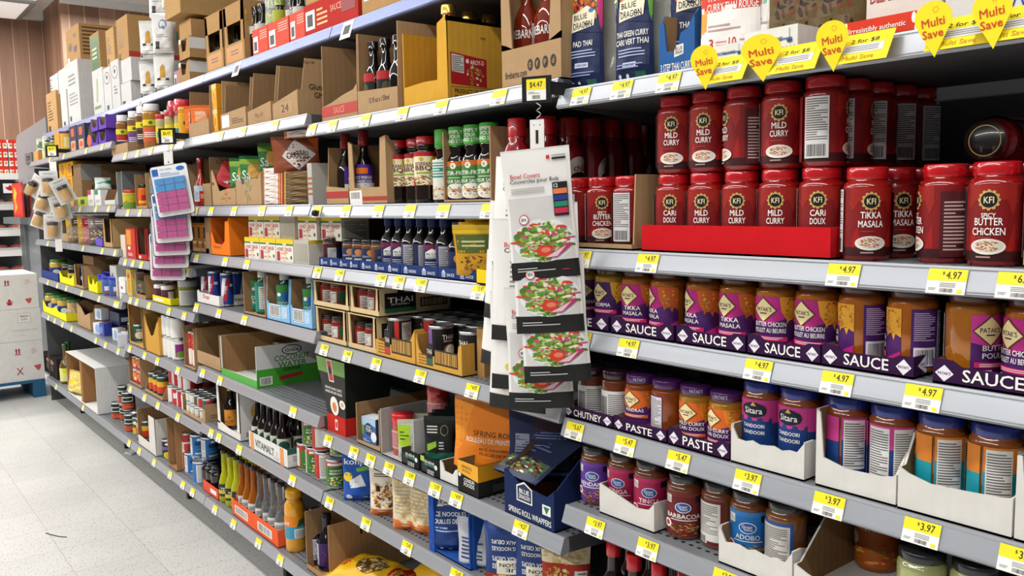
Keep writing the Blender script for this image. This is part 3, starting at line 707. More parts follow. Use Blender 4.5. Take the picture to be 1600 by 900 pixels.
for i, (pl, p, o, nm) in enumerate(A3):
    yc = .026 + .037; x = XL(pl, .037, yc, zz + .05)
    inst(p, (x, yc, zz + .0036), facing(x, yc) + RAD(o), '%s jar in dark purple trays, %s from the left' % (nm, ORD[i]), None, 'sauce jars in purple trays')
    if i % 2 == 0: inst(p, (x + .01, yc + .078, zz + .0036), facing(x, yc) + RAD(o + 40), '%s jar behind the %s jar of the purple tray row' % (nm, ORD[i]), None, 'sauce jars in purple trays')
PUR = '#33153d'
def purple_tray(k, pl, pr, word, i, label, hf=.030, lip=None):
    f = [('p', [(.02, .46), (.10, .12), (.18, .46), (.10, .80)], '#ece6ee'), ('p', [(.82, .46), (.90, .12), (.98, .46), (.90, .80)], '#ece6ee'), t_("PATAK'S", .10, .46, .11, .12, PUR), t_("PATAK'S", .90, .46, .11, .12, PUR), t_(word, .50, .46, min(.56, .098 * len(word)), .50)]
    lp = lip or [(0, hf * 1.2), (.16, hf * 1.2), (.24, hf * .92), (.78, hf * .92), (.84, hf * 1.1), (1, hf * 1.1)]
    return put_box('tray', k, pl, pr, 0, .006, .30, label, 'tray', 'dark purple display trays', hf=hf, h=hf * 1.25, outer=PUR, inner='#8a6a50', lip=lp, front=f, cut=.2, slope=.1, name='display_tray',
                   right=diamond(.12, .5, .08, .36, '#ece6ee', "PATAK'S", None, PUR))
for i, (a, b) in enumerate(((858, 950), (955, 1052), (1057, 1164), (1168, 1281), (1284, 1427), (1457, 1655))):
    purple_tray('A3', a, b, 'SAUCE', i, 'dark purple tray printed SAUCE, %s from the left' % ORD[i])

# pastes, chutneys and tandoori jars
zz = R['A4']
chut = jar('chutney_jar', .0325, .112, gloss('#6a3216', .08), gloss('#331626', .2), [(Cyl(.0327, 3.0, .008, .062), [('r', 0, 0, 1, 1, '#d9d7d4'), ('lines', .3, .1, .66, .8, 12, '#55504e'), ('bars', .05, .1, .22, .7, '#222'), ('r', 0, 0, 1, .04, '#4b1c63')])], .017, .92, 26)
madras, mild = paste(['MADRAS'], '#8a4014', '#d8641c'), paste(['MiLD CURRY', 'CARi DOUX'])
row(chut, 'A4', [903, 942], .0325, .022, 'brown chutney jar with white back label', 'in the CHUTNEY tray', 'chutney jars', (10, 0), .0036)
for pl, p, o, lb in ((985, madras, -8, 'orange and purple madras paste jar in the first PASTE tray'), (1019, madras, 120, 'paste jar with white small-print label between madras and mild curry'), (1055, mild, -2, 'mild curry paste jar with green leaves on label, left one of two'), (1100, mild, -22, 'mild curry paste jar beside the first white carton, right one of two')):
    yc = .022 + .0335; x = XL(pl, .0335, yc, zz + .05); inst(p, (x, yc, zz + .0036), facing(x, yc) + RAD(o), lb, None, 'curry paste jars')
flat = [(0, .030), (.5, .027), (1, .027)]
purple_tray('A4', 881, 957, 'CHUTNEY', 0, 'dark purple tray printed CHUTNEY', .026, flat)
purple_tray('A4', 959, 1041, 'PASTE', 1, 'dark purple tray printed PASTE, left one', .026, flat); purple_tray('A4', 1044, 1139, 'PASTE', 2, 'dark purple tray printed PASTE, right one', .030)
tand, tikm = sitara(['TANDOORI', 'TANDOORI']), sitara(['TIKKA MASALA', 'TIKKA MASALA']); btr = sitara(['CHICKEN', 'AU BEURRE'], '#d07a22', '#1590a0', '#8a4a1c')
S4 = [(1160, tand, -6, 'pink and blue tandoori jar, left in the first white carton'), (1215, tand, -12, 'pink and blue tandoori jar, right in the first white carton'), (1296, tikm, -92, 'pink and blue tikka masala jar showing white label, second white carton'),
      (1360, tikm, -145, 'tandoori range jar with two white panels, second white carton'), (1422, btr, -92, 'orange and turquoise jar with white panel, left in third carton'), (1503, btr, -102, 'orange and turquoise jar with white panel, right in third carton')]
for pl, p, o, lb in S4:
    yc = .024 + .0358; x = XL(pl, .0358, yc, zz + .05); inst(p, (x, yc, zz + .0036), facing(x, yc) + RAD(o), lb, None, 'blue-lidded sauce jars')
    inst(p, (x + .005, yc + .076, zz + .0036), facing(x, yc) + RAD(o + 60), lb.replace(', left', ' behind the left').replace(', right', ' behind the right').replace('jar showing', 'jar behind one showing').replace('jar with two', 'jar behind the one with two'), None, 'blue-lidded sauce jars')
WHT = '#d9d6cf'
rag = lambda h, s: [(i / 10, h * (1 + .06 * math.sin(i * 2.3 + s) + (.5 if i in (0, 10) else 0))) for i in range(11)]
put_box('tray', 'A4', 1142, 1256, 0, .006, .28, 'white torn carton holding two pink tandoori jars', 'carton', hf=.045, h=.06, outer=WHT, inner=KRAFT_IN, lip=rag(.046, 1), cut=.1, slope=.1, name='torn_carton')
put_box('tray', 'A4', 1274, 1399, 0, .006, .28, 'white torn carton with kraft flap holding pink and blue jars', 'carton', hf=.04, h=.13, outer=WHT, inner=KRAFT_IN, lip=[(0, .13), (.05, .125), (.1, .05), (.4, .040), (.8, .042), (.95, .046), (1, .05)], cut=.02, slope=.3, name='torn_carton')
put_box('tray', 'A4', 1402, 1580, 0, .004, .28, 'white torn carton holding orange and turquoise jars', 'carton', hf=.05, h=.11, outer=WHT, inner=KRAFT_IN, lip=[(0, .066), (.1, .058), (.3, .05), (.6, .052), (.9, .055), (1, .058)], cut=.06, slope=.1, name='torn_carton')
put_box('tray', 'A4', 1584, 1760, 0, .004, .28, 'white carton at the right frame edge beside the orange jars', 'carton', hf=.05, h=.12, outer=WHT, inner=KRAFT_IN, lip=[(0, .12), (.05, .12), (.1, .05), (1, .05)], cut=.03, slope=.1, name='torn_carton')

# supermarket sauces
zz = R['A5']
rend = gvjar('RENDANG', '#5c2f96', '#6c3fa6'); ting = gvjar('TINGA', '#b01f55', '#c02f62', pal='meat'); barb = gvjar('BARBACOA', '#6c1a20', '#7c2a26'); adob = gvjar('ADOBO', '#1f6fb8', '#2f7fc4', '#6a3818'); blu = gvjar('ADOBO', '#2458a8', '#2f6fb8', '#7a4a24')
S5 = [(908, rend, -16, 'purple-labelled rendang sauce jar at the left shelf end', .03), (950, ting, -22, 'pink tinga sauce jar, left one in white carton', .034), (990, ting, -4, 'pink tinga sauce jar, right one in white carton', .034), (1042, barb, -4, 'dark red barbacoa sauce jar standing alone', .028),
      (1097, barb, 150, 'red sauce jar with white back label beside barbacoa', .04), (1142, adob, -4, 'bright blue adobo sauce jar in white carton', .03), (1192, blu, 160, 'blue sauce jar with white back label in white carton', .03)]
for pl, p, o, lb, yf in S5:
    yc = yf + .0362; x = XL(pl, .0362, yc, zz + .05); inst(p, (x, yc, zz + (.0036 if 'carton' in lb else 0)), facing(x, yc) + RAD(o), lb, None, 'black-lidded sauce jars')
put_box('tray', 'A5', 937, 1022, 0, .018, .25, 'white torn carton holding two pink tinga jars', 'carton', hf=.05, h=.06, outer=WHT, inner=KRAFT_IN, lip=[(0, .066), (.3, .055), (.7, .04), (.9, .045), (1, .062)], cut=.1, slope=.1, name='torn_carton')
put_box('tray', 'A5', 1123, 1237, 0, .006, .28, 'white torn carton holding the blue adobo jars', 'carton', hf=.045, h=.06, outer=WHT, inner=KRAFT_IN, lip=rag(.046, 2), cut=.1, slope=.1, name='torn_carton')
put_box('tray', 'A5', 1240, 1385, 0, .006, .34, 'white torn carton with empty kraft inside and one orange jar', 'carton', hf=.035, h=.12, outer=WHT, inner='#8a6a48', lip=[(0, .05), (.15, .04), (.4, .03), (.7, .025), (1, .03)], cut=.05, slope=.25, name='torn_carton')
orj = jar('cooking_sauce_jar', .0362, .13, gloss('#8a4a1a', .15), gloss('#2a2c2e', .2), [(Cyl(.0364, 3.2, .009, .088), [('r', 0, 0, 1, 1, '#a8561c'), ('food', 0, .05, 1, .5, 'tomato', 2, 20), t_('POULET AU CARI', .45, .8, .7, .08, '#e8c08a'), ('e', .12, .55, .1, .14, '#d8c8b8')])], .016, .86)
x = X(1368, .2, zz); inst(orj, (x, .2, zz + .0036), facing(x, .2), 'orange-brown jar at the back of the empty white carton')
grn = jar('cooking_sauce_jar', .0362, .13, gloss('#a3a86c', .1), gloss('#242628', .2), [(Cyl(.0364, 3.2, .006, .07), [('r', 0, 0, 1, 1, '#dad8d0'), ('lines', .06, .1, .7, .8, 14, '#66625e'), ('r', .8, 0, .2, .5, '#b01f55')])], .016, .9)
row(grn, 'A5', [1400, 1480], .0362, [.012, .03], 'pale green black-lidded sauce jar', 'at the bottom right frame edge', 'pale green sauce jars', (10, 20))

# lowest visible shelf of the right bay
zz = R['A6']
hot = bottle('hot_sauce_bottle', .026, .20, .013, .07, gloss('#1a0c0a', .05), gloss('#c01420', .2), [(Cyl(.0262, 3, .02, .08), [('r', 0, 0, 1, 1, '#16181c'), ('lines', .1, .1, .8, .5, 6, '#6c7074')])], .035, .0165)
row(hot, 'A6', [941, 972, 1010, 1050], .026, [.05, .03, .04, .05], 'black sauce bottle with red cap', 'below the tinga jars', 'black red-capped bottles')
row(hot, 'A6', [968, 1000, 1035], .026, [.12, .12, .12], 'black red-capped bottle in the back row', 'below the tinga jars', 'black red-capped bottles')

# ================================================================== RIGHT BAY TOP: curry kits
zz = R['A1']
def bd_pouch(title, pal, right, seed, lines2=None):
    a = [('r', 0, 0, 1, .60, '#16244e'), ('food', -.05, .55, 1.05, .48, pal, seed, 60), ('p', [(.78, 1), (.95, .56), (1, .5), (1, 1)], right), ('p', [(.0, .60), (.3, .63), (.6, .60), (1, .55), (1, .5), (0, .55)], '#16244e'),
         ('p', [(.14, .53), (.80, .57), (.84, .70), (.60, .76), (.30, .71), (.17, .70)], '#efe6c8'), t_('BLUE', .42, .665, .4, .05, '#1c1c1c', .05), t_('DRAGON', .48, .59, .56, .06, '#1c1c1c', .05), ('e', .72, .71, .07, .02, '#3a78b0')]
    y = .42
    for s in title: a.append(t_(s, .5, y, min(.07 * len(s), .86), .05)); y -= .07
    a += [('lines', .15, y - .06, .7, .08, 3, '#a8b4d8'), ('r', .3, y - .15, .36, .045, '#c8d0e8'), t_('3 STEP CURRY', .48, y - .128, .3, .02, '#16244e'), ('lines', .12, .12, .7, .05, 2, '#8894c0'), ('r', .62, .03, .24, .06, '#2a6a50'), ('e', .2, .06, .04, .02, '#e8e8e8'), ('e', .4, .06, .04, .02, '#e8e8e8')]
    return pouch('curry_kit_pouch', .092, .23, .035, a, ink('#1a2a58', .22), seed=seed)
clear = pouch('clear_pouch', .10, .22, .04, None, film('#d8d8d0', .42), seed=5, backm=film('#c8c4b0', .5))
pt, gc, rc = bd_pouch(['PAD THAI'], 'tomato', '#b8206a', 2), bd_pouch(['THAI GREEN CURRY', 'CARI VERT THAI'], 'salad', '#5a9a2a', 4), bd_pouch(['THAI RED', 'CARI'], 'tomato', '#b8382a', 7)
at(pt, 'A1', 917, .05, 'navy pad thai kit pouch leaning beside the kraft sauce carton', -36, rx=.0)
at(clear, 'A1', 950, .09, 'clear plastic pouch behind the pad thai kit', -30)
at(gc, 'A1', 992, .055, 'navy thai green curry kit pouch with salad picture', -34)
at(clear, 'A1', 1036, .10, 'clear plastic pouch behind the green curry kit', -30)
put_box('tray', 'A1', 1030, 1085, 48, .03, .20, 'blue three step thai curry display carton with notched side', 'carton', hf=.09, h=.115, outer='#2f5f9a', inner='#a88660', lip=[(0, .10), (.14, .098), (.22, .045), (.5, .042), (.62, .075), (.8, .08), (1, .105)], cut=.02, slope=.05,
        front=[('p', [(.44, .42), (.5, .5), (.7, .52), (.7, .34), (.44, .3)], '#e8e4d8'), t_('BLUE', .57, .45, .2, .06, '#1c2c50'), t_('DRAGON', .57, .38, .2, .06, '#1c2c50'), t_('3 STEP THAI CURRY', .5, .14, .9, .13)], name='display_tray')
at(rc, 'A1', 1083, .10, 'navy thai curry pouch standing in the blue display carton', -12, dz=.004)
at(gc, 'A1', 1062, .15, 'green curry pouch at the back of the blue display carton', -4, dz=.004)
def irr(title, top, bg, seed):
    a = [('r', 0, 0, 1, 1, '#f1ece6'), ('r', 0, .52, 1, .48, top), ('p', [(0, .52), (0, .3), (.12, .35), (.12, .55)], bg)]
    y = .66
    for s in title: a.append(t_(s, .55, y, min(.065 * len(s), .86), .075)); y -= .10
    a += [('e', .5, .88, .3, .09, '#f1ece6'), t_('3', .22, .22, .08, .1, '#c23a2a'), t_('10', .58, .22, .13, .1, '#c23a2a'), ('lines', .3, .19, .18, .06, 2, '#c88'), ('lines', .7, .19, .2, .06, 2, '#c88'), ('lines', .15, .33, .7, .08, 2, '#b99'), ('lines', .15, .06, .7, .06, 2, '#c66')]
    return pouch('curry_kit_pouch', .115, .19, .03, a, ink('#e9e2da', .3), seed=seed)
ir, it = irr(['THAI RED CURRY', 'CURRY THAI ROUGE'], '#d8402c', '#e8a03a', 3), irr(['GREEN CURRY', 'CURRY VERT'], '#8cc0a8', '#6aa84a', 6)
at(ir, 'A1', 1141, .05, 'red and white thai curry kit pouch left of the teal one', -22)
at(it, 'A1', 1190, .075, 'teal and white green curry kit pouch in the sail-pattern tray', -22, dz=.004)
at(ir, 'A1', 1165, .12, 'red and white curry pouch half hidden behind the teal pouch', -22)
wave = [('lines', .3, .45, .6, .18, 1, '#6a7a94'), t_('IRRESISTIBLE CURRIES', .42, .55, .62, .16, '#3a5078')] + [('e', .04 + i * .07, .14, .022, .12, '#4a7a9a') for i in range(14)] + [('p', [(.80, .5), (.92, .5), (.90, .38), (.83, .38)], '#2a4a78'), ('r', .855, .5, .01, .4, '#2a4a78')]
put_box('tray', 'A1', 1115, 1162, 0, .012, .16, 'white sail-pattern tray under the red curry pouch', 'tray', hf=.034, h=.036, outer='#e6e4de', inner='#c8c0b0', front=wave, cut=.4, slope=.1, name='display_tray')
put_box('tray', 'A1', 1163, 1246, 0, .004, .17, 'white tray with blue sails reading irresistible curries', 'tray', hf=.044, h=.046, outer='#e6e4de', inner='#c8c0b0', front=wave, cut=.4, slope=.1, name='display_tray')
brown = pouch('lentil_pouch', .10, .18, .05, [('r', .08, .03, .84, .8, '#6a5630'), ('food', .1, .05, .8, .7, 'dark', 3, 20)], film('#e0dcd0', .55), seed=8)
for i, px in enumerate((1240, 1275, 1312)): at(brown, 'A1', px, .09 + .012 * i, 'clear pouch of brown curry mix, %s from the left' % ORD[i], -6 + 4 * i, group='clear pouches of brown curry mix')
put_box('box', 'A1', 1352, 1470, 0, .05, .15, 'cream lentil daal carton with red lettering', 'box', h=.17, mat=board('#e6ded4', False), front=[t_('Lentil Daal', .42, .52, .6, .09, '#b0283a'), t_('Daal aux lentilles', .46, .38, .8, .09, '#b0283a')], dz=.004, name='lentil_carton')
put_box('tray', 'A1', 1308, 1442, 0, .006, .17, 'red tray reading irresistibly authentic in white lettering', 'tray', hf=.030, h=.032, outer='#d8402c', inner='#c8a080', cut=.4, slope=.1, name='display_tray',
        front=[t_('Irresistibly authentic', .48, .48, .66, .34), ('e', .05, .7, .03, .22, '#f4ece4'), ('e', .11, .8, .02, .18, '#f4ece4'), ('e', .9, .7, .025, .26, '#f4ece4'), ('e', .95, .8, .02, .22, '#f4ece4'), ('e', .93, .2, .02, .2, '#f4ece4')])
lat = MB(); lat.box(0, .22, 0, .16, 0, .003, ink('#e8e8ea'))
wv_ = [('p', [(i * .12 - .06, 0), (i * .12 - .04, 0), (i * .12 + .16, 1), (i * .12 + .14, 1)], '#27408c') for i in range(9)] + [('p', [(i * .12 + .14, 0), (i * .12 + .16, 0), (i * .12 - .04, 1), (i * .12 - .06, 1)], '#27408c') for i in range(9)]
put_box('tray', 'A1', 1566, 1720, 0, .02, .18, 'white tray with crossed blue line pattern at top right', 'tray', hf=.07, h=.07, outer='#e4e4e6', inner='#c8c8cc', front=wv_, cut=.4, slope=.1, name='display_tray')
put_box('box', 'A1', 1475, 1560, 0, .05, .12, 'white carton behind the rightmost multi save signs', 'box', h=.12, mat=board('#e0dcd6', False), name='carton')
# promotional signs clipped on the rail
YEL = '#f6e11a'
def teardrop():
    m = MB(); r = .0235; pts = []
    for i in range(21):
        th = RAD(-28 + (236) * i / 20); pts.append((r * cos(th), 0, .010 + r * sin(th)))
    pts.append((.003, 0, -.042)); m.prism(pts, (0, .0008, 0), ink(YEL))
    S = Flat((-.0235, 0, -.042), (.047, 0, 0), (0, 0, .076)); a = [t_('Multi', .5, .62, .62, .15, '#d0461e', .12), t_('Save', .5, .42, .56, .15, '#d0461e', .12)]
    for i in range(6):
        th = i * pi / 3; a.append(('e', .56 + .07 * cos(th), .84 + .046 * sin(th), .016, .010, '#e88a1e'))
    return paint(m, S, a, .0004).mesh('multi_save_sign')
def frame_sign():
    m = MB().box(-.044, .044, 0, .0008, -.042, .010, ink(YEL)); S = Flat((-.044, 0, -.042), (.088, 0, 0), (0, 0, .052))
    paint(m, S, [('r', .14, .32, .74, .5, '#dedede'), ('r', .14, .60, .74, .22, YEL), t_('2 for $8', .52, .71, .5, .16, '#2c2a18'), ('lines', .2, .36, .6, .2, 3, '#888'), t_('Multi Save', .48, .16, .56, .15, '#c8961a')], .0004)
    return m.mesh('two_for_eight_sign')
td, fs_ = teardrop(), frame_sign()
for i, px in enumerate((1097, 1186, 1297, 1455, 1547)):
    zt = R['A1'] - .006; x = X(px, -.05, zt)
    o = put('multi_save_sign', td, None, (x, -.045, zt), (0, 0, facing(x, -.05) - .25)); o.scale = (1.35 if i == 1 else 1, 1, 1)
    put('clip', MB().box(-.006, .006, .0008, .04, -.012, -.006, ink('#e8e8e8')).mesh('clip'), o)
    tag(o, 'yellow teardrop multi save sign on the top right rail, %s from the left' % ORD[i], 'sign', 'multi save signs'); ALL.append(o)
for i, px in enumerate((1138, 1246, 1352, 1507, 1588)):
    x = X(px, -.02, R['A1'] - .02); o = put('two_for_eight_sign', fs_, None, (x, -.0205, R['A1'] - .002), (-TILT * 1.6, 0, .0))
    tag(o, 'yellow two for eight price frame on the top right rail, %s from left' % ORD[i], 'sign', 'two for eight signs'); ALL.append(o)

def sqz(k, art):                                # squeeze printing towards the front edge of a face
    out = []
    for a in art:
        a = list(a)
        if a[0] in 're' or a[0] in ('lines', 'bars', 'food'): a[1] *= k; a[3] *= k
        elif a[0] == 't': a[2] *= k; a[4] *= k
        elif a[0] == 'p': a[1] = [(x * k, y) for x, y in a[1]]
        out.append(tuple(a))
    return out

# ================================================================== SECOND BAY
# ---- top shelf: kraft cartons and bottles
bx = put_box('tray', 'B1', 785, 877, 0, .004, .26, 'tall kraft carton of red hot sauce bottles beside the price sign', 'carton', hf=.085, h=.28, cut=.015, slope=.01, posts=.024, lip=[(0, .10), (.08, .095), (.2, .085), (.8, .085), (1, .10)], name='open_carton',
             front=[t_('firebarns.com', .25, .28, .38, .16, '#3a2a1c')] + [('e', x, .42, .045, .13, '#2c221a') for x in (.50, .62, .75, .88)] + [t_(s, x, .42, .04, .12, '#b98f63') for s, x in (('o', .50), ('f', .62), ('p', .75), ('d', .88))],
             right=[('r', .22, .42, .02, .32, '#4a3a28'), ('r', .10, .86, .03, .10, '#2c221a'), ('r', .22, .74, .2, .015, '#4a3a28')])
fire = bottle('hot_sauce_bottle', .034, .235, .013, .05, gloss('#7a2410', .06), gloss('#2a8a3a', .3), [(Cyl(.0343, 2.6, .045, .10), [t_('FIREBARNS', .42, .75, .8, .2), ('lines', .74, .05, .25, .9, 16, '#d8d4cc'), ('r', .70, 0, .3, .98, '#cfccc6'), ('lines', .72, .05, .26, .9, 16, '#5a5650'), ('e', .2, .12, .12, .25, '#e8e4da')])], .03, .016, shoulder=.22)
z = R['B1']
for px, y, o, lb in ((826, .07, -12, 'red hot sauce bottle with green cap, front one in kraft carton'), (858, .075, -20, 'red hot sauce bottle with green cap, right one in kraft carton'), (852, .15, -20, 'red hot sauce bottle with green cap, rear one in kraft carton')):
    at(fire, 'B1', px, y, lb, o, .004, 'red hot sauce bottles')
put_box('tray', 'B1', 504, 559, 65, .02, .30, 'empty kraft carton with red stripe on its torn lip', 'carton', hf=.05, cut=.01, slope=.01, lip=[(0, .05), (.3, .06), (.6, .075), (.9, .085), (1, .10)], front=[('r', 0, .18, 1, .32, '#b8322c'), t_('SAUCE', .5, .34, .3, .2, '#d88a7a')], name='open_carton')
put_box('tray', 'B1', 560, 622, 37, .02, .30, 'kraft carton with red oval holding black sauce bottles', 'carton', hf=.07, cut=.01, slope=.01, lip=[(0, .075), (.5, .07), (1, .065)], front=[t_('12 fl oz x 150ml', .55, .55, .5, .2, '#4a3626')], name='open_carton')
soy = bottle('soy_sauce_bottle', .030, .215, .012, .07, gloss('#0e0a0a', .04), gloss('#15110f', .1), [(Cyl(.0303, 2.2, .035, .085), [('r', 0, 0, 1, 1, '#14140f'), ('r', 0, .72, 1, .28, '#b01f24'), ('r', 0, 0, 1, .22, '#b01f24'), ('e', .5, .47, .2, .18, '#4a4a22'), t_('SAUCE', .5, .1, .6, .12)])], .026, .016, shoulder=.24)
for i, (px, y, o) in enumerate(((588, .06, -60), (607, .065, 0), (622, .07, 60), (600, .15, 0))): at(soy, 'B1', px, y, 'black soy sauce bottle in the kraft carton, %s from the left' % ORD[i] if i < 3 else 'black soy sauce bottle in the back of the kraft carton', o, .004, 'black soy sauce bottles')
YC = '#d3a038'
put_box('tray', 'B1', 632, 700, 52, .02, .30, 'torn open yellow carton of gold-capped bottles from Thailand', 'carton', hf=.055, outer=YC, inner='#c8932c', cut=.0, slope=.0, lip=[(0, .055), (.5, .06), (.78, .058), (.80, .20), (1, .215)], name='torn_carton', back=.205,
        right=sqz(.58, [('p', [(.06, .22), (.06, .62), (.72, .56), (.72, .20)], '#b01f24'), ('p', [(.08, .38), (.08, .6), (.30, .58), (.30, .36)], '#d8d4ce'), ('lines', .09, .38, .2, .2, 8, '#666'), ('food', .32, .2, .36, .28, 'salad', 4, 20), ('food', .36, .25, .28, .2, 'tomato', 5, 14), t_('AROY-D', .54, .51, .26, .06), ('e', .36, .52, .03, .03, '#f0e8d8'),
               ('r', .05, .015, .9, .005, '#2a2010'), ('r', .05, .185, .9, .006, '#2a2010'), ('r', .05, .015, .006, .17, '#2a2010'), t_('PRODUCT OF THAILAND', .52, .135, .80, .055, '#2a2010'), t_('PRODUIT DE THAILANDE', .52, .055, .80, .055, '#2a2010'), t_('MN38', .66, .83, .1, .03, '#6a5020')]))
gold = bottle('chili_sauce_bottle', .034, .262, .016, .06, gloss('#b0401c', .06), metal('#c8a850', .25, .9), [], .024, .020)
for i, (px, y) in enumerate(((704, .10), (736, .19), (762, .25))): at(gold, 'B1', px, y, 'gold-capped bottle in the yellow carton, %s from the front' % ORD[i], 0, .004, 'gold-capped bottles')
put_box('box', 'B1', 752, 778, 0, .22, .14, 'pale carton behind the gold-capped bottles', 'box', h=.215, mat=board('#d8c8ac', False), name='carton')

# ---- second shelf: sauces
z = R['B2']
put_box('tray', 'B2', 511, 545, 0, .012, .30, 'kraft carton with red stripe, left part of the purple-label bottle carton', 'carton', hf=.05, h=.185, cut=.02, slope=.02, lip=[(0, .06), (.5, .055), (1, .05)], front=[('r', 0, .35, 1, .35, '#a83028')], name='open_carton')
put_box('tray', 'B2', 547, 605, 0, .010, .30, 'kraft carton with red stripe and white price sticker', 'carton', hf=.05, h=.195, cut=.03, slope=.03, lip=[(0, .19), (.10, .18), (.14, .05), (.82, .05), (.86, .19), (1, .195)], front=[('r', 0, .06, 1, .06, '#a83028'), ('p', [(.02, .01), (.36, .0), (.34, .22), (0, .21)], '#e8e6e2'), ('bars', .05, .09, .24, .1, '#333')], name='open_carton')
vin = bottle('dark_vinegar_bottle', .031, .22, .012, .075, gloss('#120a0a', .05), gloss('#8c1418', .25), [(Cyl(.0313, 2.5, .03, .088), [('r', 0, 0, 1, .36, '#e8e2dc'), ('r', 0, .36, 1, .64, '#4a2a86'), ('r', .18, .68, .5, .2, '#e0721e'), t_('RICE VINEGAR', .5, .55, .7, .1), t_('VINAIGRE NOIR', .5, .42, .7, .1), ('food', .2, .02, .6, .3, 'tomato', 2, 8)])], .045, .0165, shoulder=.26)
at(vin, 'B2', 571, .06, 'black bottle with purple label and red cap in kraft carton', -6, .004); at(vin, 'B2', 543, .075, 'black bottle with purple label half hidden by carton edge', 60, .004)
bbq = bottle('barbecue_sauce_bottle', .033, .182, .024, .035, gloss('#1c0c08', .06), gloss('#b5141c', .3), [(Cyl(.0333, 2.6, .050, .090), [('r', 0, 0, 1, 1, '#e6d9b4'), ('r', 0, .86, 1, .14, '#a81c20'), ('food', 0, -.02, 1, .34, 'meat', 3, 26), ('p', [(0, 0), (.2, 0), (0, .3)], '#b01f24'), t_('KOREAN', .45, .64, .55, .1, '#4a1c14'), t_('BBQ', .45, .50, .56, .17, '#5c1814'), ('r', .2, .34, .5, .05, '#8aa83a'), ('e', .4, .78, .07, .06, '#c8a83a'), ('e', .82, .72, .15, .14, '#d8b02a'), t_('NO.1', .82, .72, .18, .08, '#8a1c14')])], .022, .027, shoulder=.10)
row(bbq, 'B2', [608, 632, 648], .033, [.03, .045, .02], 'black barbecue sauce bottle with red cap', 'beside green-capped bottles', 'barbecue sauce bottles', (-14, -30, -8))
def stir(c1='#3a7a2e'):
    return bottle('stir_fry_bottle', .031, .195, .022, .06, gloss('#140b08', .05), ink('#46a53a', .35), [(Cyl(.0313, 2.6, .018, .088), [('r', 0, 0, 1, 1, c1), ('r', 0, .86, 1, .14, '#c8641c'), ('e', .4, .87, .10, .09, '#f0ece0'), t_('K', .4, .87, .08, .09, '#1c1c1c'), t_('STIR-FRY', .45, .66, .7, .12), ('lines', .15, .5, .6, .06, 1, '#c8d8b8'), t_('POUR SAUTE', .45, .42, .74, .1), ('e', .5, .14, .46, .22, '#e8e4da'), ('food', .08, -.02, .84, .34, 'noodle', 6, 22), ('food', .2, .05, .6, .2, 'salad', 7, 8)]),
        (Cyl(.0252, 2.5, .150, .042), [t_('SIMPLY', .45, .74, .7, .22), t_('POUR', .45, .46, .5, .22), t_('AND STIR', .45, .18, .8, .22)])], .048, .025, shoulder=.22)
sf = stir()
row(sf, 'B2', [699, 724, 745], .031, .02, 'green-capped stir fry sauce bottle', 'between the kraft dividers', 'stir fry bottles', (-14, -16, -12))
ter = bottle('stir_fry_bottle', .031, .195, .022, .06, gloss('#140b08', .05), ink('#46a53a', .35), [(Cyl(.0313, 2.8, .010, .105), [('r', 0, 0, 1, 1, '#dcd8ce'), ('r', .05, .55, .9, .38, '#2a8a78'), ('lines', .1, .58, .8, .34, 5, '#e8e4da'), ('food', 0, 0, 1, .35, 'noodle', 3, 20)])], .048, .025, shoulder=.22)
row(ter, 'B2', [677], .031, .03, 'green-capped sauce bottle with white and teal label', 'left of the kraft divider', None, (-30,))
row(sf, 'B2', [716, 738, 756], .031, .10, 'green-capped stir fry bottle in the rear row', 'between the kraft dividers', 'stir fry bottles', (10, 30, -20))
put_box('tray', 'B2', 694, 768, 0, .012, .30, 'kraft carton whose torn side walls flank the green-capped bottles', 'carton', hf=.008, h=.185, cut=.0, slope=.0, name='open_carton')
put_box('box', 'B2', 606, 670, 0, .30, .10, 'kraft carton in the shade behind the barbecue sauce bottles', 'box', h=.185, mat=board(KRAFT), name='carton')
ket = bottle('ketchup_bottle', .034, .195, .021, .05, gloss('#8c141c', .18), gloss('#c01822', .3), [(Cyl(.0343, 2.4, .03, .075), [('e', .5, .5, .42, .48, '#e8e0d8'), ('e', .5, .3, .3, .2, '#1c1814'), t_('chili', .5, .62, .4, .2, '#8c141c')])], .042, .0225, shoulder=.2)
xk = XL(787, .034, .045, z + .05)
for j in range(7): inst(ket, (xk, .045 + .07 * j, z), facing(xk, .06) + RAD((20, -70, -80, 100, -10, 30, 70)[j]), 'red squeeze bottle with red cap behind the hanging bowl covers, %s from front' % ORD[j], None, 'red squeeze bottles')
for j in range(5): inst(ket, (xk + .071, .075 + .07 * j, z), facing(xk, .06) + RAD(40 * j), 'red squeeze bottle in the right file behind bowl covers, %s from front' % ORD[j], None, 'red squeeze bottles')

# ---- third shelf: navy trays
z = R['B3']; NAV = '#22376e'
djar = jar('dark_sauce_jar', .0345, .088, gloss('#4a1c10', .06), gloss('#23252a', .2), [(Cyl(.0347, 2.4, .008, .05), [('r', 0, 0, 1, 1, '#1c2a4e'), ('r', .06, .05, .34, .9, '#c8c8c4'), ('lines', .08, .1, .3, .8, 9, '#555')])], .014, .9)
sjar = jar('dark_sauce_jar', .029, .088, gloss('#6c4526', .06), gloss('#23252a', .2), [(Cyl(.0292, 2.6, .006, .055), [('r', 0, 0, 1, 1, '#1c2a4e'), ('e', .5, .76, .16, .17, '#c8814a'), ('r', .3, .12, .4, .3, '#d8d4c8'), ('lines', .12, .5, .7, .12, 2, '#a8b0c8')])], .013, .9)
row(djar, 'B3', [504], .0345, .02, 'dark red sauce jar with black lid', 'left end of the navy trays', None, (30,), .0036)
row(sjar, 'B3', [535, 552, 570, 589], .029, .02, 'brown sauce jar with navy label', 'in the navy trays', 'brown sauce jars', (-10, -20, 0, 40), .0036)
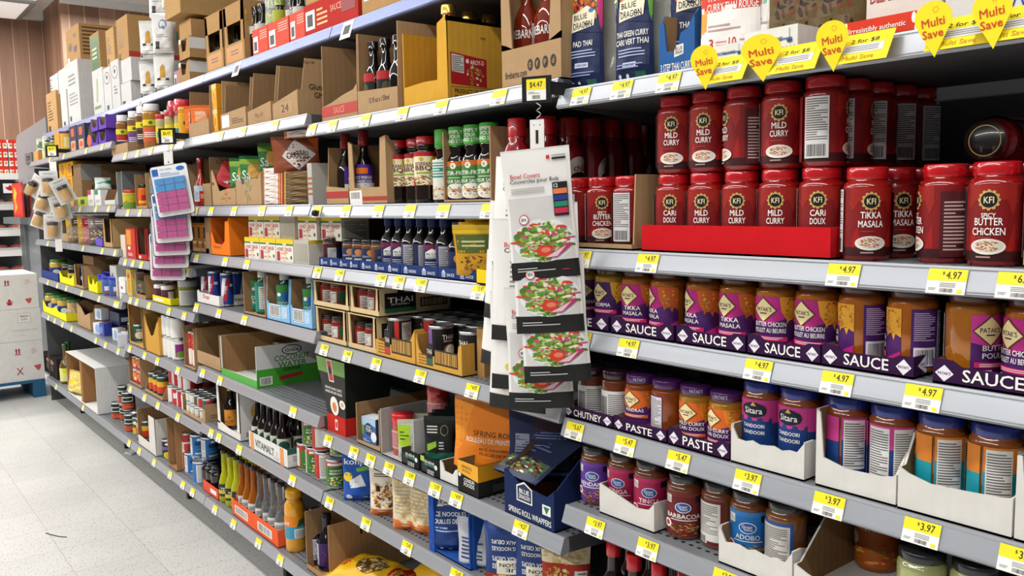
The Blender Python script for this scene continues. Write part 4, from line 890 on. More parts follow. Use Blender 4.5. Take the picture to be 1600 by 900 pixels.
dbot = bottle('dark_sauce_bottle', .0285, .155, .012, .045, gloss('#0e0b10', .05), gloss('#1c2a66', .25), [(Cyl(.0288, 2.4, .008, .075), [('r', 0, 0, 1, 1, '#1a2450'), ('r', 0, .82, 1, .18, '#6a1c4a'), ('p', [(.2, .5), (.2, .72), (.5, .86), (.8, .72), (.8, .5)], '#e6e2d8'), t_('BLUE', .5, .66, .5, .09, '#1a2450'), t_('DRAGON', .5, .55, .5, .08, '#1a2450'), ('lines', .15, .1, .7, .3, 4, '#b8bcd0')])], .024, .0155, shoulder=.2)
dbk = bottle('dark_sauce_bottle', .0285, .155, .012, .045, gloss('#0e0b10', .05), gloss('#1c2a66', .25), [(Cyl(.0288, 2.4, .008, .075), [('r', 0, 0, 1, 1, '#1a2450'), ('r', .2, .04, .6, .92, '#a8a8ac'), ('lines', .22, .1, .56, .8, 12, '#44444a')])], .024, .0155, shoulder=.2)
cbot = bottle('dark_sauce_bottle', .0285, .145, .012, .045, gloss('#0e0b10', .05), glass('#e8e8e8', .1, .8), [(Cyl(.0288, 2.4, .008, .06), [('r', 0, 0, 1, 1, '#1a2450'), ('e', .5, .7, .2, .2, '#c8814a'), ('r', .55, .05, .4, .5, '#c8c8c4')])], .03, .0155, shoulder=.2)
DB = [(602, dbot, 0), (617, dbot, -6), (630, dbk, -10), (647, dbk, 20), (660, dbot, -10), (673, dbk, 0), (690, cbot, 0), (708, dbk, 10), (726, cbot, 10)]
for i, (pl, p, o) in enumerate(DB):
    yc = .02 + .0285; x = XL(pl, .0285, yc, z + .05); inst(p, (x, yc, z + .0036), facing(x, yc) + RAD(o), 'dark sauce bottle with navy label in navy trays, %s from the left' % ORD[i], None, 'dark sauce bottles')
    inst(p, (x, yc + .062, z + .0036), facing(x, yc) + RAD(o + 50), 'dark sauce bottle in the rear row of navy trays, %s from left' % ORD[i], None, 'dark sauce bottles')
def navy(k, a, b, i, words_, hf=.030, dz=0, y0=.006):
    n = len(words_); f = []
    for q, s in enumerate(words_):
        cx = (q + .5) / n
        f += [('p', [(cx - .30 / n, .2), (cx - .30 / n, .62), (cx - .2 / n, .86), (cx - .1 / n, .62), (cx - .1 / n, .2)], '#c8d0e6'), t_('BLUE', cx - .2 / n, .52, .15 / n, .16, NAV), t_('DRAGON', cx - .2 / n, .33, .17 / n, .14, NAV), t_(s, cx + .18 / n, .42, .4 / n, .26, '#dfe4f2')]
    return put_box('tray', k, a, b, 0, y0, .28, 'navy blue tray with white lettering under dark bottles, %s from left' % ORD[i], 'tray', 'navy blue trays', hf=hf, h=hf * 1.15, outer=NAV, inner='#8a6a50', front=f, cut=.2, slope=.1, dz=dz, name='display_tray')
navy('B3', 499, 561, 0, ['PASTE', 'PASTE', 'SAUCE', 'SAUCE']); navy('B3', 562, 625, 1, ['SAUCE', 'SAUCE', 'MARINADE']); navy('B3', 626, 684, 2, ['DRESSING', 'SAUCE']); navy('B3', 685, 744, 3, ['SAUCE', 'SAUCE'])
spk = pouch('spice_pouch', .10, .12, .02, [('r', 0, 0, 1, 1, '#d8a01c'), ('p', [(.06, .5), (.06, .9), (.94, .9), (.94, .5)], '#5a6a2a'), ('lines', .2, .62, .6, .18, 2, '#d8d8a0'), ('food', .1, .08, .8, .4, 'meat', 5, 22), ('r', 0, .92, 1, .08, '#e8c020')], ink('#e0b424', .3), seed=2)
put_box('tray', 'B3', 745, 784, 0, -.012, .22, 'bright yellow tray holding leaning spice pouches', 'tray', hf=.036, h=.05, outer='#ecc816', inner='#c8a020', cut=.3, slope=.2, name='display_tray')
for j in range(5):
    x = X(752, .035 + .02 * j, z); inst(spk, (x + .012 * j, .02 + .03 * j, z + .018 + .006 * j), facing(x, .05) - .2, 'yellow and green spice pouch in yellow tray, %s from the front' % ORD[j], None, 'yellow spice pouches', rx=.30)

# ---- fourth shelf: coconut milk
z = R['B4']; TAN = '#d2b98c'
def thai_art(c='#b5322c'): return [('r', .08, .12, .42, .72, '#191714'), ('r', .08, .12, .42, .16, c), ('e', .3, .88, .05, .08, '#191714'), t_('THAI', .29, .58, .34, .2, '#f0ece4'), t_('KITCHEN', .29, .42, .24, .06, '#f0ece4'), ('r', .56, .24, .38, .34, '#191714'), ('bars', .58, .28, .34, .26, TAN)]
def tcart(a, b, dz, hh, c, label, rt=True):
    return put_box('tray', 'B4', a, b, 0, .010, .26, label, 'carton', 'tan open-front cartons', dz=dz, hf=.018, h=hh, outer=TAN, inner='#8a6c4a', cut=.0, slope=.0, posts=.012, top=True, right=thai_art(c), name='open_carton')
tcart(495, 541, 0, .110, '#b5322c', 'tan open-front carton, lower left of the stack of four'); tcart(545, 588, 0, .110, '#2a6a48', 'tan open-front carton, lower right of the stack of four')
tcart(491, 545, .115, .090, '#b5322c', 'tan open-front carton, upper left of the stack of four'); tcart(548, 592, .115, .095, '#2a6a48', 'tan open-front carton with THAI side, upper right of the stack')
cm_art = lambda c: [('r', 0, 0, 1, 1, '#1a1614'), ('r', 0, 0, .16, 1, c), ('r', .60, 0, .06, 1, c), ('r', .70, .03, .14, .92, '#d8d5d0'), ('lines', .71, .08, .12, .8, 14, '#666'), ('r', .84, .03, .1, .92, '#e2e0da'), t_('THAI', .38, .76, .16, .14, '#f0ece4'), t_('KITCHEN', .38, .64, .12, .05, '#f0ece4'), ('e', .40, .36, .085, .20, '#8a6a48'), ('e', .41, .37, .07, .165, '#efece6'), ('e', .42, .38, .05, .11, '#d8d4cc')]
cmr = can('coconut_milk_can', .0365, .110, cm_art('#d2362a')); cmg = can('coconut_milk_can', .0365, .110, cm_art('#7a5a9a'))
small = jar('curry_paste_jar', .030, .08, gloss('#7a2418', .1), gloss('#16161a', .3), [(Cyl(.0302, 3, .008, .045), [('r', 0, 0, 1, 1, '#8a2a24'), ('r', .1, .1, .4, .8, '#d8d4cc'), ('lines', .12, .15, .36, .7, 6, '#555'), ('r', .55, .1, .35, .8, '#2a5a3a')])], .013, .92)
for (a, dz, nm) in ((501, .004, 'lower left'), (553, .004, 'lower right'), (499, .119, 'upper left'), (557, .119, 'upper right')):
    for q, dp in enumerate((0, 17)):
        yc = .055; x = XL(a + dp, .03, yc, z + dz + .04); inst(small, (x, yc, z + dz), facing(x, yc) + RAD(30 - 50 * q), 'small curry paste jar in the %s tan carton, %s jar' % (nm, 'left' if q == 0 else 'right'), None, 'small curry paste jars')
for ti, (ta, nm) in enumerate(((588, 'left'), (651, 'right'))):
    xa = X(ta, .006, z) + .0405
    for i in range(3):
        for j in range(4):
            if j == 0 and i in ((1, 2), (1,))[ti]: continue
            p = cmr if (ti + i + j) % 3 != 1 else cmg
            if j == 0: p = (cmr, cmr)[ti] if not (ti == 1 and i == 0) else cmg
            x, yc = xa + .0735 * i, .028 + .0365 + .0745 * j
            lb = {(0, 0): 'red and black coconut milk can at the front of the left yellow tray', (1, 0): 'coconut milk can showing white small print in the right yellow tray', (1, 2): 'black coconut milk can with a halved coconut picture, right yellow tray'}.get((ti, i)) if j == 0 else None
            inst(p, (x, yc, z + .004), facing(x, yc) + RAD({(0, 0): -60, (1, 0): 75, (1, 2): -8}.get((ti, i), 0) if j == 0 else 70 * j + 50 * i), lb or 'coconut milk can, %s yellow tray, file %s from left, row %s from front' % (nm, ORD[i], ORD[j]), None, 'coconut milk cans')
YT = '#cf9c44'
yl = lambda c: [('lines', .06, .1, .26, .35, 4, '#8a5a1c'), ('r', .24, .12, .14, .68, '#1c1814'), ('r', .24, .14, .14, .2, c), t_('THAI', .31, .55, .11, .14, '#e8e0d0'), ('r', .42, .2, .5, .46, '#241a10'), ('bars', .44, .25, .46, .36, YT)]
put_box('tray', 'B4', 588, 649, 0, .006, .30, 'yellow cardboard tray of coconut milk cans, left one', 'tray', hf=.045, h=.055, outer=YT, inner='#a87a38', lip=[(0, .05), (.2, .045), (.75, .038), (.9, .07), (1, .10)], front=yl('#b5322c'), cut=.1, slope=.1, name='display_tray')
put_box('tray', 'B4', 651, 722, 0, .006, .30, 'yellow cardboard tray of coconut milk cans, right one with 2025 date', 'tray', hf=.045, h=.085, outer=YT, inner='#a87a38', lip=[(0, .09), (.06, .05), (.12, .036), (.9, .040), (.94, .08), (1, .085)], front=yl('#2a5a3a'), cut=.5, slope=.1, name='display_tray', right=[t_('12 x 400 mL', .30, .82, .28, .1, '#4a3010'), t_('2025', .38, .2, .22, .18, '#3a2810')])
put_box('box', 'B4', 746, 757, 0, .05, .20, 'kraft divider board at the right end beside the coconut cans', 'divider', h=.125, mat=board('#b5894f'), name='cardboard_divider')

# ---- fifth shelf: eggs, tofu, konjac, spring roll wrappers
z = R['B5']
m = MB()
m.prism([(0, 0, 0), (.13, 0, 0), (.13, 0, .06), (0, 0, .06)], (0, .16, 0), board('#c02a22', False))
m.prism([(-.0, .002, .06), (.13, .002, .06), (.16, -.01, .25), (-.045, -.01, .25)], (0, .004, 0), board('#3c3a36', False))
m.prism([(.13, .004, .06), (.13, .16, .06), (.16, .17, .23), (.16, -.008, .25)], (-.004, 0, 0), board('#1d211c', False)); m.prism([(0, .16, .06), (.13, .16, .06), (.15, .17, .23), (-.03, .17, .23)], (0, -.004, 0), board('#2a2a28', False))
S = Flat((-.02, .0012, .06), (.17, 0, 0), (0, -.012, .19))
paint(m, S, [('p', [(-.09, .74), (1.03, .74), (1.06, 1), (-.12, 1)], '#5f8a3a'), ('p', [(.30, .98), (.52, .98), (.56, .6), (.36, .6)], '#e6dfd6'), ('p', [(.32, .97), (.50, .97), (.54, .62), (.38, .62)], '#b3252a'), ('e', .43, .80, .07, .07, '#16161a'), t_('OEUFS DURS CUITS', .50, .48, .7, .045), t_('HARD BOILED EGGS', .50, .41, .7, .045), ('e', .48, .17, .17, .17, '#ece8e2'), ('e', .48, .15, .09, .09, '#d8813a'), ('e', .82, .24, .12, .08, '#ece8e2'), ('e', .82, .24, .06, .04, '#e0a04a')])
paint(m, Flat((0, 0, 0), (.13, 0, 0), (0, 0, .06)), [('r', .46, .2, .13, .6, '#e8dcd4'), ('e', .525, .5, .05, .2, '#b3252a')])
x = X(517, .03, z); inst(('egg_display_box', m.mesh('egg_display_box'), [], 'display box'), (x, .018, z), 0, 'black and green egg display box with red base')
put_box('box', 'B5', 500, 520, 0, .25, .12, 'dark green-striped carton deep behind the egg display box', 'box', h=.2, mat=ink('#2a3a22'), name='carton')
put_box('tray', 'B5', 558, 594, 0, .016, .30, 'kraft carton with torn front holding blue tofu packs', 'carton', hf=.012, h=.13, cut=.0, slope=.0, name='open_carton')
tofu = closed_box('tofu_carton', .075, .05, .082, ink('#dfe6ee', .3), [('r', 0, 0, 1, 1, '#3a6aa8'), ('p', [(0, 1), (0, .6), (.5, .8), (1, .7), (1, 1)], '#a8c4dc'), ('e', .5, .55, .3, .26, '#1c2c5c'), t_('SILKEN', .5, .66, .34, .08), t_('TOFU', .5, .52, .46, .14), ('e', .85, .3, .2, .2, '#eef0f2'), ('lines', .1, .06, .5, .12, 2, '#dfe6ee'), ('e', .08, .5, .1, .2, '#6a9a3a')], [('r', 0, 0, 1, 1, '#27427c')], [('r', 0, 0, 1, 1, '#e4e8ee')], 'tofu carton')
x = X(565, .03, z); inst(tofu, (x + .006, .03, z + .004), .1, 'blue and white tofu carton, lower one in kraft carton'); inst(tofu, (x + .008, .10, z + .004), .0, 'blue tofu carton behind the front tofu carton')
put_box('tray', 'B5', 596, 648, 0, .012, .40, 'empty grey-white corrugated carton standing beside the tofu', 'carton', hf=.004, h=.14, outer='#b9b7b4', inner='#a5a3a0', cut=.0, slope=.0, name='open_carton')
# the wall of that carton seen from its outer side continues to the back
rj = jar('pickled_ginger_jar', .0335, .128, gloss('#b04a38', .08), gloss('#c81e26', .25), [(Cyl(.0337, 3.2, .025, .055), [('r', 0, 0, 1, 1, '#d89a9a'), ('lines', .1, .1, .5, .8, 8, '#8a4a4a'), ('r', .6, 0, .4, 1, '#c86a6a')])], .032, 1.0, lidart=None)
row(rj, 'B5', [613], .0335, .03, 'pink-labelled jar with big red lid', 'in front of the grey carton', None, (-10,))
row(rj, 'B5', [668], .0335, .10, 'red-lidded jar standing in the shade above black pouches', 'behind the green trays', None, (-10,), .09)
kon = pouch('konjac_pouch', .088, .125, .03, [('r', 0, 0, 1, 1, '#101412'), ('r', 0, .0, 1, .28, '#1c5a48'), ('e', .68, .78, .13, .12, '#b8a05a'), ('e', .68, .78, .115, .105, '#101412'), ('lines', .1, .7, .35, .2, 3, '#d0d4d0'), ('p', [(.1, .3), (.42, .42), (.4, .54), (.08, .46)], '#8ab42a'), ('lines', .5, .34, .16, .2, 3, '#c8ccc8')], ink('#14201c', .15), seed=1)
kgr = pouch('konjac_pouch', .085, .10, .03, [('r', 0, 0, 1, 1, '#b8bcae'), ('r', 0, .3, .45, .66, '#a8cc2a'), ('lines', .06, .5, .34, .3, 3, '#3a5a1c'), ('food', .5, .1, .5, .8, 'beige', 3, 14)], film('#d8e0c8', .6), seed=3)
sushi = [('r', .08, .15, .3, .6, '#16181a'), t_('SUSHI', .5, .75, .5, .16), ('lines', .2, .52, .6, .14, 2, '#4a9a8a'), t_('CONSUN', .55, .28, .36, .12), t_('FOODS', .55, .14, .36, .12), ('e', .85, .6, .08, .14, '#d8dcd8')]
put_box('tray', 'B5', 628, 655, 0, .010, .20, 'black tray of green-topped noodle pouches, left of the pair', 'tray', hf=.048, h=.055, outer='#1b1f1e', inner='#6a5238', front=sushi, cut=.2, slope=.1, name='display_tray')
put_box('tray', 'B5', 658, 686, 0, .010, .20, 'black tray of dark konjac pouches, right of the pair', 'tray', hf=.050, h=.058, outer='#1b1f1e', inner='#6a5238', front=sushi + [('p', [(.0, .7), (.25, .7), (.2, 1), (0, 1)], '#a8c43a')], cut=.2, slope=.1, name='display_tray')
for i, (px, y) in enumerate(((645, .05), (654, .10))): at(kgr, 'B5', px, y, 'lime and clear noodle pouch lying in black tray, %s one' % ('front' if i == 0 else 'rear'), -10, .012)
for i, (px, y) in enumerate(((688, .055), (694, .085), (700, .115), (706, .145))): at(kon, 'B5', px, y, 'black and green konjac pouch in black tray, %s from the front' % ORD[i], -14, .022, 'black konjac pouches')
put_box('tray', 'B5', 688, 716, 0, .012, .22, 'white box with kraft inside, empty, left of the orange pouch', 'box', hf=.036, h=.055, outer='#dbd9d4', inner='#6a5036', lip=[(0, .055), (.15, .05), (.25, .03), (.7, .028), (.85, .045), (1, .05)], cut=.3, slope=.1, name='open_carton')
OR = [('r', 0, 0, 1, 1, '#e8801c'), ('r', 0, 0, 1, .12, '#16181a'), ('p', [(0, 1), (.3, 1), (.12, .4), (0, .3)], '#ee932a'), t_('SPRING ROLL', .60, .60, .6, .07, '#5a2a10'), t_('ROULEAU DE PRINTEMPS', .58, .51, .78, .065, '#f4ead8'), t_('RICE WRAPPERS', .62, .40, .44, .035, '#7a3a14'), t_('FEUILLES DE RIZ', .62, .34, .44, .035, '#7a3a14')]
orp = pouch('spring_roll_pouch', .20, .205, .05, OR, gloss('#e07a1a', .2), seed=4)
x = X(752, .07, z); inst(orp, (x + .01, .085, z + .02), facing(x, .07) - .38, 'large orange spring roll wrapper pouch standing in a yellow box', None, None, ry=.05)
put_box('tray', 'B5', 716, 748, 0, .000, .13, 'yellow and black box holding the orange spring roll pouch', 'box', hf=.085, h=.085, outer='#22211f', inner='#9a7a50', cut=.9, slope=.05, name='display_box',
        front=[('p', [(0, .62), (0, 1), (1, 1), (1, .5)], '#e8a41c'), t_('SPRING', .45, .84, .5, .10, '#5a3a10'), t_('ROLL', .45, .72, .4, .08, '#5a3a10'), t_('CONSUN', .56, .44, .5, .12), t_('FOODS', .56, .30, .5, .12), ('e', .1, .55, .07, .06, '#e8e8e8')], right=[('r', 0, .5, 1, .5, '#d8981c'), ('r', .35, .1, .3, .22, '#3a3a38')])
put_box('tray', 'B5', 789, 866, 0, -.004, .20, 'navy spring roll wrapper display box with curved side', 'box', hf=.085, h=.19, outer='#1b2a55', inner='#8a6a48', cut=.05, slope=.6, lip=[(0, .11), (.15, .10), (.3, .088), (.7, .080), (.86, .078), (1, .098)], name='display_box',
        front=[('p', [(.26, .40), (.26, .74), (.42, .86), (.58, .74), (.58, .40)], '#e8e6e0'), ('p', [(.28, .43), (.28, .72), (.42, .82), (.56, .72), (.56, .43)], '#16244c'), t_('BLUE', .42, .64, .2, .10), t_('DRAGON', .42, .52, .22, .10), t_('SPRING ROLL WRAPPERS', .52, .16, .86, .13, '#e8e6e0'), ('r', .78, .32, .16, .22, '#e8e6e0'), ('p', [(.80, .50), (.86, .34), (.92, .50)], '#2a6a48')])
nvp = pouch('rice_paper_pouch', .17, .20, .03, [('r', 0, 0, 1, 1, '#141f44'), ('p', [(.28, 1), (.75, 1), (.8, .62), (.45, .6)], '#3c1c22'), ('lines', .4, .52, .5, .1, 3, '#6a78a8'), ('r', .1, .28, .22, .3, '#8a90a4'), ('lines', .11, .3, .2, .26, 8, '#2a3050'), ('lines', .4, .3, .5, .16, 5, '#8a94bc'), ('r', .0, .08, 1, .04, '#3a8ac0'), ('e', .38, .2, .04, .04, '#d8dce8'), ('e', .54, .2, .04, .04, '#d8dce8'), ('e', .70, .2, .04, .04, '#d8dce8')], gloss('#141f44', .12), seed=6)
x = X(846, .10, z); inst(nvp, (x, .10, z + .06), facing(x, .1) - .2, 'dark navy rice paper pouch standing upright in the navy box', None, None, rx=-.12)
x = X(856, .13, z); inst(nvp, (x, .14, z + .05), facing(x, .1) - .2, 'dark navy rice paper pouch behind the upright one in the navy box', None, None, rx=-.12)
fl_ = pouch('rice_paper_pouch', .17, .17, .025, [('r', 0, 0, 1, 1, '#2c3350'), ('r', .05, .08, .9, .3, '#4a5a48'), ('food', .05, .06, .9, .34, 'salad', 4, 26), ('food', .05, .06, .9, .34, 'dark', 5, 20), ('lines', .1, .5, .7, .3, 4, '#6a78a8')], gloss('#1a2850', .1), seed=7)
x = X(822, .03, z); inst(fl_, (x - .01, .0, z + .095), facing(x, .03) - .9, 'rice paper pouch lying flat across the front of the navy box', None, None, rx=-1.15)

# ---- sixth shelf: konjac, noodles, rice sticks
z = R['B6']
bk = pouch('konjac_rice_pouch', .115, .165, .05, [('r', 0, 0, 1, 1, '#1c50a8'), t_('konjac', .46, .78, .8, .15), ('p', [(.42, .68), (.9, .72), (.9, .64), (.42, .6)], '#6ab42a'), ('e', .16, .5, .14, .09, '#e8c81e'), ('p', [(.2, .42), (.55, .55), (.7, .32), (.25, .28)], '#e8ecee'), ('e', .2, .1, .1, .05, '#e8ecee'), t_('300 g', .72, .1, .2, .04)], gloss('#1c4aa0', .15), seed=2)
at(bk, 'B6', 564, .055, 'bright blue konjac pouch with white lettering', -12)
at(bk, 'B6', 578, .12, 'blue konjac pouch behind the bright blue front one', -12)
nb = pouch('noodle_bag', .105, .17, .06, [('r', 0, 0, 1, 1, '#e2d8c8'), ('r', 0, 0, 1, .14, '#e0742a'), ('food', .02, .12, .96, .55, 'noodle', 6, 50), ('food', .1, .15, .8, .3, 'dark', 8, 16), ('e', .36, .90, .24, .07, '#2a1c18'), ('lines', .15, .72, .7, .08, 2, '#6a4a3a'), ('r', .22, .46, .12, .1, '#1c1c1c')], ink('#e0cfae', .25), seed=3)
nb2 = pouch('noodle_bag', .10, .17, .06, [('r', 0, 0, 1, 1, '#d8c8a8'), ('r', 0, 0, 1, .2, '#e0742a'), ('food', .0, .15, 1, .85, 'beige', 9, 50), ('lines', .1, .3, .7, .5, 8, '#b8a888')], ink('#e0cfae', .25), seed=5)
at(nb, 'B6', 605, .055, 'cream noodle bag with dark oval and orange base', -12); at(nb2, 'B6', 640, .045, 'clear noodle bag with orange base, middle of the three', -12); at(nb2, 'B6', 663, .06, 'clear noodle bag with orange base beside the blue divider', -40)
put_box('box', 'B6', 671, 679, 0, .004, .26, 'blue cardboard divider left of the rice noodle pouch', 'divider', h=.165, mat=board('#2350a0', False), name='cardboard_divider')
put_box('tray', 'B6', 679, 735, 0, .01, .28, 'blue and kraft carton around the rice noodle pouch', 'carton', hf=.008, h=.15, outer='#2350a0', inner='#9a7a50', cut=.0, slope=.0, name='open_carton')
def bdn(lines, flip=False):
    a = [('r', 0, 0, 1, 1, '#1b3a78'), ('p', [(.08, .76), (.08, .98), (.86, .98), (.86, .78)], '#ece6d4'), t_('BLUE', .42, .92, .4, .08, '#1c1c1c'), t_('DRAGON', .46, .83, .6, .08, '#1c1c1c')]
    y = .64
    for s in lines: a.append(t_(s, .46, y, min(.075 * len(s), .84), .075)); y -= .12
    return a + [('lines', .1, y - .06, .7, .1, 2, '#a8b8d8'), ('e', .3, .05, .05, .02, '#ece6d4'), ('e', .5, .05, .05, .02, '#ece6d4')]
rn = pouch('rice_noodle_pouch', .125, .165, .06, bdn(['RICE NOODLES', 'NOUILLES DE RIZ']), gloss('#1b3570', .15), seed=5)
at(rn, 'B6', 706, .05, 'blue rice noodle pouch between blue dividers', -10, .004)
eg = pouch('egg_noodle_pouch', .15, .175, .055, bdn(['MEDIUM EGG NOODLES', 'NOUILLES AUX OEUFS'])[:6] + [('p', [(0, 1), (0, .80), (1, .74), (1, 1)], '#8a2a1c'), ('food', .0, .74, 1, .26, 'noodle', 8, 26), ('p', [(.1, .52), (.1, .74), (.8, .76), (.8, .54)], '#ece6d4'), t_('BLUE', .44, .69, .4, .06, '#1c1c1c'), t_('DRAGON', .46, .61, .58, .06, '#1c1c1c'), t_('MEDIUM EGG NOODLES', .47, .36, .8, .06), t_('NOUILLES AUX OEUFS', .47, .26, .8, .06), ('r', .1, .1, .8, .1, '#1b3a78')], gloss('#1b3570', .15), seed=6)
x = X(800, .02, z); inst(eg, (x, .03, z + .178), facing(x, .03) - .15, 'upside-down blue egg noodle pouch, left one under the spring roll box', None, None, ry=pi)
x = X(842, .04, z); inst(eg, (x, .06, z + .178), facing(x, .06) - .25, 'upside-down blue egg noodle pouch, right one under the spring roll box', None, None, ry=pi)
ndl = pouch('noodle_bag', .12, .15, .06, [('r', 0, 0, 1, .7, '#a82a1c'), ('r', 0, .7, 1, .3, '#e0cfa8'), ('food', .02, .1, .66, .6, 'noodle', 3, 40), ('food', 0, .68, 1, .32, 'beige', 4, 40), ('r', .7, .1, .26, .5, '#dcd8d0'), ('lines', .72, .12, .22, .46, 10, '#555')], gloss('#8a2a20', .15), seed=9)
at(ndl, 'B6', 885, .08, 'red noodle bag with twisted top below the navy box', -8)
crin = pouch('crumpled_clear_bag', .13, .12, .06, [('lines', .1, .2, .5, .5, 6, '#2a3560')], film('#e4e6ec', .55), seed=11)
at(crin, 'B6', 752, .05, 'crumpled clear plastic bag beside the blue divider', -20); at(crin, 'B6', 772, .09, 'crumpled clear plastic bag behind the front crumpled one', 30)
put_box('box', 'B6', 733, 741, 0, .02, .26, 'blue cardboard divider right of the rice noodle pouch', 'divider', h=.15, mat=board('#2350a0', False), name='cardboard_divider')

# ---- bottom deck: yellow noodle bags, K carton
z = R['B7']
ya = [('r', 0, 0, 1, 1, '#e8b418'), ('p', [(0, .4), (0, .0), (.3, 0), (.2, .3)], '#c8281e'), ('r', .0, .82, 1, .18, '#b8241e'), ('e', .55, .52, .28, .22, '#6a4a1c'), ('food', .26, .30, .58, .44, 'beige', 5, 40), t_('egg noodles', .45, .14, .6, .12, '#c8281e'), t_('instant', .6, .9, .4, .08, '#f0d84a')]
NOOD = ((-1.235, .07, -1.3, .052), (-.93, .08, -1.3, .052), (-1.05, .285, -1.45, .052), (-.62, .09, -1.3, .052))
yb = pouch('yellow_noodle_bag', .19, .29, .10, ya, gloss('#e0a814', .25), seed=2, lay=True)
for i, (xx, yy, rz, dz) in enumerate(NOOD):
    inst(yb, (xx, yy, z + dz), rz, ('yellow noodle bag lying flat, leftmost on the bottom deck', 'yellow noodle bag lying at the lower frame edge', 'yellow noodle bag lying behind the leftmost one', 'yellow noodle bag lying rightmost, partly out of frame')[i], None, 'yellow noodle bags', rx=-pi / 2)
put_box('tray', 'C7', 480, 516, 0, .012, .34, 'kraft carton with letter K on its side, dark bottles inside', 'carton', hf=.020, h=.215, cut=.0, slope=.0, top=False, name='open_carton', outer='#a8835a', right=[t_('K', .42, .82, .12, .2, '#1c1814'), t_('O', .56, .82, .08, .2, '#1c1814')])
grape = bottle('grape_juice_bottle', .036, .205, .015, .07, gloss('#140c1a', .06), gloss('#1a1420', .2), [(Cyl(.0363, 2.2, .02, .085), [('r', 0, 0, 1, 1, '#3a1c5c'), ('r', .05, .05, .4, .9, '#c8c4cc'), ('bars', .1, .08, .3, .22, '#333'), ('lines', .1, .35, .3, .55, 8, '#666'), ('food', .5, .1, .5, .6, 'dark', 3, 10)])], .024, .018, shoulder=.26)
at(grape, 'C7', 496, .06, 'dark juice bottle with white label in the K carton', 20, .004); at(grape, 'C7', 511, .07, 'dark juice bottle with purple label in the K carton', -50, .004); at(grape, 'C7', 508, .15, 'dark juice bottle at the back of the K carton', 0, .004)

# ================================================================== THIRD BAY
z = R['C1']
put_box('tray', 'C1', 296, 327, 115, .02, .30, 'tall kraft carton of orange snack bags, left on the carton shelf', 'carton', hf=.065, cut=.02, slope=.02, lip=[(0, .07), (.5, .065), (1, .07)], name='open_carton')
ob = pouch('orange_snack_bag', .09, .10, .03, [('r', 0, 0, 1, 1, '#e8701c'), ('e', .5, .55, .3, .3, '#f0a878'), ('lines', .2, .7, .5, .15, 2, '#f8e0c8')], gloss('#e06a1a', .2), seed=2)
for i, (px, y) in enumerate(((306, .05), (316, .06), (310, .10))): at(ob, 'C1', px, y, 'orange snack bag in the tall kraft carton, %s one' % ('left', 'right', 'rear')[i], -10, .035)
put_box('tray', 'C1', 331, 346, 119, .02, .30, 'tall kraft carton holding orange drink packs', 'carton', hf=.012, cut=.02, slope=.02, name='open_carton')
tet = closed_box('juice_pack', .055, .05, .10, ink('#e8a01c', .3), [('e', .5, .55, .36, .3, '#f0c02a'), ('e', .5, .5, .2, .2, '#d8741c'), ('r', 0, .8, 1, .2, '#e8c878')], [('r', 0, 0, 1, 1, '#d8901a')], cat='juice pack')
for j in range(2): x = X(334, .03, z); inst(tet, (x, .03, z + .0036 + .101 * j), 0, 'orange fruit drink pack in kraft carton, %s of two' % ('lower', 'upper')[j], None, 'orange fruit drink packs')
QR = [('r', .05, .2, .3, .6, '#e8e4de'), ('lines', .45, .3, .45, .3, 3, '#6a4a30')]
put_box('tray', 'C1', 346, 385, 131, .014, .32, 'low kraft carton with white sticker on its lip', 'carton', hf=.07, cut=.05, slope=.03, lip=[(0, .07), (.5, .075), (1, .08)], front=QR, name='open_carton')
sil = pouch('silver_snack_bag', .10, .12, .03, [('lines', .2, .3, .5, .4, 3, '#8a8e94')], gloss('#c4c8cc', .15), seed=3)
x = X(376, .1, z); inst(sil, (x, .10, z + .04), facing(x, .1), 'silver bag lying in the low kraft carton', None, None, rx=-.9)
put_box('tray', 'C1', 388, 424, 112, .012, .30, 'kraft carton with boxed print on its low lip', 'carton', hf=.06, cut=.05, slope=.05, lip=[(0, .055), (.5, .065), (1, .075)], front=[('r', .3, .2, .4, .5, '#a8825a'), t_('85 g x 24', .5, .45, .32, .24, '#5a4028')], name='open_carton')
put_box('tray', 'C1', 427, 466, 101, .010, .32, 'kraft carton printed gluten free on its right side', 'carton', hf=.07, cut=.05, slope=.05, lip=[(0, .06), (.5, .075), (1, .09)], front=[('r', .3, .2, .5, .45, '#b08a5e'), t_('24', .5, .42, .3, .3, '#5a4028')], right=sqz(.62, [t_('85 g x 24', .22, .93, .22, .05, '#3a2a1c'), t_('Gluten Free', .52, .52, .60, .10, '#2a1e14'), t_('GMO Free', .56, .38, .50, .10, '#2a1e14')]), name='open_carton')
x = X(440, .12, z); inst(ob, (x, .2, z + .12), .5, 'orange bag on top of the gluten free carton', None, None, rx=-.6)
put_box('box', 'C1', 395, 420, 0, .34, .1, 'kraft carton at the back behind the low-lipped cartons', 'box', h=.17, mat=board(KRAFT), name='carton')

